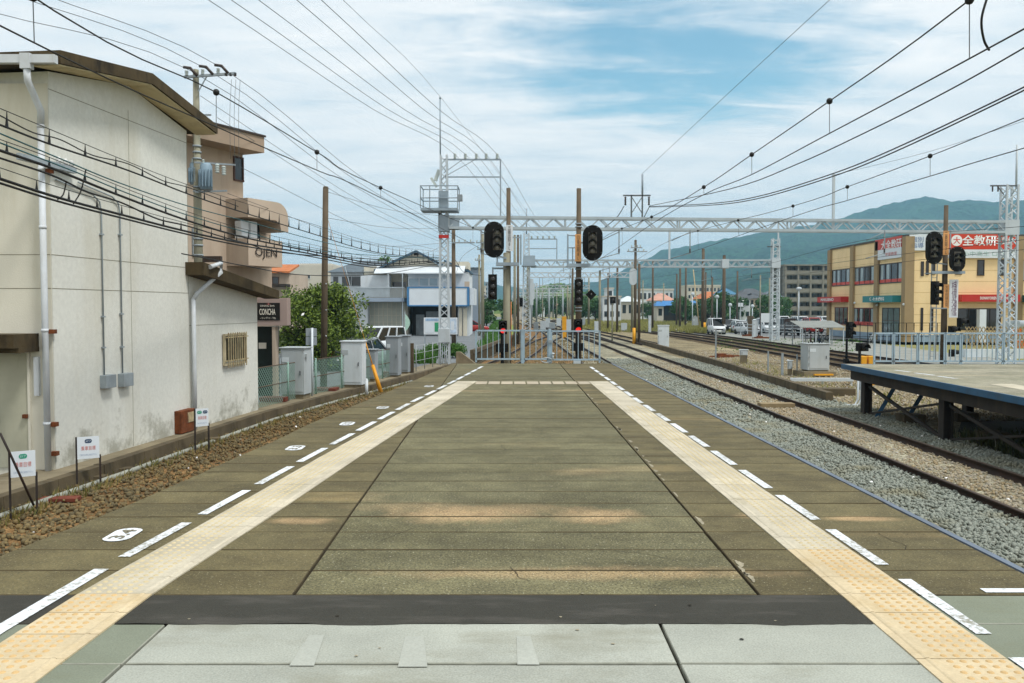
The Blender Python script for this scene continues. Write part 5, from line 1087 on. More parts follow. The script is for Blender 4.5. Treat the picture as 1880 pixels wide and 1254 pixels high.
b = MB(); b.bar((X, DS - .1, ZG(541, DS)), (XG(1085, DS), DS - .1, ZG(541, DS)), .04); b.bar((X, DS - .1, ZG(446, DS)), (XG(1084, DS), DS - .1, ZG(446, DS)), .06); b.build('bracket', m_bluegrey, s2)
head('large oval black signal right of the orange name plate', 1088, 446, 36.5, 65, DS - .35, 'oval', 3, -.06)
head('narrow black rectangular signal on the brown post', 1062, 537, 15, 47, DS - .3, 'rect', 3, 0, hood=False)
head('small black diamond-shaped signal right of the brown post', 1085, 541, 20, 20, DS - .3, 'diamond', 1, 0, hood=False, lw=.05)
head('two-lamp signal glowing red above the gate, on the right', 1061, 599, 15, 26, DS - .5, 'rect', 2, .0, lit=1)
b = MB(); p = XG(1061, DS - .4); b.box(p - .21, DS - .55, ZG(643, DS), p + .21, DS - .3, ZG(629, DS)); b.tube([(p, DS - .35, -1.4), (p, DS - .35, ZG(612, DS))], .06, 8); tag(b.build('signal_stand', m_black), 'black relay box on the stand under the right red signal', 'signal stand')
head('far small black square signal on a thin post, right of the diamond', 1125, 551, 10.5, 12, 74, 'rect', 1, 0, hood=False)
b = MB(); x = XG(1124, 74.2); b.tube([(x, 74.2, -1.4), (x, 74.2, ZG(557, 74))], .07, 6); tag(b.build('thin_post', m_conc), 'thin post carrying the small square black signal', 'post')
b = MB(); p = W(1162, 508, 73); pts = [(p.x + a, 72.9, p.z + c) for a, c in stadium(.62, 1.4)]; b.prism(pts, (0, .06, 0)); tag(b.build('white_signal_back', m_white), 'white oval back of a signal beside the banded pole', 'signal back')
b = MB(); p = W(977, 535, 76); b.prism([(p.x + a, 75.5, p.z + c) for a, c in stadium(.4, 1.5)], (0, .06, 0)); tag(b.build('white_signal_back', m_white), 'white oval signal back beside the lattice mast beyond the gate', 'signal back')
head('far two-lamp black signal left of the lattice mast beyond the gate', 957, 555, 6, 16, 62, 'rect', 2, 0, hood=True)
# right-hand group beyond the other platform
DR = 36.0; X = XG(1733, DR); s3 = thing('signal_post', 'brown signal post with two oval signals beyond the right-hand platform', 'signal post', (X, DR, -1.4))
b = MB(); b.tube([(X, DR, -1.5), (X, DR, ZG(377, DR))], [.14, .085], 12); b.build('brown_pole', m_pole, s3)
vplate(s3, 'name_plate', 1732, 424, 1742, 468, DR - .2, '二番出発3L', m_po, m_ink); vplate(s3, 'name_plate', 1733, 522, 1743, 566, DR - .2, '大牟田線出発', m_po, m_ink)
p = vplate(s3, 'white_plate', 1743.5, 513, 1758.5, 583, DR - .22, '      相信交信', m_pw, M('purple_lettering', '#6a4a66', .7, .1)); a, c = W(1752, 515, DR - .22), W(1757.5, 580, DR - .22); text('plate_text', '\n'.join('列車接近了連動手信'), ((a.x + c.x) / 2, DR - .22, (a.z + c.z) / 2), (1, 0, 0), UP, a.z - c.z, _M['purple_lettering'], p, w=.1, depth=.004, line=.9)
footboard(s3, 1702, 1762, 501, DR)
b = MB(); b.bar((XG(1704, DR), DR - .2, ZG(482, DR)), (XG(1733, DR), DR - .2, ZG(486, DR)), .05); b.bar((X, DR - .2, ZG(566, DR)), (XG(1704, DR), DR - .2, ZG(566, DR)), .05)
for xx in (1706, 1716): b.bar((XG(xx, DR), DR - .12, ZG(660, DR)), (XG(xx, DR), DR - .12, ZG(480, DR)), .03)
for yy in range(510, 660, 9): b.bar((XG(1706, DR), DR - .12, ZG(yy, DR)), (XG(1716, DR), DR - .12, ZG(yy, DR)), .02)
b.build('ladder', m_galv, s3)
head('taller oval black signal on the left of the right-hand group', 1714.5, 455, 33, 60, DR - .4, 'oval', 3, .1)
head('shorter oval black signal on the right of the right-hand group', 1757, 475.5, 31.5, 46, DR - .4, 'oval', 2, .1)
head('three-lamp signal with deep hoods below the right-hand ovals', 1713, 538, 15, 43, DR - .3, 'rect', 3, .5)
head('small black two-lamp signal among the fence posts on the right', 1760, 592, 16, 16, DR - .3, 'rect', 1, .7); head('black signal low against the right-hand post', 1744, 606, 18, 15, DR - .3, 'rect', 1, .7)
head('black lamp low on the right-hand post behind the railing', 1744, 648, 16, 13, DR - .3, 'rect', 1, .8)
head('two-lamp black signal before the bicycle shelter', 1557, 606, 15, 30, 46, 'rect', 2, .6)
b = MB(); x = XG(1555, 46.2); b.tube([(x, 46.2, -1.4), (x, 46.2, ZG(622, 46))], .06, 8); b.box(x - .1, 46.1, -1.4, x + .1, 46.4, -1.1); tag(b.build('signal_stand', m_black), 'stand of the two-lamp signal before the bicycle shelter', 'signal stand')
head('low black shunting signal left of the right-hand railing', 1580, 637, 22, 15, 31, 'rect', 1, .3)
b = MB(); x = XG(1579, 31.2); b.tube([(x, 31.2, -1.4), (x, 31.2, ZG(644, 31))], .05, 8); tag(b.build('signal_stand', m_black), 'stand of the low shunting signal', 'signal stand')

for k, (x, yb, d, w, h, mt) in enumerate(((997, 591, 112, .7, 1.3, m_white), (1006, 588, 124, .6, 1.5, m_white), (1014, 590, 118, .8, 1.0, m_galv), (1026, 586, 135, .7, 1.4, m_white), (1044, 593, 104, .6, 1.6, m_white), (984, 592, 108, .6, 1.2, m_galv), (1096, 596, 96, .5, 1.5, m_white), (1070, 587, 140, .8, 1.2, m_galv), (1146, 592, 108, .7, 1.1, m_white))):
    X = XG(x, d); r = thing('relay_box', 'small relay box beside the tracks among the far masts', 'relay box', (X, d, -1.4), 'relay boxes along the tracks'); b = MB(); b.box(X - w / 2, d, -1.2, X + w / 2, d + .5, -1.4 + h); b.build('box', mt, r); b = MB(); b.box(X - w * .3, d + .1, -1.5, X + w * .3, d + .4, -1.2); b.build('foot', m_kerb, r)

# --- gate and railings at the platform end
DG = 25.05
def railing(parent, name, x0, x1, yt, yb, d, step=.155, posts=True, frame=.045):
    X0, X1 = XG(x0, d), XG(x1, d); z1, z0 = ZG(yt, d), ZG(yb, d); b = MB()
    b.bar((X0, d, z1), (X1, d, z1), frame); b.bar((X0, d, z0 + .09), (X1, d, z0 + .09), frame); b.bar((X0, d, z0), (X0, d, z1), frame); b.bar((X1, d, z0), (X1, d, z1), frame)
    n = max(2, round((X1 - X0) / step))
    for k in range(1, n): x = X0 + (X1 - X0) * k / n; b.bar((x, d, z0 + .09), (x, d, z1), .022)
    return b.build(name, m_fence, parent)
gt = thing('platform_gate', 'pale blue picket gate closing the end of our platform', 'gate', (XG(990, DG), DG, 0))
railing(gt, 'fixed_panel', 874, 957, 607, 665, DG); railing(gt, 'gate_leaf', 962, 1006, 607, 665, DG); railing(gt, 'gate_leaf', 1012.5, 1101, 608, 666, DG)
for x in (959.5, 1009.5): b = MB(); b.box(XG(x, DG) - .04, DG - .05, -.05, XG(x, DG) + .04, DG + .05, ZG(604, DG)); b.build('post', m_fence, gt)
b = MB(); b.box(XG(1009.5, DG) - .05, DG - .09, ZG(629, DG), XG(1009.5, DG) + .09, DG - .05, ZG(624, DG)); b.build('latch', m_galv, gt)
b = MB(); p = G(1003, 667, 0); b.tube([(p.x + .16 * math.cos(t), DG - .12 - .05 * math.sin(t), .03 + .07 * (1 + math.sin(t))) for t in np.linspace(0, 6.28, 16)], .012, 6); b.tube([(XG(1015, DG), DG - .1, .1), (XG(1015, DG), DG - .1, ZG(650, DG))], .02, 6); b.ball((XG(1015, DG), DG - .1, ZG(649, DG)), (.05, .05, .03), 8); tag(b.build('white_cable', m_white), 'white cable loop with a small round lamp at the foot of the gate', 'cable')
b = MB(); b.box(XG(1053, DG), DG - .1, -.02, XG(1066, DG), DG + .06, .075); tag(b.build('white_block', m_white), 'small white block at the foot of the right gate leaf', 'block')
# ================================================================== right side
# --- other platform: deck on steel legs
DK = thing('platform_deck', 'right-hand platform deck with a blue edge on dark steel legs', 'platform', (9.3, 24.6, -1.4))
DE = 24.7; dx = lambda y: 9.06 + (y - 15) * .031
m_deck = slab_mat('deck_concrete', '#8a8674', '#a5967a', '#7a7864', '#b9b69d', .5, .25); m_blue = M('blue_edge_paint', '#24506f', .5, .15, 2, dirt='#3a3a36', damt=.5); m_girder = M('dark_girder', '#2c2823', .8, .3, 2, dirt='#4a3a2a', damt=.5)
b = MB(); n = 26
for i in range(n):
    y0 = -2 + (DE + 2) * i / n; y1 = -2 + (DE + 2) * (i + 1) / n - .006; z = rnd.uniform(-.002, .002)
    b.prism([(dx(y0) + .03, y0, -.10), (20, y0, -.10), (20, y1, -.10), (dx(y1) + .03, y1, -.10)], (0, 0, .10 + z))
b.build('deck_slabs', m_deck, DK)
b = MB(); b.prism([(dx(-2), -2, -.13), (dx(-2) + .05, -2, -.13), (dx(DE) + .05, DE + .05, -.13), (dx(DE), DE + .05, -.13)], (0, 0, .135)); b.prism([(dx(DE), DE, -.13), (20, DE, -.13), (20, DE + .05, -.13), (dx(DE), DE + .05, -.13)], (0, 0, .134)); b.build('edge_strip', m_blue, DK)
b = MB(); b.prism([(dx(-2) + .22, -2, -.42), (dx(-2) + .36, -2, -.42), (dx(DE) + .36, DE - .1, -.42), (dx(DE) + .22, DE - .1, -.42)], (0, 0, .31)); b.build('girder', m_girder, DK)
b = MB(); b.prism([(12.5, -2, -.42), (12.64, -2, -.42), (12.64, DE - .1, -.42), (12.5, DE - .1, -.42)], (0, 0, .31)); b.build('girder', m_girder, DK)
yl = [24.0, 19.3, 14.6, 9.9, 5.2]
for y in yl: b = MB(); b.box(dx(y) + .3, y - .15, -.42, 18, y + .1, -.14); b.build('cross_beam', m_girder, DK)
for y in yl:
    for x in (dx(y) + .45, 12.6, 16): b = MB(); b.box(x - .11, y - .13, -1.5, x - .08, y + .11, -.40); b.box(x + .08, y - .13, -1.5, x + .11, y + .11, -.40); b.box(x - .08, y - .02, -1.5, x + .08, y + .02, -.40); b.build('leg', m_girder, DK)
for y0, y1 in zip(yl, yl[1:]):
    b = MB(); b.bar((dx(y0) + .45, y0 - .2, -.55), (dx(y1) + .45, y1 + .2, -1.3), .07); b.bar((dx(y0) + .46, y0 - .2, -1.3), (dx(y1) + .46, y1 + .2, -.55), .05); b.build('cross_brace', m_girder, DK)
for k, (a, c) in enumerate((((9.75, 23.3), (10.0, 23.1)), ((10.6, 23.3), (10.85, 23.1)))): b = MB(); b.bar((a[0], a[1], -1.4), (c[0] + .2, c[1], -.45), .10); b.build('blue_strut', m_blue, DK)
for x, y in ((9.95, 22.0), (10.3, 18.8), (11.5, 22.4)): b = MB(); b.box(x, y, -1.5, x + .55, y + .5, -1.12); b.build('footing', m_kerb, DK)
bb = MB()
for (xa, ya, xb, yb) in ((1640, 679.5, 1668, 683), (1676, 684.5, 1712, 689), (1718, 690.5, 1752, 695)):
    p, q = G(xa, ya, .004), G(xb, yb, .004); bb.quad(p, p + Vector((.1, 0, 0)), q + Vector((.1, 0, 0)), q)
bb.build('painted_dash', m_line, DK)
bb = MB(); p, q = G(1815, 705, .004), G(1880, 716, .004); bb.quad(p, p + Vector((.5, .02, 0)), q + Vector((.5, 0, 0)), q); bb.build('tactile_strip', m_tac, DK)
# its railing, standing on the deck end
rg = thing('platform_railing', 'pale blue picket railing along the end of the right-hand platform', 'railing', (10.4, DE - .1, 0))
DF = DE - .12
for (a, c) in ((1606, 1640), (1642, 1685), (1687, 1735), (1737, 1764), (1766, 1842), (1844, 1930)): railing(rg, 'railing_panel', a, c, 612, 669, DF, .15)
# bollard-like details and yellow boxes
for k, (x0, x1) in enumerate(((1583, 1593), (1596, 1608))): b = MB(); p = G(x0, 674, -1.36); d_ = 33.0; b.box(XG(x0, d_), d_, -1.4, XG(x1, d_), d_ + .3, ZG(654, d_)); tag(b.build('yellow_box', _M['yellow_guard'], bevel=.02), ['left of two yellow boxes by the corner of the right-hand platform', 'right of two yellow boxes by the corner of the right-hand platform'][k], 'marker box')
# white handrail of pipes by the deck corner
ph = thing('cable_trough', 'low white cable trough between the square grey cabinet and the right-hand platform', 'cable trough', (11, 33.2, -1.4)); zz = -.62
b = MB(); b.bar((XG(1452, 33.5), 33.5, ZG(697, 33.5)), (XG(1568, 33), 33, ZG(697, 33)), .16, .12); b.build('rail', m_cab2, ph)
for x, d_ in ((1455, 33.5), (1512, 33.25), (1565, 33)): b = MB(); b.bar((XG(x, d_), d_ + .02, -1.4), (XG(x, d_), d_ + .02, ZG(698, d_)), .06); b.build('post', m_cab2, ph)
cp = thing('cable_pipe', 'pair of white cable pipes bending into the ballast by the deck corner', 'cable pipe', G(1575, 745, -1.36)); b = MB()
for dx_ in (0, .1): p = G(1575, 745, -1.36); b.tube([(p.x + dx_, p.y, -.15), (p.x + dx_, p.y, -1.15), (p.x + dx_ - .1, p.y - .05, -1.33), (p.x + dx_ - .5, p.y - .1, -1.34)], .035, 7)
b.build('pipes', m_cab2, cp)
# low wall in the yard
yw = thing('yard_wall', 'low concrete kerb wall running through the yard beside the nearest track', 'low wall', (10.3, 30, -1.4)); YW = [(27.2, 9.95), (34, 10.15), (42, 10.4), (55, 10.5), (74, 10.6)]
b = MB()
for (a, xa), (c, xc) in zip(YW, YW[1:]):
    n = int((c - a) / 2)
    for i in range(n): y0, y1 = a + (c - a) * i / n, a + (c - a) * (i + 1) / n - .02; x0, x1 = xa + (xc - xa) * i / n, xa + (xc - xa) * (i + 1) / n; b.prism([(x0 - .11, y0, -1.45), (x0 + .11, y0, -1.45), (x1 + .11, y1, -1.45), (x1 - .11, y1, -1.45)], (0, 0, .40 + rnd.uniform(-.01, .01)))
b.build('wall', m_kerb, yw)
b = MB(); p = G(1530, 728, -1.36); b.box(p.x - .5, p.y, -1.5, p.x + .75, p.y + .5, -1.1); tag(b.build('concrete_block', m_kerb, bevel=.02), 'concrete block at the near end of the yard kerb wall', 'block')
b = MB(); p = G(1455, 745, -1.3); b.box(7.3, p.y - .25, -1.34, 8.3, p.y + .12, -1.21); tag(b.build('point_plank', M('timber_plank', '#8a7a5c', .95, .25, 3)), 'flat timber plank lying between the rails of the nearest track', 'plank')
# cabinets in the yard
cabinet('tall white utility box in the middle of the yard', 1209, 1229, 598, 639, .6, m_cab2, .05, Z=-1.38)
r, ob, h, wd = cabinet('square grey cabinet on a concrete base with a yellow-edged step', 1480, 1522, 632, 682, .7, m_cab, .06, yaw=.12, Z=-1.12)
b = MB(); ob(b, 0, .05, -.16, wd * 1.45, 1.1, .32); b.build('base', m_kerbtop, r)
b = MB(); ob(b, .1, -.6, -.12, wd * .85, .14, .06); b.build('yellow_edge', _M['yellow_guard'], r)
for k in (-.3, -.12, .2, .32): b = MB(); ob(b, wd * k, 0, h + .07, .04, .05, .07); b.build('lid_knob', m_black, r)
cabinet('small pale box on twin posts in the tan ballast', 1359, 1373, 643, 668, .2, m_cab2, .45, Z=-1.36)
cabinet('small white box low beside the tan ballast', 1447, 1455, 663, 690, .15, m_cab2, .3, Z=-1.36)
b = MB()
for x, yt, yb, w in ((1314, 606, 663, .07), (1410, 645, 684, .06), (1436, 648, 690, .09), (1463, 650, 690, .05)):
    p = G(x, yb, -1.36); q = MB(); q.bar(p, (p.x, p.y, ZG(yt, p.y)), w); tag(q.build('yard_post', m_galv), {1314: 'lone grey post left of the small twin-post box', 1410: 'thin grey post right of the small twin-post box', 1436: 'stout grey post left of the small white box', 1463: 'slender grey post right of the small white box'}[x], 'post')
for k, (x, y, lb) in enumerate(((1330, 657, 'rusty point machine by the lone grey post'), (1398, 622, 'brown rusty heap of fittings left of the slim lattice mast'), (1378, 618, 'dark rusty fitting beside the white mast-foot cabinet'))):
    p = G(x, y, -1.37); q = MB(); q.obox((p.x, p.y, -1.28), (1.0 + .3 * k, .5, .18), .2); q.obox((p.x - .2, p.y - .1, -1.16), (.5, .35, .12), .1); q.tube([(p.x - .9, p.y, -1.3), (p.x + .9, p.y + .1, -1.25)], .05, 6); tag(q.build('point_machine', m_rust, bevel=.01), lb, 'point machine')
cabinet('white cabinet at the foot of the slim lattice mast before the car park', 1383, 1392, 588, 622, .6, m_cab2, .05, Z=-1.40)
cabinet('pale narrow cabinet in the grass behind the tall white utility box', 1191, 1196, 580, 612, .6, m_cab2, .05, Z=-1.45)
cabinet('greenish-grey cabinet in the grass left of the yellow pole guard', 1272, 1283, 582, 607, .8, m_cab, .1, Z=-1.5)
b = MB(); p = G(1578, 660, -1.36)
# gravel path and paved strips
pth = MB(); pth._add([(x, y, -1.335) for x, y in ((22.0, 40), (27.5, 40), (28.5, 58), (30, 72), (24, 100), (16, 118), (14.6, 118), (20.5, 98), (22.4, 72))], [tuple(range(9))]); tag(pth.build('gravel_path', M('pale_gravel', '#868882', .95, .15, .8, dirt='#7b7a66', damt=.6, dscale=(1, 1, 1), fine=.2, fscale=20)), kind='structure')
cps = MB(); cps._add([(x, y, -1.40) for x, y in ((20.5, 102), (32, 80), (33.4, 76), (70, 76), (70, 190), (33, 190), (26, 150))], [tuple(range(7))]); tag(cps.build('car_park', M('car_park_asphalt', '#6e7172', .93, .12, .3, fine=.1, fscale=20)), kind='structure')

# --- yellow building
m_yel = M('yellow_cladding', '#e6cc9c', .8, .06, .5, dirt='#c2a673', damt=.3, dscale=(1, 1, .15)); m_pil = M('tan_pilaster', '#94805f', .8, .08, 1); m_plin = M('blue_grey_plinth', '#8296a6', .8, .1, 1); m_brown = M('dark_brown_frame', '#2e2320', .5, .15, 2); m_redp = M('red_sign', '#b3281f', .5, .05, 1); m_redf = M('faded_red_sign', '#bf4a40', .55, .08, 1); m_tealp = M('teal_sign', '#237a80', .5, .05, 1); m_signw = M('white_sign', '#ced6db', .5, .05, 1); m_wt = M('white_letters', '#e3e4e2', .5, .03)
YB = 75.0; FW = Face((XG(1663, YB), YB), (0, -1)); FWl = FW; yx = XG(1663, YB)
# west face runs from the far corner (u<0 is farther) ; south face runs to the right
FW = Face((yx, YB), (0, -1)); FSo = Face((yx, YB), (1, 0))
zg = -1.35; zr = ZG(434, YB); ulen = -(FW.sz(1525, 540)[0])
bY = thing('commercial_building', 'yellow two-storey commercial building with red and teal shop signs on the right', 'building', (yx, YB, zg))
b = MB(); b.box(yx, YB, zg, yx + 34, YB + ulen, zr); b.build('wall', m_yel, bY)
b = MB(); b.box(yx - .12, YB - .12, zr, yx + 34, YB + ulen + .1, zr + .16); b.build('roof_edge', M('dark_coping', '#4e4a44', .7, .1, 2), bY)
def gap(b, Fc, u0, u1): Fc.box(b, u0, u1, zg, zr - .002, 0, .22)
for px_ in (1525, 1567, 1612): b = MB(); u = FW.sz(px_, 540)[0]; gap(b, FW, u - .5, u + .3); b.build('pilaster', m_pil, bY)
b = MB(); b.box(yx - .22, YB - .22, zg, yx + .55, YB + .5, zr - .004); b.build('pilaster', m_pil, bY)
for px_ in (1868,): b = MB(); u = FSo.sz(px_, 540)[0]; gap(b, FSo, u - .35, u + .35); b.build('pilaster', m_pil, bY)
b = MB(); FW.box(b, -ulen, -.5, zg, zg + .62, 0, .1); FSo.box(b, .6, 8.9, zg, zg + .62, 0, .1); b.build('plinth', m_plin, bY)
m_cl = M('cladding_joint', '#a88a52', .8); b = MB()
for zz in np.arange(zg + 1.4, zr, .95): FW.box(b, -ulen, -.5, zz, zz + .02, 0, .006); FSo.box(b, .56, 30, zz, zz + .02, 0, .006)
b.build('cladding_lines', m_cl, bY)
gl_s = glass('shop_glass', '#28292a'); gl_c = M('curtained_glass', '#8f9da0', .2, .3, .9, spec=.6)
def ywin(Fc, r, fr, gl, mull, cross=0, cur=False):
    w_ = win(0, Fc, *r, fr, gl, bY, 0, mull, .07, cross)
    if cur:
        q = Fc.rect(*r); n = 4
        for k in (0, 1, 3): c = MB(); a = q[0] + (q[1] - q[0]) * (k + .22) / n; Fc.box(c, a, a + (q[1] - q[0]) * .11, q[2] + .1, q[3] - .1, .0125, .016); c.build('curtain', gl_c, w_)
        c = MB(); Fc.box(c, q[0] + .1, q[1] - .1, q[2] + .1, q[2] + .38, .017, .02); c.build('poster_strip', m_redf, w_)
    return w_
ywin(FW, (1528, 494.5, 1562, 525), m_brown, gl_s, 3, 0, True); ywin(FW, (1569, 489.5, 1608.5, 523), m_brown, gl_s, 3, 0, True); ywin(FW, (1615, 483, 1660 - 0, 520), m_brown, gl_s, 3, 0, True)
m_redfr = M('dark_red_frame', '#6e231c', .5, .1, 2)
ywin(FW, (1533, 564, 1557, 596), m_redfr, gl_s, 2); ywin(FW, (1567, 565, 1608, 598), m_redfr, gl_s, 3, 0, True); ywin(FW, (1620, 565, 1652, 612), m_brown, M('door_glass', '#50646a', .1, .3, 1, spec=.7), 2, 1)
for r in ((1673, 481.5, 1678, 508.5), (1690.5, 480, 1696, 507), (1700, 479, 1705, 505), (1711, 478, 1717, 504), (1754, 478, 1766, 504), (1794, 477, 1807, 506), (1834, 476, 1848, 506)): ywin(FSo, r, m_brown, gl_s, 0)
for r in ((1672, 565, 1677, 606), (1690, 565, 1694.5, 607), (1708, 565, 1713, 608)): ywin(FSo, r, m_brown, gl_s, 0)
ywin(FSo, (1758, 566, 1837, 606), m_brown, gl_s, 3); ywin(FSo, (1873, 477, 1900, 516), m_brown, gl_c, 1)
b = MB(); u = FSo.sz(1792, 590)[0]; FSo.box(b, u - .28, u + .28, zg, ZG(568, YB), .6, 1.1); b.build('entrance_column', m_signw, bY)
def awning(Fc, r, mat, out, s, tw, th, tr, nm='shop_sign'):
    q = Fc.rect(*r); b = MB(); Fc.box(b, q[0], q[1], q[2], q[3], .0, out); sg = b.build(nm, mat, bY)
    text('sign_letters', s, Fc.pt((q[0] + q[1]) / 2 + tr, (q[2] + q[3]) / 2, out), Fc.r3, UP, (q[3] - q[2]) * th, m_wt, sg, w=(q[1] - q[0]) * tw, depth=.02, bold=.02); return sg
awning(FW, (1514, 545, 1558, 555), m_redp, .8, 'MARUENO', .55, .55, -.4); awning(FW, (1599, 543, 1655, 555), m_tealp, .8, '佐々木歯科', .5, .62, 0)
awning(FSo, (1756, 541, 1862, 554), m_redp, .9, 'DONNYORIEN-FUTZENKONEN', .62, .4, .6); awning(FSo, (1874, 542, 1960, 555), M('dark_green_sign', '#1f5a52', .5, .05), .9, '写真', .1, .5, -1)
# big red sign and the panels round the corner
q = FSo.rect(1739, 428.5, 1865, 458); b = MB(); FSo.box(b, q[0], q[1], q[2], q[3], 0, .25); rs = b.build('sign_board', M('vermilion_sign', '#c23a1e', .5, .06, 1), bY)
c = FSo.px(1756.5, 441.5, .25); b = MB(); b.lathe([(.47, 0), (.47, .01)], c, 24, axis=Vector((0, -1, 0))); b.build('sign_disc', m_wt, rs)
text('sign_letters', '大', c + Vector((0, -.012, 0)), (1, 0, 0), UP, .6, M('vermilion_letters', '#c23a1e', .5), rs, depth=.005, bold=.015); text('sign_letters', '全教研', FSo.px(1798, 441.5, .25), (1, 0, 0), UP, .92, m_wt, rs, w=2.95, bold=.018, depth=.02); text('sign_letters', '三国校', FSo.px(1845, 442, .25), (1, 0, 0), UP, .62, m_wt, rs, w=1.5, depth=.02, bold=.02)
q = FSo.rect(1739, 458.2, 1865, 474); b = MB(); FSo.box(b, q[0], q[1], q[2], q[3], 0, .24); ws = b.build('sign_board', m_signw, bY)
text('sign_letters', '小中高生 □◇', FSo.px(1806, 466, .24), (1, 0, 0), UP, .42, M('faint_green_letters', '#8fb0a8', .6), ws, w=3.6, depth=.01)
q = FW.rect(1611, 437, 1659, 468); b = MB(); FW.box(b, q[0], q[1], q[2] + .55, q[3], 0, .22); r2 = b.build('sign_board', m_redf, bY); text('sign_letters', '大全教研', FW.px(1636, 448, .22), FW.r3, UP, .8, m_wt, r2, w=(q[1] - q[0]) * .78, depth=.02, bold=.012)
b = MB(); FW.box(b, q[0], q[1], q[2] - .35, q[2] + .545, 0, .21); r3_ = b.build('sign_board', m_signw, bY); text('sign_letters', '学習教室', FW.px(1636, 466, .21), FW.r3, UP, .3, m_redf, r3_, w=2.4, depth=.02)
q = FSo.rect(1668, 430, 1701, 460); b = MB(); FSo.box(b, q[0], q[1], q[2], q[3], 0, .2); r4 = b.build('sign_board', m_signw, bY); text('sign_letters', '個別\n指導', FSo.px(1684, 445, .2), (1, 0, 0), UP, .95, M('blue_letters', '#54709a', .6), r4, w=1.1, depth=.02)
q = FSo.rect(1874, 435, 1930, 463); b = MB(); FSo.box(b, q[0], q[1], q[2], q[3], 0, .2); r5 = b.build('sign_board', M('teal_panel', '#2c9c9a', .5, .05), bY)
for (x, y) in ((1569, 556), (1610, 560), (1659, 559)): b = MB(); b.ball(FW.px(x, y, .25), .12, 8); b.build('wall_lamp', m_signw, bY)
# iron railing in front, bicycle, hedge strip
ir = thing('iron_railing', 'thin black iron railing along the yellow building', 'railing', (yx - 3, YB - 4, -1.4)); b = MB(); d0, d1 = 70.0, 70.0
for z in (ZG(593, 70), ZG(618, 70)): b.bar((XG(1565, 70), 70, z), (XG(1735, 70), 70, z), .035)
for k in range(13): x = XG(1565 + 170 * k / 12, 70); b.bar((x, 70, -1.4), (x, 70, ZG(593, 70)), .045)
b.build('rails', m_black, ir)
# crossed timber lattice fence
lf_ = thing('lattice_fence', 'tan criss-cross timber lattice fence behind the right-hand railing', 'fence', (XG(1775, 52), 52, -1.4)); b = MB(); X0, X1 = XG(1772, 52), XG(1905, 52); z0, z1 = ZG(640, 52), ZG(600, 52)
for k in range(-8, 46):
    x = X0 + k * .22
    for s in (1, -1):
        a = max(0, (X0 - x) / (.65)) if s > 0 else max(0, (x - X1) / .65); c = min(1, (X1 - x) / .65) if s > 0 else min(1, (x - X0) / .65)
        if c > a + .05: b.bar((x + s * .65 * a, 52 + .02 * s, z0 + (z1 - z0) * a), (x + s * .65 * c, 52 + .02 * s, z0 + (z1 - z0) * c), .04)
b.build('lattice', M('weathered_bamboo', '#9c8a66', .9, .2, 2), lf_)
b = MB(); b.box(XG(1772, 51.8), 51.7, -1.42, XG(1905, 51.8), 52.1, ZG(641, 51.8)); b.build('kerb', m_cab2, lf_)
vb = MB(); p = XG(1868, 58); vb.box(p, 58, -.6, p + 3.2, 59.5, ZG(589, 58)); vb.cyl((p, 57.9, ZG(596, 58)), (p + 3.2, 57.9, ZG(596, 58)), .26, n=10); tag(vb.build('white_tank', m_white), 'white cylindrical tank top at the right edge behind the lattice fence', 'tank')
for k, (x, y) in enumerate(((1866, 610), (1874, 632))): b = MB(); p = W(x, y, 53); b.box(p.x - .25, 53, p.z - .22, p.x + .35, 53.06, p.z + .22); tag(b.build('orange_panel', M('orange_panel', '#c8671f', .6, .1)), ['upper orange panel behind the lattice fence at the right edge', 'lower orange panel behind the lattice fence at the right edge'][k], 'panel')
# bicycle shelter
bs_ = thing('bicycle_shelter', 'bicycle shelter with a grey corrugated roof before the yellow building', 'shelter', (XG(1500, 68), 68, -1.4)); b = MB(); d0 = 68; P0, P1 = W(1462, 593, d0), W(1542, 589, d0)
n = 40
for k in range(n): x0 = P0.x + (P1.x - P0.x) * k / n; x1 = P0.x + (P1.x - P0.x) * (k + 1) / n; b.prism([(x0, d0 - 1.2, P0.z - .35), (x0, d0 + 1.6, P0.z + .12), (x1, d0 + 1.6, P0.z + .12 + .02 * (k % 2)), (x1, d0 - 1.2, P0.z - .35 + .02 * (k % 2))], (0, 0, .03))
b.build('roof', M('corrugated_grey', '#80847f', .6, .15, 2, dirt='#605e56', damt=.5), bs_)
for x in (1466, 1490, 1515, 1540):
    for yy in (-1.0, 1.4): b = MB(); b.bar((XG(x, d0), d0 + yy, -1.4), (XG(x, d0), d0 + yy, P0.z - .3 + (yy + 1.0) * .17), .06); b.build('post', m_white if yy < 0 else m_galv, bs_)
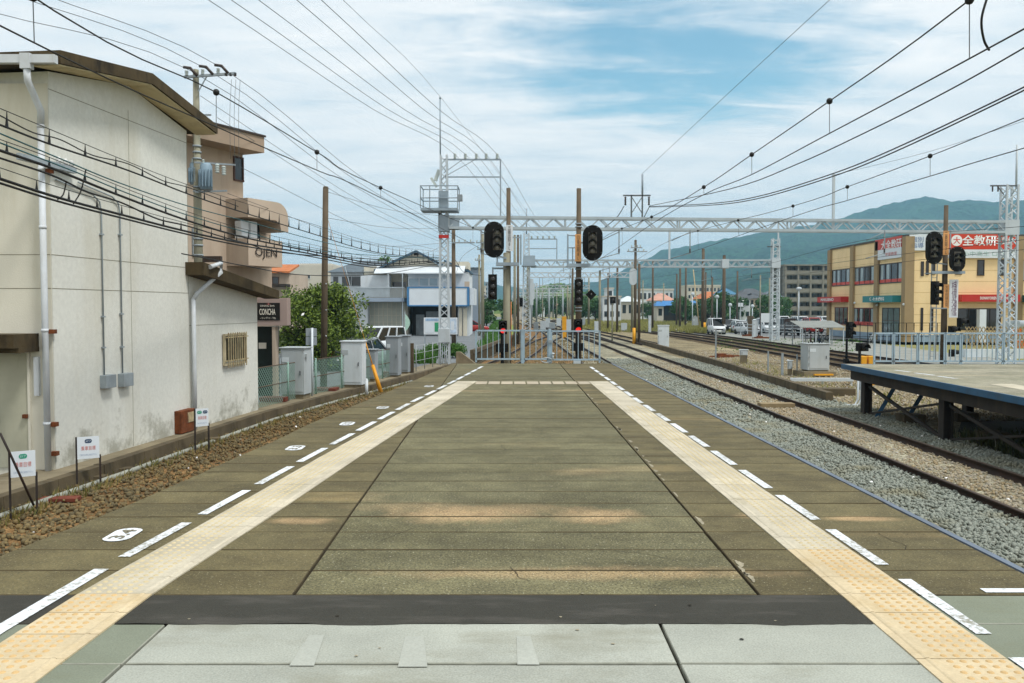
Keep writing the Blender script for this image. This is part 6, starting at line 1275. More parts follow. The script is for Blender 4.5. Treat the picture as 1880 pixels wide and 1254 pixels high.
def bicycle(label, x, d, yaw, col, Z=-1.4):
    X = XG(x, d); r = thing('bicycle', label, 'bicycle', (X, d, Z)); e = Vector((math.cos(yaw), math.sin(yaw), 0)); o = Vector((X, d, Z))
    def P(a, z): return o + e * a + UP * z
    for a in (-.5, .5):
        b = MB(); b.tube([P(a + .32 * math.cos(t), .33 + .32 * math.sin(t)) for t in np.linspace(0, 2 * math.pi, 17)], .022, 5, False); w = b.build('wheel', m_black, r)
        b = MB()
        for k in range(8): b.bar(P(a, .33), P(a + .31 * math.cos(k * .785), .33 + .31 * math.sin(k * .785)), .008)
        b.build('spokes', m_galv, w)
    b = MB()
    for A, B_ in (((-.5, .33), (-.12, .33)), ((-.12, .33), (.38, .72)), ((-.12, .33), (-.22, .8)), ((-.5, .33), (-.2, .7)), ((.5, .33), (.38, .95)), ((-.2, .65), (.36, .82))): b.tube([P(*A), P(*B_)], .022, 6)
    b.build('frame', col, r); b = MB(); b.obox(P(-.23, .84), (.26, .16, .07), yaw); b.build('saddle', m_black, r)
    nn = Vector((-e.y, e.x, 0)); b = MB(); b.tube([P(.3, 1.0) - nn * .26, P(.38, .98), P(.3, 1.0) + nn * .26], .016, 6); b.build('handlebar', m_galv, r); return r
m_bikes = [M('bike_red', '#8c2a22', .4, .1), M('bike_silver', '#9ba3a5', .35, .1), M('bike_black', '#25282a', .4, .1), M('bike_blue', '#2f4d78', .4, .1)]
for k, (x, cn) in enumerate(((1474, 'red'), (1482, 'silver'), (1489, 'second red'), (1497, 'dark'), (1504, 'blue'), (1511, 'second silver'), (1519, 'rightmost dark'))): bicycle(f'{cn} bicycle parked under the corrugated shelter roof', x, 68.3, 1.2 + .05 * k, m_bikes[{'r': 0, 's': 1, 'd': 2, 'b': 3}[{'second red': 'r', 'second silver': 's', 'rightmost dark': 'd'}.get(cn, cn[0])]])
bicycle('bicycle leaning before the yellow wall behind the iron railing', 1600, 71, .9, m_bikes[1])
# black wire-top fence right of the shelter and rails before the car park
wf = thing('car_park_fence', 'white tube fence along the car park', 'fence', (XG(1385, 84), 84, -1.4)); b = MB()
for z in (ZG(597, 84), ZG(603, 84), ZG(609, 84)): b.bar((XG(1360, 92), 92, z - .1), (XG(1470, 82), 82, z), .06)
b.build('rails', m_white, wf)
for k in range(9): b = MB(); t = k / 8; x = XG(1360, 92) * (1 - t) + XG(1470, 82) * t; y = 92 - 10 * t; b.bar((x, y, -1.5), (x, y, ZG(594, 86)), .07); b.build('post', m_white, wf)
for k, (x0, y0, x1, y1, d, lb, mt) in enumerate(((1396, 575, 1417, 592, 84, 'white notice board in front of the car park, left of the slim mast', m_signw), (1441, 585, 1459, 591, 83, 'black-framed dark notice board at the car park fence', m_brown), (1355, 556, 1364, 563, 112, 'pale sign plate on a pole above the parked cars', m_signw))):
    r = thing('notice_board', lb, 'notice board', (XG(x0, d), d, -1.4)); b = MB(); b.box(XG(x0, d), d, ZG(y1, d), XG(x1, d), d + .05, ZG(y0, d)); b.build('panel', mt, r)
    for xx in ((x0, x1) if k < 2 else ((x0 + x1) / 2,)): b = MB(); b.bar((XG(xx, d), d + .03, -1.5), (XG(xx, d), d + .03, ZG(y0, d)), .08); b.build('post', m_brown if k < 2 else m_white, r)
# lamp and sign posts by the car park
for k, (x, yt, d, lb) in enumerate(((1466, 530, 105, 'tall slim street lamp before the apartment block'), (1340, 560, 118, 'short round-headed post left of the car park sign'), (1381, 562, 125, 'white round mirror post above the parked cars'), (1316, 545, 112, 'white thin post beside the tall brown pole'), (1271, 540, 130, 'pale lamp post behind the leaning pole'))):
    r = thing('street_lamp' if k in (0, 4) else 'round_sign_post', lb, 'street lamp' if k in (0, 4) else 'sign post', (XG(x, d), d, -1.5)); b = MB(); b.tube([(XG(x, d), d, -1.5), (XG(x, d), d, ZG(yt, d))], .07, 7); b.build('post', m_white, r); b = MB(); b.ball((XG(x, d), d - .05, ZG(yt, d)), (.26, .12, .26) if k else (.35, .2, .2), 10); b.build('head', m_white, r)
# ================================================================== overhead lines
m_wire = M('dark_wire', '#22221f', .6, .15, 3); m_wireg = M('grey_wire', '#4d5355', .6, .15, 3); m_cable = M('black_cable', '#141412', .55, .15, 3); m_tealc = M('teal_cable', '#2c5b60', .6, .15, 3)
def curve(P, sub=5):
    P = [Vector(p) for p in P]
    if len(P) == 2: return [P[0].lerp(P[1], i / 4) for i in range(5)]
    out = []
    for i in range(len(P) - 1):
        a, b_ = P[i], P[i + 1]; p = P[i - 1] if i else a * 2 - b_; q = P[i + 2] if i + 2 < len(P) else b_ * 2 - a
        for k in range(sub):
            t = k / sub; out.append(.5 * ((2 * a) + (b_ - p) * t + (2 * p - 5 * a + 4 * b_ - q) * t * t + (3 * a - p - 3 * b_ + q) * t ** 3))
    return out + [P[-1]]
def wire(label, P, r=.008, mat=m_wire, group=None, sub=5, n=5):
    C_ = curve(P, sub); t = thing('overhead_wire', label, 'wire', C_[0], group); b = MB(); b.tube(C_, r, n); b.build('strand', mat, t); return t, C_
def at_y(C_, y):
    for a, b_ in zip(C_, C_[1:]):
        if a.y <= y <= b_.y and b_.y > a.y: return a.lerp(b_, (y - a.y) / (b_.y - a.y))
    return None
def droppers(t, A, B_, ys, ball=True):
    for y in ys:
        p, q = at_y(A, y), at_y(B_, y)
        if p is None or q is None: continue
        b = MB(); b.tube([p, q], .005, 4); d_ = b.build('dropper', m_wireg, t)
        if ball: b = MB(); b.ball(p, .045, 8); b.build('clamp', m_cable, d_)
def zc(y, Zc=4.0): return FPX * (Zc - EYE) / (HZ - y)
def pair(lb, rows, start, end_c, end_m, ys, far=None):
    """rows: (x, y messenger, y contact); the contact wire hangs at z = 4"""
    cw, mw = [Vector(start[0])], [Vector(start[1])]
    for x, ym, yc in rows: d_ = zc(yc); cw.append(W(x, yc, d_)); mw.append(W(x, ym, d_))
    cw.append(Vector(end_c)); mw.append(Vector(end_m))
    if far: cw += [Vector(p) for p in far[0]]; mw += [Vector(p) for p in far[1]]
    t1, c1 = wire('contact wire ' + lb, cw, .0085, m_wire); t2, c2 = wire('messenger wire with round clamps ' + lb, mw, .0085, m_wire); droppers(t2, c2, c1, ys); return c1, c2
pair('of the left track, crossing the cream gable', [(100, 20, 97), (398, 170, 233), (588, 283, 315), (697, 344, 362)], ((-4.6, 2, 4.0), (-4.9, 2, 5.0)), (-.6, 42, 3.98), (-.6, 42, 4.9), (7.9, 11.55, 15.2, 19, 26, 33))
for yy in (0,): pass
pair('of the track beside our platform, from the upper right', [(1772, 6, 112), (1521, 187, 246), (1377, 286, 322), (1293, 343, 357), (1197, 398, 411)], ((4.4, 2, 4.0), (4.4, 2, 5.0)), (4.3, 42, 3.98), (4.3, 42, 4.9), (8.4, 12.0, 15.7, 18.5, 25, 33), ([(4.3, 78, 3.95), (4.3, 142, 3.95), (4.3, 260, 3.95)], [(4.3, 60, 4.5), (4.3, 78, 4.9), (4.3, 142, 4.9), (4.3, 260, 4.9)]))
pair('of the nearest visible track, in front of the yellow building', [(1880, 217, 272), (1706, 287, 324), (1556, 343, 368), (1450, 380, 400)], ((8.2, 4, 4.0), (8.4, 4, 4.9)), (7.75, 42, 3.98), (7.75, 42, 4.9), (13, 15.9, 19.5, 23, 29, 36), ([(7.8, 78, 3.95), (7.9, 142, 3.95), (8, 260, 3.95)], [(7.8, 60, 4.5), (7.8, 78, 4.9), (7.9, 142, 4.9), (8, 260, 4.9)]))
wire('contact wire of the far right-hand track before the yellow building', [(19.5, 14, 4), (17.2, 42.5, 3.98), (16.9, 78, 3.95), (12, 142, 3.95)], .01); wire('messenger wire above the far right-hand track', [(19.5, 14, 4.8), (18.2, 28, 4.4), (17.2, 42.5, 4.9), (17.0, 60, 4.5), (16.9, 78, 4.9), (12, 142, 4.9)], .01)
wire('contact wire of the outermost right-hand track', [(24, 18, 4), (20.4, 42.5, 3.98), (20.5, 78, 3.95)], .01)
# feeders
def xline(px, ab, r, lb, mat=m_cable, end=None):
    (x0, X0), (x1, X1) = ab; P = []
    for x, y in px: X = X0 + (X1 - X0) * (x - x0) / (x1 - x0); P.append(W(x, y, X / (x - CX) * FPX))
    if end is not None: P.append(Vector(end))
    return wire(lb, P, r, mat)
e1, e2 = W(1193, 378, 42.6), W(1146, 378, 42.6)
xline([(2000, 15), (1880, 88), (1740, 167), (1600, 238), (1460, 303), (1340, 347)], ((1880, 8.2), (1197, 6.6)), .014, 'upper thick feeder cable sweeping in from the right edge', end=e1)
xline([(2000, 95), (1880, 160), (1640, 274), (1520, 322), (1390, 361), (1300, 374)], ((1880, 8.2), (1197, 6.6)), .014, 'lower thick feeder cable, upper strand of a close pair', end=e1 + Vector((0, 0, -.03)))
xline([(2000, 102), (1880, 166), (1640, 280), (1520, 327), (1390, 365), (1300, 377)], ((1880, 8.15), (1197, 6.55)), .014, 'lower thick feeder cable, lower strand of a close pair', end=e1 + Vector((0, 0, -.06)))
wire('feeder jumper looping from the dark frame down to the gantry beam on the left', [e2, e2 + Vector((-.35, 0, -.55)), W(1110, 418, 42.6)], .02, m_cable); wire('feeder jumper looping from the dark frame down to the gantry beam on the right', [e1, e1 + Vector((-.35, .1, -.7)), W(1172, 412, 42.6)], .02, m_cable)
wire('thin earth wire rising from the dark frame post to the top right', [W(1178, 320, 42.6), W(1330, 178, 29), W(1523, 0, 20), W(1700, -160, 14)], .007, m_wireg)
wire('earth wire from the beam post past the hills to the right edge', [W(1527, 322, 43.6), W(1700, 280, 36), W(1880, 222, 30)], .007, m_wireg)
b = MB(); P = curve([W(1814, -10, 8.6), W(1802, 35, 8.6), W(1806, 72, 8.7), W(1816, 92, 8.8)]); b.tube(P, .012, 5); tag(b.build('jumper_wire', m_cable), 'black jumper wire hanging at the top right corner', 'wire')
# five high wires to the arm of the nearest gantry, then on to the second one
for k, (x0, x1, x2, w_) in enumerate(((383, 836, 976, 'first'), (425, 855, 987, 'second'), (475, 875, 997, 'third'), (545, 893, 1008, 'fourth'), (590, 913, 1018, 'fifth'))):
    a, c, e = W(x0, 0, 21), W(x1, 284, 42), W(x2, 436, 78); m1 = a.lerp(c, .5) - Vector((0, 0, .22)); m2 = c.lerp(e, .5) - Vector((0, 0, .5)); s = a + (a - c) * .5
    wire(f'{w_} from the left of five high wires over the insulators of the gantry arm', [s, a, m1, c, m2, e], .009, m_wireg)
wire('thin wire over the top of the gantry lightning rod', [W(630, 0, 24), W(811, 181, 42), W(965, 385, 78)], .007, m_wireg)
# lines of the utility pole
for k, (xi, yi, x0, y0, xe, ye, lb) in enumerate(((353, 131, -30, 18, 829, 440, 'left'), (382, 128, -10, -22, 833, 436, 'middle'), (410, 126, 60, -18, 838, 432, 'right'))):
    a, c, e = W(x0, y0, 24), W(xi, yi, 26.4), W(xe, ye, 60); wire(f'high-voltage line over the {lb} insulator of the weathered utility pole', [a, c, c.lerp(e, .4) - Vector((0, 0, .45)), e], .009, m_wire)
for k, (x, y, xe, ye, lb) in enumerate(((399, 216, 829, 452, 'low-voltage line from the bracket under the cream eave to the grey-brown pole'), (440, 306, 828, 465, 'low-voltage line from the lower bracket of the utility pole to the grey-brown pole'), (418, 355, 828, 472, 'sagging service line from the lowest arm of the utility pole'), (368, 176, 829, 448, 'slack grey line below the cross arm of the utility pole'))):
    c, e = W(x, y, 26.4), W(xe, ye, 60); wire(lb, [c, c.lerp(e, .45) - Vector((0, 0, .5)), e], .008, m_wireg)
for k, x in enumerate((425, 433, 441)): a = W(x, 146, 26.4); wire(f'{("left", "middle", "right")[k]} of three vertical drop wires beside the utility pole', [a, W(x - 3, 210, 26.3), W(x - 2, 292 + 6 * k, 26.2)], .006, m_wireg)
wire('slack wire from the street pole toward the nearest gantry mast', [W(886, 446, 74), W(850, 470, 66), W(838, 500, 60)], .012, m_wire); wire('service line dropping from the grey-brown pole to the white house', [W(833, 440, 60), W(790, 462, 75), W(762, 470, 88)], .012, m_wireg)
wire('black sagging cable from the grey-brown pole to the blue-grey house', [W(834, 474, 60), W(852, 500, 75), W(884, 506, 74)], .02, m_cable)
for k, (pts, lb) in enumerate((([(600, 352, 29.5), (715, 385, 36), (806, 396, 42)], 'thin line from the top of the tall brown pole to the service basket'), ([(600, 400, 29.5), (715, 418, 36), (806, 420, 42)], 'second thin line from the tall brown pole to the gusset plate'), ([(600, 433, 29.5), (715, 452, 36), (806, 447, 42)], 'third thin line from the tall brown pole to the gantry mast'))): wire(lb, [W(*p) for p in pts], .007, m_wireg)
# bundle along the buildings
def bd(x):
    if x <= 557: return -6.0 / (x - CX) * FPX
    k = (CX - x) / FPX; return 9.675 / (k + .147)
def bundle(lb, px, r, mat, mess=None, step=.95, tails=True):
    P = [W(x, y, bd(x)) for x, y in px]; P = [P[0] * 2 - P[1]] + P
    t, c1 = wire(lb, P, r, mat, sub=7)
    if mess:
        Q = [W(x, y, bd(x)) for x, y in mess]; Q = [Q[0] * 2 - Q[1]] + Q; c2 = curve(Q, 7); b = MB(); b.tube(c2, .006, 4); b.build('support_wire', m_wire, t)
        for y in np.arange(9.4, 41, step):
            p, q = at_y(c2, y), at_y(c1, y)
            if p is None or q is None: continue
            b = MB(); w_ = .022 if y < 24 else .026; m_ = q.lerp(p, .55); b.tube([q - Vector((0, 0, .01)), m_, p], [w_, w_ * .45, .004], 4); b.build('hanger', m_cable, t)
bundle('uppermost black cable with hangers across the cream gable', [(0, 229), (96, 266), (236, 313), (348, 357), (437, 387), (558, 424), (695, 464), (806, 474)], .014, m_cable, [(0, 199), (105, 243), (220, 291), (338, 337), (437, 369), (560, 407), (700, 449), (806, 462)])
bundle('slim wavy cable just above the uppermost hung cable', [(0, 212), (60, 243), (110, 256), (170, 285), (236, 301), (300, 332), (348, 345), (437, 379)], .009, m_cable)
bundle('thin teal cable, upper of two across the cream gable', [(0, 245), (110, 291), (220, 336), (348, 379), (470, 411), (600, 446), (720, 470), (806, 473)], .010, m_tealc)
bundle('thin teal cable, lower of two across the cream gable', [(0, 262), (137, 315), (240, 357), (348, 396), (470, 431), (600, 462), (806, 476)], .010, m_tealc)
bundle('thick black cable with hangers in the middle of the bundle', [(0, 276), (96, 309), (223, 360), (348, 406), (450, 436), (560, 459), (700, 484), (806, 478)], .020, m_cable, [(0, 256), (96, 291), (223, 343), (348, 390), (450, 421), (560, 446), (700, 474), (806, 470)])
bundle('slack black cable below the thick middle cable', [(0, 290), (96, 322), (160, 352), (223, 372), (290, 402), (348, 416), (450, 446), (560, 468), (806, 482)], .014, m_cable)
bundle('thick black cable with hangers, lowest on the cream gable', [(0, 328), (105, 362), (223, 394), (348, 426), (450, 447), (560, 464), (700, 488), (806, 481)], .020, m_cable, [(0, 308), (105, 343), (223, 377), (348, 411), (450, 434), (560, 452), (700, 478), (806, 473)], .8)
bundle('second strand under the lowest thick black cable', [(0, 336), (105, 369), (223, 400), (348, 431), (450, 452), (560, 469), (700, 492), (806, 484)], .016, m_cable)
bundle('low cable leaving the splice box toward the gantry mast', [(398, 478), (450, 488), (560, 505), (700, 503), (806, 485)], .012, m_cable)
for k, (x0, y0, x1, y1) in enumerate(((122, 332, 106, 362), (158, 310, 135, 370))): wire(['left jumper loop by the bracket on the cream gable', 'right jumper loop by the bracket on the cream gable'][k], [W(x0, y0, bd(x0)), W((x0 + x1) / 2 + 2, (y0 + y1) / 2 + 10, bd(x0)), W(x1, y1 + 4, bd(x1))], .010, m_cable)
# ================================================================== vegetation, houses, cars
def leaf_mat(name, cols, tr=.18):
    m = bpy.data.materials.new(name); m.use_nodes = True; nt = m.node_tree; N = nt.nodes; L = nt.links; b = N['Principled BSDF']; b.inputs['Roughness'].default_value = .55; b.inputs['Specular IOR Level'].default_value = .35
    g = N.new('ShaderNodeNewGeometry'); rp = N.new('ShaderNodeValToRGB'); e = rp.color_ramp.elements
    for i, cc in enumerate(cols): p = i / (len(cols) - 1); q = e[0] if i == 0 else e[1] if i == len(cols) - 1 else e.new(p); q.position = p; q.color = (*lin(cc), 1)
    L.new(g.outputs['Random Per Island'], rp.inputs[0]); L.new(rp.outputs[0], b.inputs['Base Color'])
    t = N.new('ShaderNodeBsdfTranslucent'); L.new(rp.outputs[0], t.inputs[0]); mx = N.new('ShaderNodeMixShader'); mx.inputs[0].default_value = tr; L.new(b.outputs[0], mx.inputs[1]); L.new(t.outputs[0], mx.inputs[2]); L.new(mx.outputs[0], N['Material Output'].inputs['Surface']); return m
ml_cam = leaf_mat('glossy_leaves', ['#19330f', '#294c17', '#3d691e', '#567f26', '#748f2f', '#2f591a', '#82993a']); ml_far = leaf_mat('far_leaves', ['#2f5222', '#46702c', '#5f8a38', '#3a6028']); ml_lit = leaf_mat('bright_leaves', ['#4f7a22', '#6d9430', '#3d6420']); ml_gr = leaf_mat('grass_blades', ['#85864a', '#a59c5c', '#b5a868', '#6d7c3c', '#94914e']); ml_dry = leaf_mat('dry_weeds', ['#8a7a45', '#a08c50', '#6e6a38', '#5a6030'])
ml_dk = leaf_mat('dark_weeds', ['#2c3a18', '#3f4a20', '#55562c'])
m_bark = M('bark', '#3d3325', .95, .3, 4)
def leaves(name, clumps, n, size, mat, parent, seed, up=.35, ratio=.5):
    """leaf-shaped faces through the volume of a set of clumps (centre, radii)"""
    rg = np.random.default_rng(seed); cl = np.array([[*c, *r] for c, r in clumps]); wgt = cl[:, 3] * cl[:, 4] * cl[:, 5]; k = rg.choice(len(cl), n, p=wgt / wgt.sum())
    v = rg.normal(size=(n, 3)); v /= np.linalg.norm(v, axis=1)[:, None]; rad = rg.random(n) ** .38; c = cl[k, :3] + v * rad[:, None] * cl[k, 3:]
    nrm = rg.normal(size=(n, 3)) * .8 + v * .5 + np.array([0, 0, up]); nrm /= np.linalg.norm(nrm, axis=1)[:, None]
    a = np.cross(nrm, rg.normal(size=(n, 3))); a /= np.linalg.norm(a, axis=1)[:, None]; b = np.cross(nrm, a); s = size * rg.uniform(.6, 1.3, n)[:, None]
    V = np.stack([c - a * s, c + b * s * ratio, c + a * s, c - b * s * ratio], 1).reshape(-1, 3) - np.array(_base(parent)); F = np.arange(n * 4).reshape(n, 4)
    return np_mesh(name, V, F, mat, parent)
def tree(label, base, h, w, nclump, n, size, mat, seed, trunk=.25, group=None, name='broadleaf_tree', cat='tree', low=.22):
    rg = random.Random(seed); t = thing(name, label, cat, base, group); B = Vector(base); cl = []; b = MB()
    for i in range(nclump):
        a = rg.uniform(0, 6.283); u = rg.uniform(low, 1); rr = w / 2 * math.sqrt(max(.05, 1 - ((u - .55) / .55) ** 2)) * rg.uniform(.25, .9); c = B + Vector((math.cos(a) * rr, math.sin(a) * rr, h * (u * .88))); s = w * rg.uniform(.11, .2); cl.append((c, (s, s, s * .8)))
        if i % 3 == 0: b.tube([B + Vector((0, 0, h * .18)), B.lerp(c, .5) + Vector((0, 0, h * .12)), c], [w * .02, w * .012, w * .005], 5)
    b.tube([B - Vector((0, 0, .2)), B + Vector((w * .01, 0, h * .3)), B + Vector((0, 0, h * .75))], [w * .035, w * .025, w * .008], 7); b.build('trunk', m_bark, t)
    leaves('crown', cl, n, size, mat, t, seed); return t
p = G(590, 664, ROADZ)
tree('bushy dark green tree beside the tall brown pole', (XG(588, 41), 41, ROADZ), ZG(516, 41) - ROADZ, 4.5, 95, 24000, .085, ml_cam, 5, low=.10)
tree('treetop showing above the grey tiled roof', (XG(706, 112), 112, -1.3), ZG(455, 112) + 1.3, 4.2, 22, 2600, .18, ml_lit, 8, low=.45)
hd = thing('hedge', 'clipped green hedge at the foot of the notice board', 'hedge', (XG(810, 50), 50, ROADZ)); leaves('foliage', [(Vector((XG(x, 50 + dy), 50 + dy, -.85)), (.45, .4, .42)) for x in range(790, 850, 9) for dy in (0, .5)], 5200, .06, ml_lit, hd, 9)
tall = thing('weeds', 'tall grass in front of the car by the street fence', 'weeds', (XG(755, 47), 47, ROADZ))
def tufts(name, pts, h0, h1, mat, seed, parent=None, per=7, w=.02):
    rg = np.random.default_rng(seed); P = np.repeat(np.array(pts, float), per, 0); n = len(P); P[:, :2] += rg.normal(0, .10, (n, 2)); a = rg.uniform(0, 6.283, n); h = rg.uniform(h0, h1, n); ln = rg.uniform(.1, .55, n) * h; wd = w * rg.uniform(.7, 1.5, n)
    d = np.stack([np.cos(a), np.sin(a), 0 * a], 1); s = np.stack([-np.sin(a), np.cos(a), 0 * a], 1); up = np.array([0, 0, 1.0])
    V = np.stack([P - s * wd[:, None], P + s * wd[:, None], P + up * h[:, None] * .6 + d * (ln * .35)[:, None] + s * (wd * .7)[:, None], P + up * h[:, None] + d * ln[:, None]], 1)
    return np_mesh(name, V.reshape(-1, 3) - np.array(_base(parent)), np.arange(n * 4).reshape(n, 4), mat, parent)
rg = np.random.default_rng(2)
tufts('blades', [(XG(x, d_), d_, ROADZ) for x, d_ in zip(rg.uniform(745, 795, 200), rg.uniform(45, 50, 200))], .2, .65, ml_lit, 3, tall)
def field(name, n, f, h0, h1, mat, seed, w=.02, per=7): return tag(tufts(name, [f() for _ in range(n)], h0, h1, mat, seed, None, per, w), kind='stuff')
u = rg.uniform
field('grass', 5200, lambda: (lambda d_: (u(.075, .245) * d_ + (2 if d_ < 115 else 0), d_, -1.6))(u(104, 210)), .2, .7, ml_gr, 4, .05)
field('grass', 1500, lambda: (lambda d_: (u(.20, .24) * d_, d_, -1.55))(u(100, 118)), .4, .9, ml_gr, 14, .05)
field('grass', 350, lambda: (lambda d_: (u(.235, .40) * d_, d_, -1.42))(u(58, 82)), .08, .22, ml_lit, 5, .03)
field('grass', 500, lambda: (lambda d_: (u(-2.5, -.6) - (d_ - 60) * .01, d_, -1.35))(u(62, 190)), .2, .6, ml_lit, 6, .04)
field('weeds', 260, lambda: (lambda y: (interp(KERB, y) + u(.1, .5), y, -1.36))(u(9.5, 34)), .05, .20, ml_dry, 7, .008)
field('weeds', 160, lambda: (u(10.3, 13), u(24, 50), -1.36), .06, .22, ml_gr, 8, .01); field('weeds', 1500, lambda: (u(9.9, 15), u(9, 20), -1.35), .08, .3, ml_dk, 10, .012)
# far woods
proto = tree('tree on the green wooded rise beyond the tracks', (XG(1000, 560), 540, 0), 10, 11, 26, 900, .75, ml_lit, 21, group='trees on the green rise', name='far_tree')
k = 0
for i in range(95):
    px_ = rnd.uniform(915, 1150); d_ = rnd.uniform(505, 610); prof = [(880, 566), (920, 558), (950, 549), (978, 535), (1000, 526), (1030, 523), (1055, 532), (1085, 542), (1130, 551), (1180, 560), (1230, 566)]
    z = ZG(interp(prof, px_), 620) * max(.05, 1 - (620 - d_) / 160) ** 1.5 - 4
    if i == 0: proto.location = (XG(px_, 620), d_, z)
    else: dup(proto, (XG(px_, 620), d_, z), rnd.uniform(0, 6), scale=rnd.uniform(.4, .8))
pt = tree('round green tree among the houses behind the field', (0, 0, 0), 6.5, 7, 24, 1500, .32, ml_far, 31, group='trees among the far houses', name='far_tree')
for i, (x, d_, s) in enumerate(((1252, 175, .85), (1243, 190, .8), (1262, 185, .7), (1325, 170, 1.0), (1316, 185, .8), (1300, 178, .8), (1348, 195, .9), (1420, 185, 1.0), (1404, 178, .9), (1432, 200, .9), (1206, 210, .7), (1190, 205, .7), (1093, 190, .8), (1080, 200, .9), (1110, 240, .9), (1065, 230, 1.0), (1150, 230, .8), (1283, 200, .8), (1368, 200, .7), (1040, 260, 1.0), (1020, 270, 1.1), (970, 230, .8), (985, 250, .9), (1000, 300, 1.1))):
    if i == 0: pt.location = (XG(x, d_), d_, -1.6); pt.scale = (s,) * 3
    else: dup(pt, (XG(x, d_), d_, -1.6), rnd.uniform(0, 6), scale=s)
ps = tree('dark roadside tree along the street on the left', (0, 0, 0), 5, 4.2, 20, 1500, .22, ml_far, 33, group='trees along the street', name='street_tree')
for i, (x, d_, s) in enumerate(((893, 140, 1.0), (889, 118, .8), (897, 165, 1.0), (930, 170, .9), (935, 200, 1.0), (928, 230, 1.2))):
    if i == 0: ps.location = (XG(x, d_), d_, -1.4); ps.scale = (s,) * 3
    else: dup(ps, (XG(x, d_), d_, -1.4), rnd.uniform(0, 6), scale=s)

# --- houses left
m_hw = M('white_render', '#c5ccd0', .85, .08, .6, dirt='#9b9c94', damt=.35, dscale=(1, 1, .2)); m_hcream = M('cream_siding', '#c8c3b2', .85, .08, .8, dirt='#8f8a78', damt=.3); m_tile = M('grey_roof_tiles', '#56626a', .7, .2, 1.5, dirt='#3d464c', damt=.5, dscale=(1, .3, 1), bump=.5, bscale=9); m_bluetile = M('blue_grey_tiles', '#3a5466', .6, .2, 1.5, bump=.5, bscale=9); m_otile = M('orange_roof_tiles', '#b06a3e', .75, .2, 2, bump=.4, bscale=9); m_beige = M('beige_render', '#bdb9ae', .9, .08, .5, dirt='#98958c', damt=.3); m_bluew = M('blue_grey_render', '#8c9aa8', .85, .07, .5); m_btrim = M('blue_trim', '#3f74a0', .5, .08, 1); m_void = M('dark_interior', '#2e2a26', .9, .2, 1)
def fc(d_): return Face((0, d_), (1, 0))
def bldg(label, x, d_, cat='house', name='house', group=None): return thing(name, label, cat, (XG(x, d_), d_, -1.35), group)
d_ = 90.0; F9 = fc(d_)
hs = bldg('white two-storey house with balcony and dark gabled roof behind the parked van', 720, d_)
b = MB(); r = F9.rect(664, 490, 745, 616); b.box(r[0], d_ + 1.5, -1.4, r[1], d_ + 9, ZG(488, d_)); b.box(r[1], d_ + 4, ZG(520, d_), XG(805, d_), d_ + 9, ZG(488, d_)); b.build('wall', m_hcream, hs)
ap, el, er = W(762, 458, d_), W(684, 494, d_), W(812, 482, d_); er.z = W(812, 484, d_).z; b = MB(); b.prism([(W(700, 486, d_).x, d_ + 1.45, ZG(488, d_)), (er.x - .4, d_ + 1.45, ZG(488, d_)), (ap.x, d_ + 1.45, ap.z - .15)], (0, 7, 0)); b.build('gable', m_hcream, hs)
b = MB()
for e in (el, er): v = (ap - e); b.prism([(e.x, d_ + .8, e.z), (ap.x, d_ + .8, ap.z), (ap.x, d_ + .8, ap.z - .22), (e.x, d_ + .8, e.z - .22)], (0, 8.5, 0))
b.build('roof', m_bluetile, hs)
b = MB(); F9.pbox(b, 757, 463, 766, 467.5, -1.5, -1.42); b.build('gable_vent', m_void, hs)
b = MB(); q0, q1 = W(688, 503, d_), W(803, 502, d_); b.prism([(q0.x, d_ - .6, q0.z), (q1.x, d_ - .6, q1.z), (q1.x, d_ + 1.5, ZG(489, d_)), (q0.x, d_ + 1.5, ZG(489, d_))], (0, 0, .08)); b.build('canopy_roof', m_hw, hs)
b = MB(); F9.pbox(b, 662, 505, 715, 529, -1.2, 0); F9.pbox(b, 660, 554, 675, 617, -1.5, 0); b.build('white_wall', m_hw, hs)
win(0, F9, 716, 516, 744, 529, m_hcream, gl_d, hs, -1.4)
b = MB(); F9.pbox(b, 652, 547, 744, 554, -1.4, .9); bl = b.build('balcony', m_bluew, hs); b = MB(); r = F9.rect(653, 528, 744, 547); z0, z1 = r[2], r[3]
b.bar((r[0], d_ - .85, z1), (r[1], d_ - .85, z1), .07)
for x in np.linspace(r[0], r[1], 46): b.bar((x, d_ - .85, z0), (x, d_ - .85, z1), .03)
b.box(r[0], d_ - .80, z0 + .1, XG(718, d_), d_ - .79, z1 - .05); b.build('balustrade', m_white, bl)
b = MB(); F9.pbox(b, 676, 555, 741, 616, -1.4, -1.2); gb = b.build('glazed_wall', M('frosted_glass_wall', '#a5a89b', .35, .12, .8), hs); b = MB(); r = F9.rect(676, 555, 741, 616)
for x in np.linspace(r[0], r[1], 9): F9.box(b, x - .03, x + .03, r[2], r[3], -1.2, -1.15)
for z in np.linspace(r[2], r[3], 6): F9.box(b, r[0], r[1], z - .02, z + .02, -1.2, -1.16)
b.build('glazing_bars', m_hcream, gb)
b = MB(); b.bar((XG(741, d_), d_ - .7, -1.4), (XG(741, d_), d_ - .7, ZG(503, d_)), .1); b.bar((XG(715, d_), d_ - .7, z1), (XG(715, d_), d_ - .7, ZG(503, d_)), .09); b.build('post', m_white, hs)
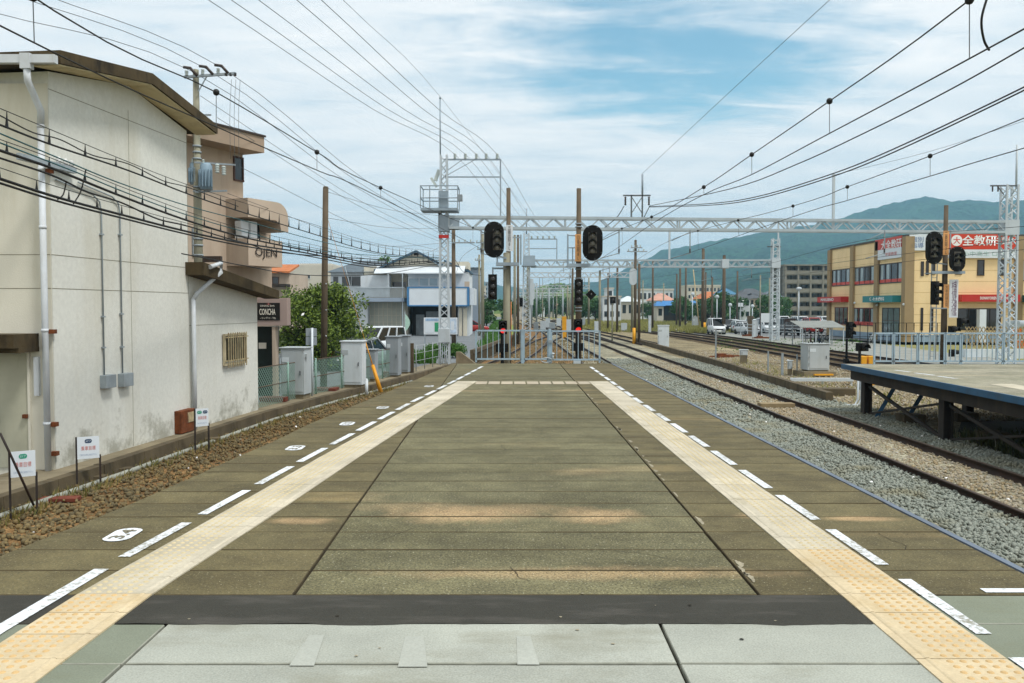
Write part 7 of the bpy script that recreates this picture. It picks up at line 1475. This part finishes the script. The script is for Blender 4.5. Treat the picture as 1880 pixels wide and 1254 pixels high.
# shop with blue trim
sh = bldg('shop house with a white signboard framed in blue, behind the lattice mast', 800, d_ + 2, 'building', 'shop_house'); d2_ = 89.0; F2 = fc(d2_)
b = MB(); r = F2.rect(748, 503, 860, 618); b.box(r[0], d2_ + .6, ZG(562, d2_), r[1], d2_ + 9, ZG(500, d2_)); b.box(XG(840, d2_), d2_ + .6, -1.4, r[1], d2_ + 9, ZG(562, d2_)); b.build('wall', m_hw, sh); b = MB(); b.box(r[0], d2_ + 4, -1.4, XG(840, d2_), d2_ + 8.9, ZG(562, d2_)); b.build('recess', m_void, sh)
b = MB(); r = F2.rect(750, 529, 860, 560); F2.box(b, r[0], r[1], r[2], r[3], -.55, .3); bs = b.build('sign_board', m_signw, sh); b = MB()
F2.box(b, r[0] - .1, r[1] + .1, r[2] - .13, r[2], -.6, .34); F2.box(b, r[0] - .1, r[1] + .1, r[3], r[3] + .13, -.6, .34)
for x in (r[0], r[1]): F2.box(b, x - .12, x + .1, r[2], r[3], -.6, .36)
b.build('blue_frame', m_btrim, bs); b = MB(); xq = XG(860, d2_); b.box(xq + .14, d2_ - .1, r[2], xq + .6, d2_ + 6, r[3]); b.build('side_sign', m_signw, bs)
for x0, x1 in ((749, 768), (769, 786), (787, 803)): win(0, F2, x0, 510, x1, 525, m_hw, M('pale_window', '#8fa3ad', .15, .2, 1, spec=.7), sh, -.6)
b = MB(); q0, q1 = W(744, 503, d2_), W(852, 503, d2_); b.prism([(q0.x, d2_ - .3, q0.z), (q1.x, d2_ - .3, q1.z), (q1.x, d2_ + 2.5, ZG(488, d2_)), (q0.x, d2_ + 2.5, ZG(488, d2_))], (0, 0, .12)); b.build('roof', m_hw, sh)
b = MB(); b.box(XG(806, d2_), d2_ + 2.5, ZG(492, d2_), XG(858, d2_), d2_ + 7, ZG(478, d2_)); b.build('upper_wall', m_hcream, sh); b = MB(); q0, q1 = W(812, 478, d2_), W(862, 500, d2_); b.prism([(q0.x, d2_ + 2, q0.z), (q1.x, d2_ + 2, q1.z), (q1.x, d2_ + 2, q1.z + .2), (q0.x, d2_ + 2, q0.z + .2)], (0, 6, 0)); b.build('roof', m_bluetile, sh)
b = MB(); F2.pbox(b, 842, 565, 848, 617, -.6, -.3); F2.pbox(b, 850, 565, 857, 617, -.6, -.35); b.build('column', m_hcream, sh)
b = MB(); F2.pbox(b, 756, 578, 772, 617, -4, -3.9); F2.pbox(b, 775, 572, 800, 617, -4, -3.95); b.build('shutter', m_galv, sh)
b = MB(); F2.pbox(b, 853, 517, 862, 530, -.2, .1); b.build('vent_box', m_pink, sh)
bg = bldg('blue-grey rendered house at the corner of the street', 866, 104, 'house', 'house'); Fb = fc(104.0); b = MB(); b.box(XG(848, 104), 104.5, -1.4, XG(880, 104), 116, ZG(493, 104)); b.build('wall', m_bluew, bg); b = MB(); b.box(XG(846, 104), 104.3, ZG(493, 104), XG(882, 104), 116.2, ZG(490.5, 104)); b.build('roof', m_tile, bg)
b = MB(); b.box(XG(880, 104) + .0, 106, .9, XG(880, 104) + .05, 107.2, 2.3); b.build('window', gl_d, bg)
gh = bldg('house with a grey hipped tile roof behind the tree', 632, d_ + 2); d3 = 92.0; F3 = fc(d3); b = MB(); b.box(XG(608, d3), d3, -1.4, XG(668, d3), d3 + 8, ZG(499, d3)); b.build('wall', m_hw, gh)
q = [W(601, 500, d3), W(692, 498, d3)]; r0, r1 = W(640, 475, d3), W(700, 474, d3); q[1].z = q[0].z; r1.z = r0.z; ya, yb, ym = d3 - .7, d3 + 9, d3 + 4; b = MB(); vs = [(q[0].x, ya, q[0].z), (q[1].x, ya, q[1].z), (q[1].x, yb, q[1].z), (q[0].x, yb, q[0].z), (r0.x + .4, ym, r0.z), (r1.x, ym, r1.z)]; b._add(vs, [(0, 1, 5, 4), (1, 2, 5), (2, 3, 4, 5), (3, 0, 4), (3, 2, 1, 0)]); b.build('roof', m_tile, gh)
win(0, F3, 627, 507, 663, 526, m_hw, gl_d, gh, 0, 1); b = MB(); b.bar((XG(637, d3), d3 - .8, ZG(490, d3)), (XG(646, d3), d3 - .8, ZG(526, d3)), .06); b.build('pole_prop', m_white, gh); win(0, F3, 611, 507, 622, 526, m_hw, gl_d, gh, 0)
oh = bldg('house with an orange tiled roof behind the pink building', 515, 66); b = MB(); b.box(XG(490, 66), 66, -1.4, XG(532, 66), 72, ZG(501, 66)); b.build('wall', m_pink, oh); b = MB(); a, c = W(488, 502, 66), W(535, 502, 66); b.prism([(a.x, 65.4, a.z), (c.x, 65.4, c.z), (c.x, 68.5, ZG(486, 66)), (a.x, 68.5, ZG(486, 66))], (0, 0, .15)); b.build('roof', m_otile, oh); win(0, fc(66.0), 500, 508, 512, 522, m_bronze, gl_d, oh); b = MB(); b.box(XG(490, 66), 64.8, ZG(527, 66), XG(534, 66), 66, ZG(522, 66)); b.build('balcony', m_girder, oh)
be = bldg('plain beige block with few windows left of the tall brown pole', 568, 112, 'building', 'apartment_block'); b = MB(); b.box(XG(530, 112), 112, -1.4, XG(612, 112), 124, ZG(487, 112)); b.build('wall', m_beige, be); win(0, fc(112.0), 540, 512, 546, 520, m_bronze, gl_d, be); win(0, fc(112.0), 560, 505, 570, 512, m_hw, gl_d, be); b = MB(); b.box(XG(548, 112), 113, ZG(487, 112), XG(606, 112), 120, ZG(483, 112)); b.build('roof_parapet', m_beige, be)
gl_ = bldg('greenhouse-like glazed wall and shrubs behind the door of the pink building', 515, 52, 'wall', 'garden_wall'); b = MB(); b.box(XG(480, 52), 52, -1.4, XG(560, 52), 52.3, ZG(640, 52) + .25); b.build('wall', m_hcream, gl_)
# notice board of the shop street
nb = thing('notice_board', 'white town notice board with green and blue panels behind the lattice mast', 'notice board', (XG(808, 57), 57, ROADZ)); d_ = 57.0; F7 = fc(d_); b = MB(); F7.pbox(b, 778, 583, 840, 614, -.05, 0); pn = b.build('board', m_pw, nb)
for r, mt in (((781, 591, 797, 611), m_signw), ((798, 592, 805, 609), M('green_panel', '#2f8f62', .6, .05)), ((781, 584.5, 806, 589.5), M('pale_blue_strip', '#9db9d2', .6, .1)), ((826, 585, 838, 612), M('pale_blue_map', '#b6c6d6', .6, .25, 6)), ((828, 590, 834, 606), m_signw)):
    b = MB(); F7.pbox(b, *r, 0, .012 if mt is not m_signw else .016); b.build('poster', mt, pn)
text('board_text', '周辺案内図', F7.px(793, 587, .012), (1, 0, 0), UP, .12, m_bluet, pn, w=.7, depth=.004)
for x in (780, 838): b = MB(); b.bar((XG(x, d_), d_ + .06, -1.4), (XG(x, d_), d_ + .06, ZG(583, d_)), .07); b.build('post', m_galv, nb)
bn = thing('banner_sign', 'pale green pointed banner on a pole before the white house', 'banner', (XG(747, 62), 62, ROADZ)); b = MB(); P = []
for k in range(14): t = math.pi * k / 13; P.append((XG(744, 62) + .34 * math.sin(t), 62, ZG(576 + 33 * k / 13, 62)))
b.prism(P, (0, .02, 0)); b.build('banner', M('pale_green_banner', '#a9c9b8', .7, .15, 6), bn); b = MB(); b.bar((XG(743.5, 62), 62, -1.4), (XG(743.5, 62), 62, ZG(572, 62)), .04); b.build('pole', m_white, bn)
# --- far houses on the right
def house(label, x0, x1, ye, yr, d_, wm, rm, depth=8, nwin=3, flat=False, name='house', cat='house', group='far houses behind the field', floors=2):
    r = bldg(label, (x0 + x1) / 2, d_, cat, name, group); X0, X1 = XG(x0, d_), XG(x1, d_); ze, zr = ZG(ye, d_), ZG(yr, d_); b = MB(); b.box(X0, d_, -1.6, X1, d_ + depth, ze); b.build('wall', wm, r); b = MB(); o = .4
    if flat: b.box(X0 - .15, d_ - .15, ze, X1 + .15, d_ + depth + .15, zr)
    else: b._add([(X0 - o, d_ - o, ze - .1), (X1 + o, d_ - o, ze - .1), (X1 + o, d_ + depth + o, ze - .1), (X0 - o, d_ + depth + o, ze - .1), (X0 + (o if depth < 9 else 2), d_ + depth / 2, zr), (X1 - (o if depth < 9 else 2), d_ + depth / 2, zr)], [(0, 1, 5, 4), (1, 2, 5), (2, 3, 4, 5), (3, 0, 4), (3, 2, 1, 0)])
    b.build('roof', rm, r); Fh = fc(d_); st = (ze + 1.2) / floors
    for f in range(floors):
        for k in range(nwin):
            xa = X0 + (X1 - X0) * (k + .22) / nwin; xb = X0 + (X1 - X0) * (k + .78) / nwin; q = MB(); Fh.box(q, xa, xb, -1.2 + st * f + st * .35, -1.2 + st * f + st * .8, -.05, .04); q.build('window', gl_d, r)
    return r
m_broof = M('bright_blue_roof', '#2f6fa6', .5, .1, .8); m_proof = M('salmon_roof', '#b78a78', .8, .12, .8); m_grn = M('dark_grey_roof', '#4c5054', .8, .15, .8); m_teal_r = M('teal_blue_roof', '#3b6f8c', .6, .1, .8)
house('long white flat-roofed building with small windows behind the field', 1172, 1236, 533, 530, 250, m_hw, m_beige, 14, 8, True, cat='building', name='office_building'); house('salmon-roofed low house in front of the long white building', 1198, 1238, 551, 538, 215, m_hw, m_proof, 9, 3, floors=1); house('open shelter with a bright blue roof at the field edge', 1217, 1243, 560, 552, 185, m_void, m_broof, 6, 2, floors=1); house('small hut with a blue pointed roof at the field edge', 1206, 1218, 561, 553, 183, m_beige, m_broof, 5, 1, floors=1); house('small blue roofed hut right of the leaning pale pole', 1270, 1284, 559, 552, 186, m_beige, m_broof, 6, 1, floors=1)
house('house with an orange roof between the tall brown poles', 1286, 1330, 548, 535, 225, m_beige, m_otile, 10, 4); house('white house with a teal-blue roof right of the tall brown poles', 1326, 1352, 540, 527, 215, m_hw, m_teal_r, 10, 3); house('dark-roofed white house left of the slim lattice mast', 1362, 1408, 541, 529, 218, m_hw, m_grn, 10, 4); house('white gabled house in front of the dark-roofed one', 1357, 1377, 548, 537, 195, m_hw, m_grn, 7, 2); house('pinkish house behind the car park', 1376, 1402, 547, 538, 208, m_pink, m_grn, 9, 3); house('grey-roofed house right of the slim lattice mast', 1404, 1438, 545, 534, 225, m_beige, m_tile, 10, 3)
house('long grey apartment slab far behind the orange roof', 1262, 1322, 526, 523, 330, m_beige, m_beige, 14, 9, True, floors=4, cat='building', name='apartment_block'); house('white stepped building with a dark window left of the yard poles', 1107, 1140, 545, 543, 185, m_hw, m_beige, 10, 3, True, cat='building', name='office_building'); house('white tower of the stepped building', 1114, 1126, 530, 528, 188, m_hw, m_beige, 6, 1, True, floors=3, cat='building', name='stair_tower'); house('pale curved-roof hall right of the stepped building', 1140, 1175, 553, 543, 205, m_beige, m_hw, 10, 3, floors=1)
house('low white house beyond the junction, right of the signal post', 1064, 1096, 560, 550, 240, m_hw, m_grn, 9, 3, floors=1); house('small white house beyond the green rise', 970, 1000, 560, 551, 290, m_hw, m_grn, 9, 3, floors=1); house('second small white house beyond the green rise', 1003, 1030, 562, 553, 300, m_beige, m_proof, 9, 3, floors=1); house('dark-roofed house at the right end of the street', 943, 968, 556, 545, 210, m_beige, m_grn, 9, 2)
for i, (x0, x1, ye, d_, mt) in enumerate(((882, 890, 526, 320, m_beige), (891, 899, 519, 420, m_bluew), (899, 905, 528, 380, m_hw))): house(['pale apartment block at the far end of the street', 'taller blue-grey apartment block at the far end of the street', 'narrow white block at the far end of the street'][i], x0, x1, ye, ye - 1.5, d_, mt, mt, 14, 2, True, floors=7, cat='building', name='apartment_block', group='far blocks along the street')
for i, (x0, x1, ye, yr, d_, mt) in enumerate(((860, 884, 535, 528, 128, m_hw), (864, 888, 543, 535, 150, m_beige), (868, 891, 548, 541, 175, m_hcream), (872, 894, 551, 545, 205, m_hw))): house(['white house behind the blue-grey corner house', 'beige house on the left of the street', 'cream house farther on the left of the street', 'farthest house on the left of the street'][i], x0 - 12, x1, ye, yr, d_, mt, m_grn, 8, 2, group='houses along the street')
# grey apartment block
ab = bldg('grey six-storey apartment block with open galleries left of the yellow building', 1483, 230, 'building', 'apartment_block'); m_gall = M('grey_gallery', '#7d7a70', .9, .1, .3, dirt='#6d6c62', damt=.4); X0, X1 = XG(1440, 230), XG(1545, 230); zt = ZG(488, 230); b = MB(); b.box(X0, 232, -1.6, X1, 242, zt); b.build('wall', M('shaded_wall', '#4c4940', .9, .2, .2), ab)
fh = (zt + 1.5) / 6
for k in range(6): b = MB(); z = -1.5 + fh * k; b.box(X0 - .2, 230, z - .15, X1, 232, z + .1); b.box(X0 - .2, 229.9, z + .1, X1, 230.1, z + 1.1); b.build('gallery', m_gall, ab)
b = MB(); b.box(X0 - .4, 229.6, zt, X1 + .3, 242.3, zt + .35); b.build('roof', m_gall, ab)
for k in range(5): b = MB(); x = X0 + (X1 - X0) * k / 4.6; b.box(x, 229.8, -1.5, x + .45, 232, zt); b.build('pier', m_gall, ab)
for k in range(6):
    for j in range(9): b = MB(); x = X0 + 1 + (X1 - X0 - 2) * j / 9; z = -1.5 + fh * k; b.box(x, 231.93, z + .3, x + 1.0, 231.99, z + 2.2); b.build('gallery_door', m_gall if (j + k) % 3 else gl_d, ab)

# --- cars
m_tyre = M('tyre', '#151515', .85, .1, 5); m_rim = M('rim', '#9a9fa2', .35, .1, 4, metal=.6); m_cglass = M('car_glass', '#12181a', .08, .1, .5, spec=.45); m_hl = M('headlamp', '#d8dcdd', .1, .05); m_tl = M('tail_lamp', '#8f1712', .25, .1); m_plate = M('number_plate', '#d9dad2', .5, .05)
PAINT = {n_: M('paint_' + n_, c_, .25, .04, .6, spec=.6, metal=mt) for n_, c_, mt in (('white', '#cdd3d6', 0), ('silver', '#9ea6ab', .3), ('black', '#1c1f22', 0), ('red', '#9c2219', 0), ('blue', '#44637d', .2), ('pearl', '#bfc9cc', .1))}
KIND = {'kei_van': (3.4, 1.48, 1.88, .95, [(-1.68, .55, 1.0), (-1.62, .3, 1.05), (-.9, .25, 1.08), (.8, .25, 1.05), (1.35, .28, .98), (1.64, .3, .86), (1.69, .45, .7)], [(-1.62, 1.0), (-1.5, 1.84), (.55, 1.86), (1.32, .97)]),
        'hatchback': (3.9, 1.68, 1.5, .88, [(-1.92, .5, .86), (-1.86, .28, .92), (-1, .2, .94), (.6, .2, .92), (1.3, .25, .86), (1.85, .3, .72), (1.94, .45, .6)], [(-1.8, .9), (-1.35, 1.44), (.1, 1.5), (1.0, .9)]),
        'sedan': (4.5, 1.7, 1.42, .86, [(-2.22, .5, .84), (-2.15, .28, .9), (-1.2, .2, .92), (.6, .2, .9), (1.5, .25, .84), (2.12, .3, .7), (2.24, .45, .6)], [(-1.75, .9), (-1.0, 1.38), (.2, 1.42), (1.05, .89)]),
        'minivan': (4.4, 1.7, 1.82, 1.0, [(-2.18, .5, 1.0), (-2.1, .28, 1.04), (-1.2, .2, 1.06), (.6, .2, 1.02), (1.4, .25, .96), (2.05, .3, .8), (2.2, .45, .66)], [(-2.06, 1.02), (-1.85, 1.76), (.6, 1.82), (1.55, .95)])}
def car(label, kind, paint, x, d_, yaw, Z=-1.40, group=None, at=None):
    Lc, w, h, belt, st, cab = KIND[kind]; r = thing('parked_car', label, 'car', (0, 0, 0), group); hw = w / 2; b = MB(); rings = []
    for (u, zb, ztp) in st:
        k = hw * (.86 if abs(u) > Lc * .47 else .96 if abs(u) > Lc * .40 else 1); rings.append([(u, -k * .9, zb), (u, -k, zb + (ztp - zb) * .35), (u, -k * .98, zb + (ztp - zb) * .8), (u, -k * .9, ztp), (u, k * .9, ztp), (u, k * .98, zb + (ztp - zb) * .8), (u, k, zb + (ztp - zb) * .35), (u, k * .9, zb)])
    n = 8; vs = [p for q in rings for p in q]; fs = [(i * n + j, i * n + (j + 1) % n, (i + 1) * n + (j + 1) % n, (i + 1) * n + j) for i in range(len(rings) - 1) for j in range(n)] + [tuple(range(n)), tuple(reversed(range((len(rings) - 1) * n, len(rings) * n)))]
    b._add(vs, [f[::-1] for f in fs], True); b.build('body', PAINT[paint], r, world=False)
    (u0, z0), (u1, z1), (u2, z2), (u3, z3) = cab; t = .80; g = MB(); vs = [(u0, -hw * .93, z0 - .02), (u3, -hw * .9, z3 - .02), (u3, hw * .9, z3 - .02), (u0, hw * .93, z0 - .02), (u1, -hw * t, z1 - .05), (u2, -hw * t, z2 - .05), (u2, hw * t, z2 - .05), (u1, hw * t, z1 - .05)]
    g._add(vs, [(0, 1, 5, 4), (1, 2, 6, 5), (2, 3, 7, 6), (3, 0, 4, 7), (4, 5, 6, 7)]); g.build('windows', m_cglass, r, world=False)
    b = MB(); b._add([(u1 - .03, -hw * (t + .02), z1 - .07), (u2 + .05, -hw * (t + .02), z2 - .08), (u2 + .05, hw * (t + .02), z2 - .08), (u1 - .03, hw * (t + .02), z1 - .07), (u1 + .06, -hw * t * .9, z1), (u2 - .1, -hw * t * .9, z2), (u2 - .1, hw * t * .9, z2), (u1 + .06, hw * t * .9, z1)], [(4, 5, 6, 7), (0, 1, 5, 4), (1, 2, 6, 5), (2, 3, 7, 6), (3, 0, 4, 7)])
    for s in (-1, 1):
        b.bar((u3, s * hw * .905, z3 - .02), (u2, s * hw * (t + .012), z2 - .06), .07); b.bar((u0, s * hw * .935, z0), (u1, s * hw * (t + .012), z1 - .06), .09)
        for f in ((.42,) if kind != 'minivan' and kind != 'kei_van' else (.34, .66)): ua = u0 + (u3 - u0) * f; ub = u1 + (u2 - u1) * f; b.bar((ua, s * hw * .93, z0), (ub, s * hw * (t + .012), z1 - .06), .075)
    b.build('roof', PAINT[paint], r, world=False)
    for su in (-1, 1):
        for s in (-1, 1):
            c = (su * Lc * .31, s * (hw - .09), .30); b = MB(); b.lathe([(.2, -.09), (.29, -.09), (.30, -.04), (.30, .06), (.28, .1), (.2, .1)], c, 14, axis=Vector((0, s, 0))); wl = b.build('wheel', m_tyre, r, world=False); b = MB(); b.lathe([(.19, .06), (.19, .085), (.05, .105)], c, 10, axis=Vector((0, s, 0))); b.build('rim', m_rim, wl, world=False)
    ef, er_ = st[-2], st[1]
    for s in (-1, 1):
        b = MB(); b.obox((ef[0] + .02, s * hw * .64, .70 * ef[2] + .12), (.10, hw * .36, .13)); b.build('headlight', m_hl, r, world=False); b = MB(); b.obox((er_[0] - .03, s * hw * .78, er_[2] * .86), (.10, hw * .2, .26)); b.build('tail_light', m_tl, r, world=False)
        b = MB(); b.obox((u3 - .12, s * (hw + .03), z3 + .06), (.12, .14, .11)); b.build('wing_mirror', PAINT[paint], r, world=False)
    for u_ in (st[-1][0] + .01, st[0][0] - .01): b = MB(); b.obox((u_, 0, .48), (.02, .33, .16)); b.build('number_plate', m_plate, r, world=False)
    b = MB(); b.obox((st[-1][0] - .01, 0, .62), (.04, w * .5, .10)); b.build('grille', m_black, r, world=False)
    r.location = (XG(x, d_) if at is None else at, d_, Z); r.rotation_euler = (0, 0, yaw); return r
DN = -math.pi / 2
car('white van parked behind the narrow grey cabinets', 'kei_van', 'white', 697, 49.5, DN - .5, Z=ROADZ); car('silver hatchback with red tail lamp behind the white twin cabinet', 'hatchback', 'silver', 667, 41.5, -DN - .25, Z=ROADZ); car('red car parked at the blue-grey corner house', 'hatchback', 'red', 866, 100, .15, Z=-1.3)
cl = [('white van nearest the tall brown poles', 'kei_van', 'white', 1315, 97, DN), ('dark car behind the nearest white van', 'hatchback', 'black', 1334, 112, DN), ('white hatchback right of the brown pole', 'hatchback', 'white', 1345, 113, DN + .1), ('pearl car in the second row left of the brown timber post', 'hatchback', 'pearl', 1360, 104, DN), ('white low car nearest the timber post', 'sedan', 'white', 1372, 98, DN + .15), ('silver car at the back under the white mirror post', 'sedan', 'silver', 1381, 122, DN), ('white minivan behind the white notice board', 'minivan', 'white', 1408, 104, DN), ('pearl hatchback left of the slim mast', 'hatchback', 'pearl', 1392, 112, DN),
      ('silver hatchback right of the slim mast', 'hatchback', 'silver', 1431, 106, DN), ('white car behind the silver hatchback', 'kei_van', 'white', 1437, 120, DN), ('white car beside the black-framed board', 'hatchback', 'white', 1450, 113, DN), ('dark green-black van behind the white fence', 'kei_van', 'black', 1449, 95, DN), ('blue car right of the dark van', 'hatchback', 'blue', 1462, 108, DN), ('white minivan in the middle of the back row', 'minivan', 'white', 1470, 121, DN), ('white hatchback behind the shelter roof', 'hatchback', 'white', 1480, 110, DN), ('red small van behind the shelter roof', 'kei_van', 'red', 1492, 101, DN), ('pearl car right of the red van', 'hatchback', 'pearl', 1506, 108, DN), ('white kei van near the yellow corner', 'kei_van', 'white', 1514, 116, DN), ('silver car between red van and yellow corner', 'sedan', 'silver', 1498, 119, DN), ('white car at the left end of the back row', 'hatchback', 'white', 1420, 124, DN)]
for lb, kd, pc, x, d_, yw_ in cl: car(lb, kd, pc, x, d_, yw_, group='cars in the car park')
b = MB(); b.bar((XG(1377, 92), 92, -1.5), (XG(1377, 92), 92, ZG(580, 92)), .5, .5); tag(b.build('timber_post', m_pole), 'stout brown timber post between the parked cars', 'post')
# ------------------------------------------------------------------ air
hz = MB(); hz.box(-5900, -50, -2.7, 5900, 4300, 350); hz_m = bpy.data.materials.new('air'); hz_m.use_nodes = True
_n = hz_m.node_tree.nodes; _n.remove(_n['Principled BSDF']); _v = _n.new('ShaderNodeVolumePrincipled')
_v.inputs['Color'].default_value = (.40, .76, 1, 1); _v.inputs['Density'].default_value = .00027; _v.inputs['Anisotropy'].default_value = .2
hz_m.node_tree.links.new(_v.outputs[0], _n['Material Output'].inputs['Volume'])
haze = tag(hz.build('haze', hz_m), kind='stuff')
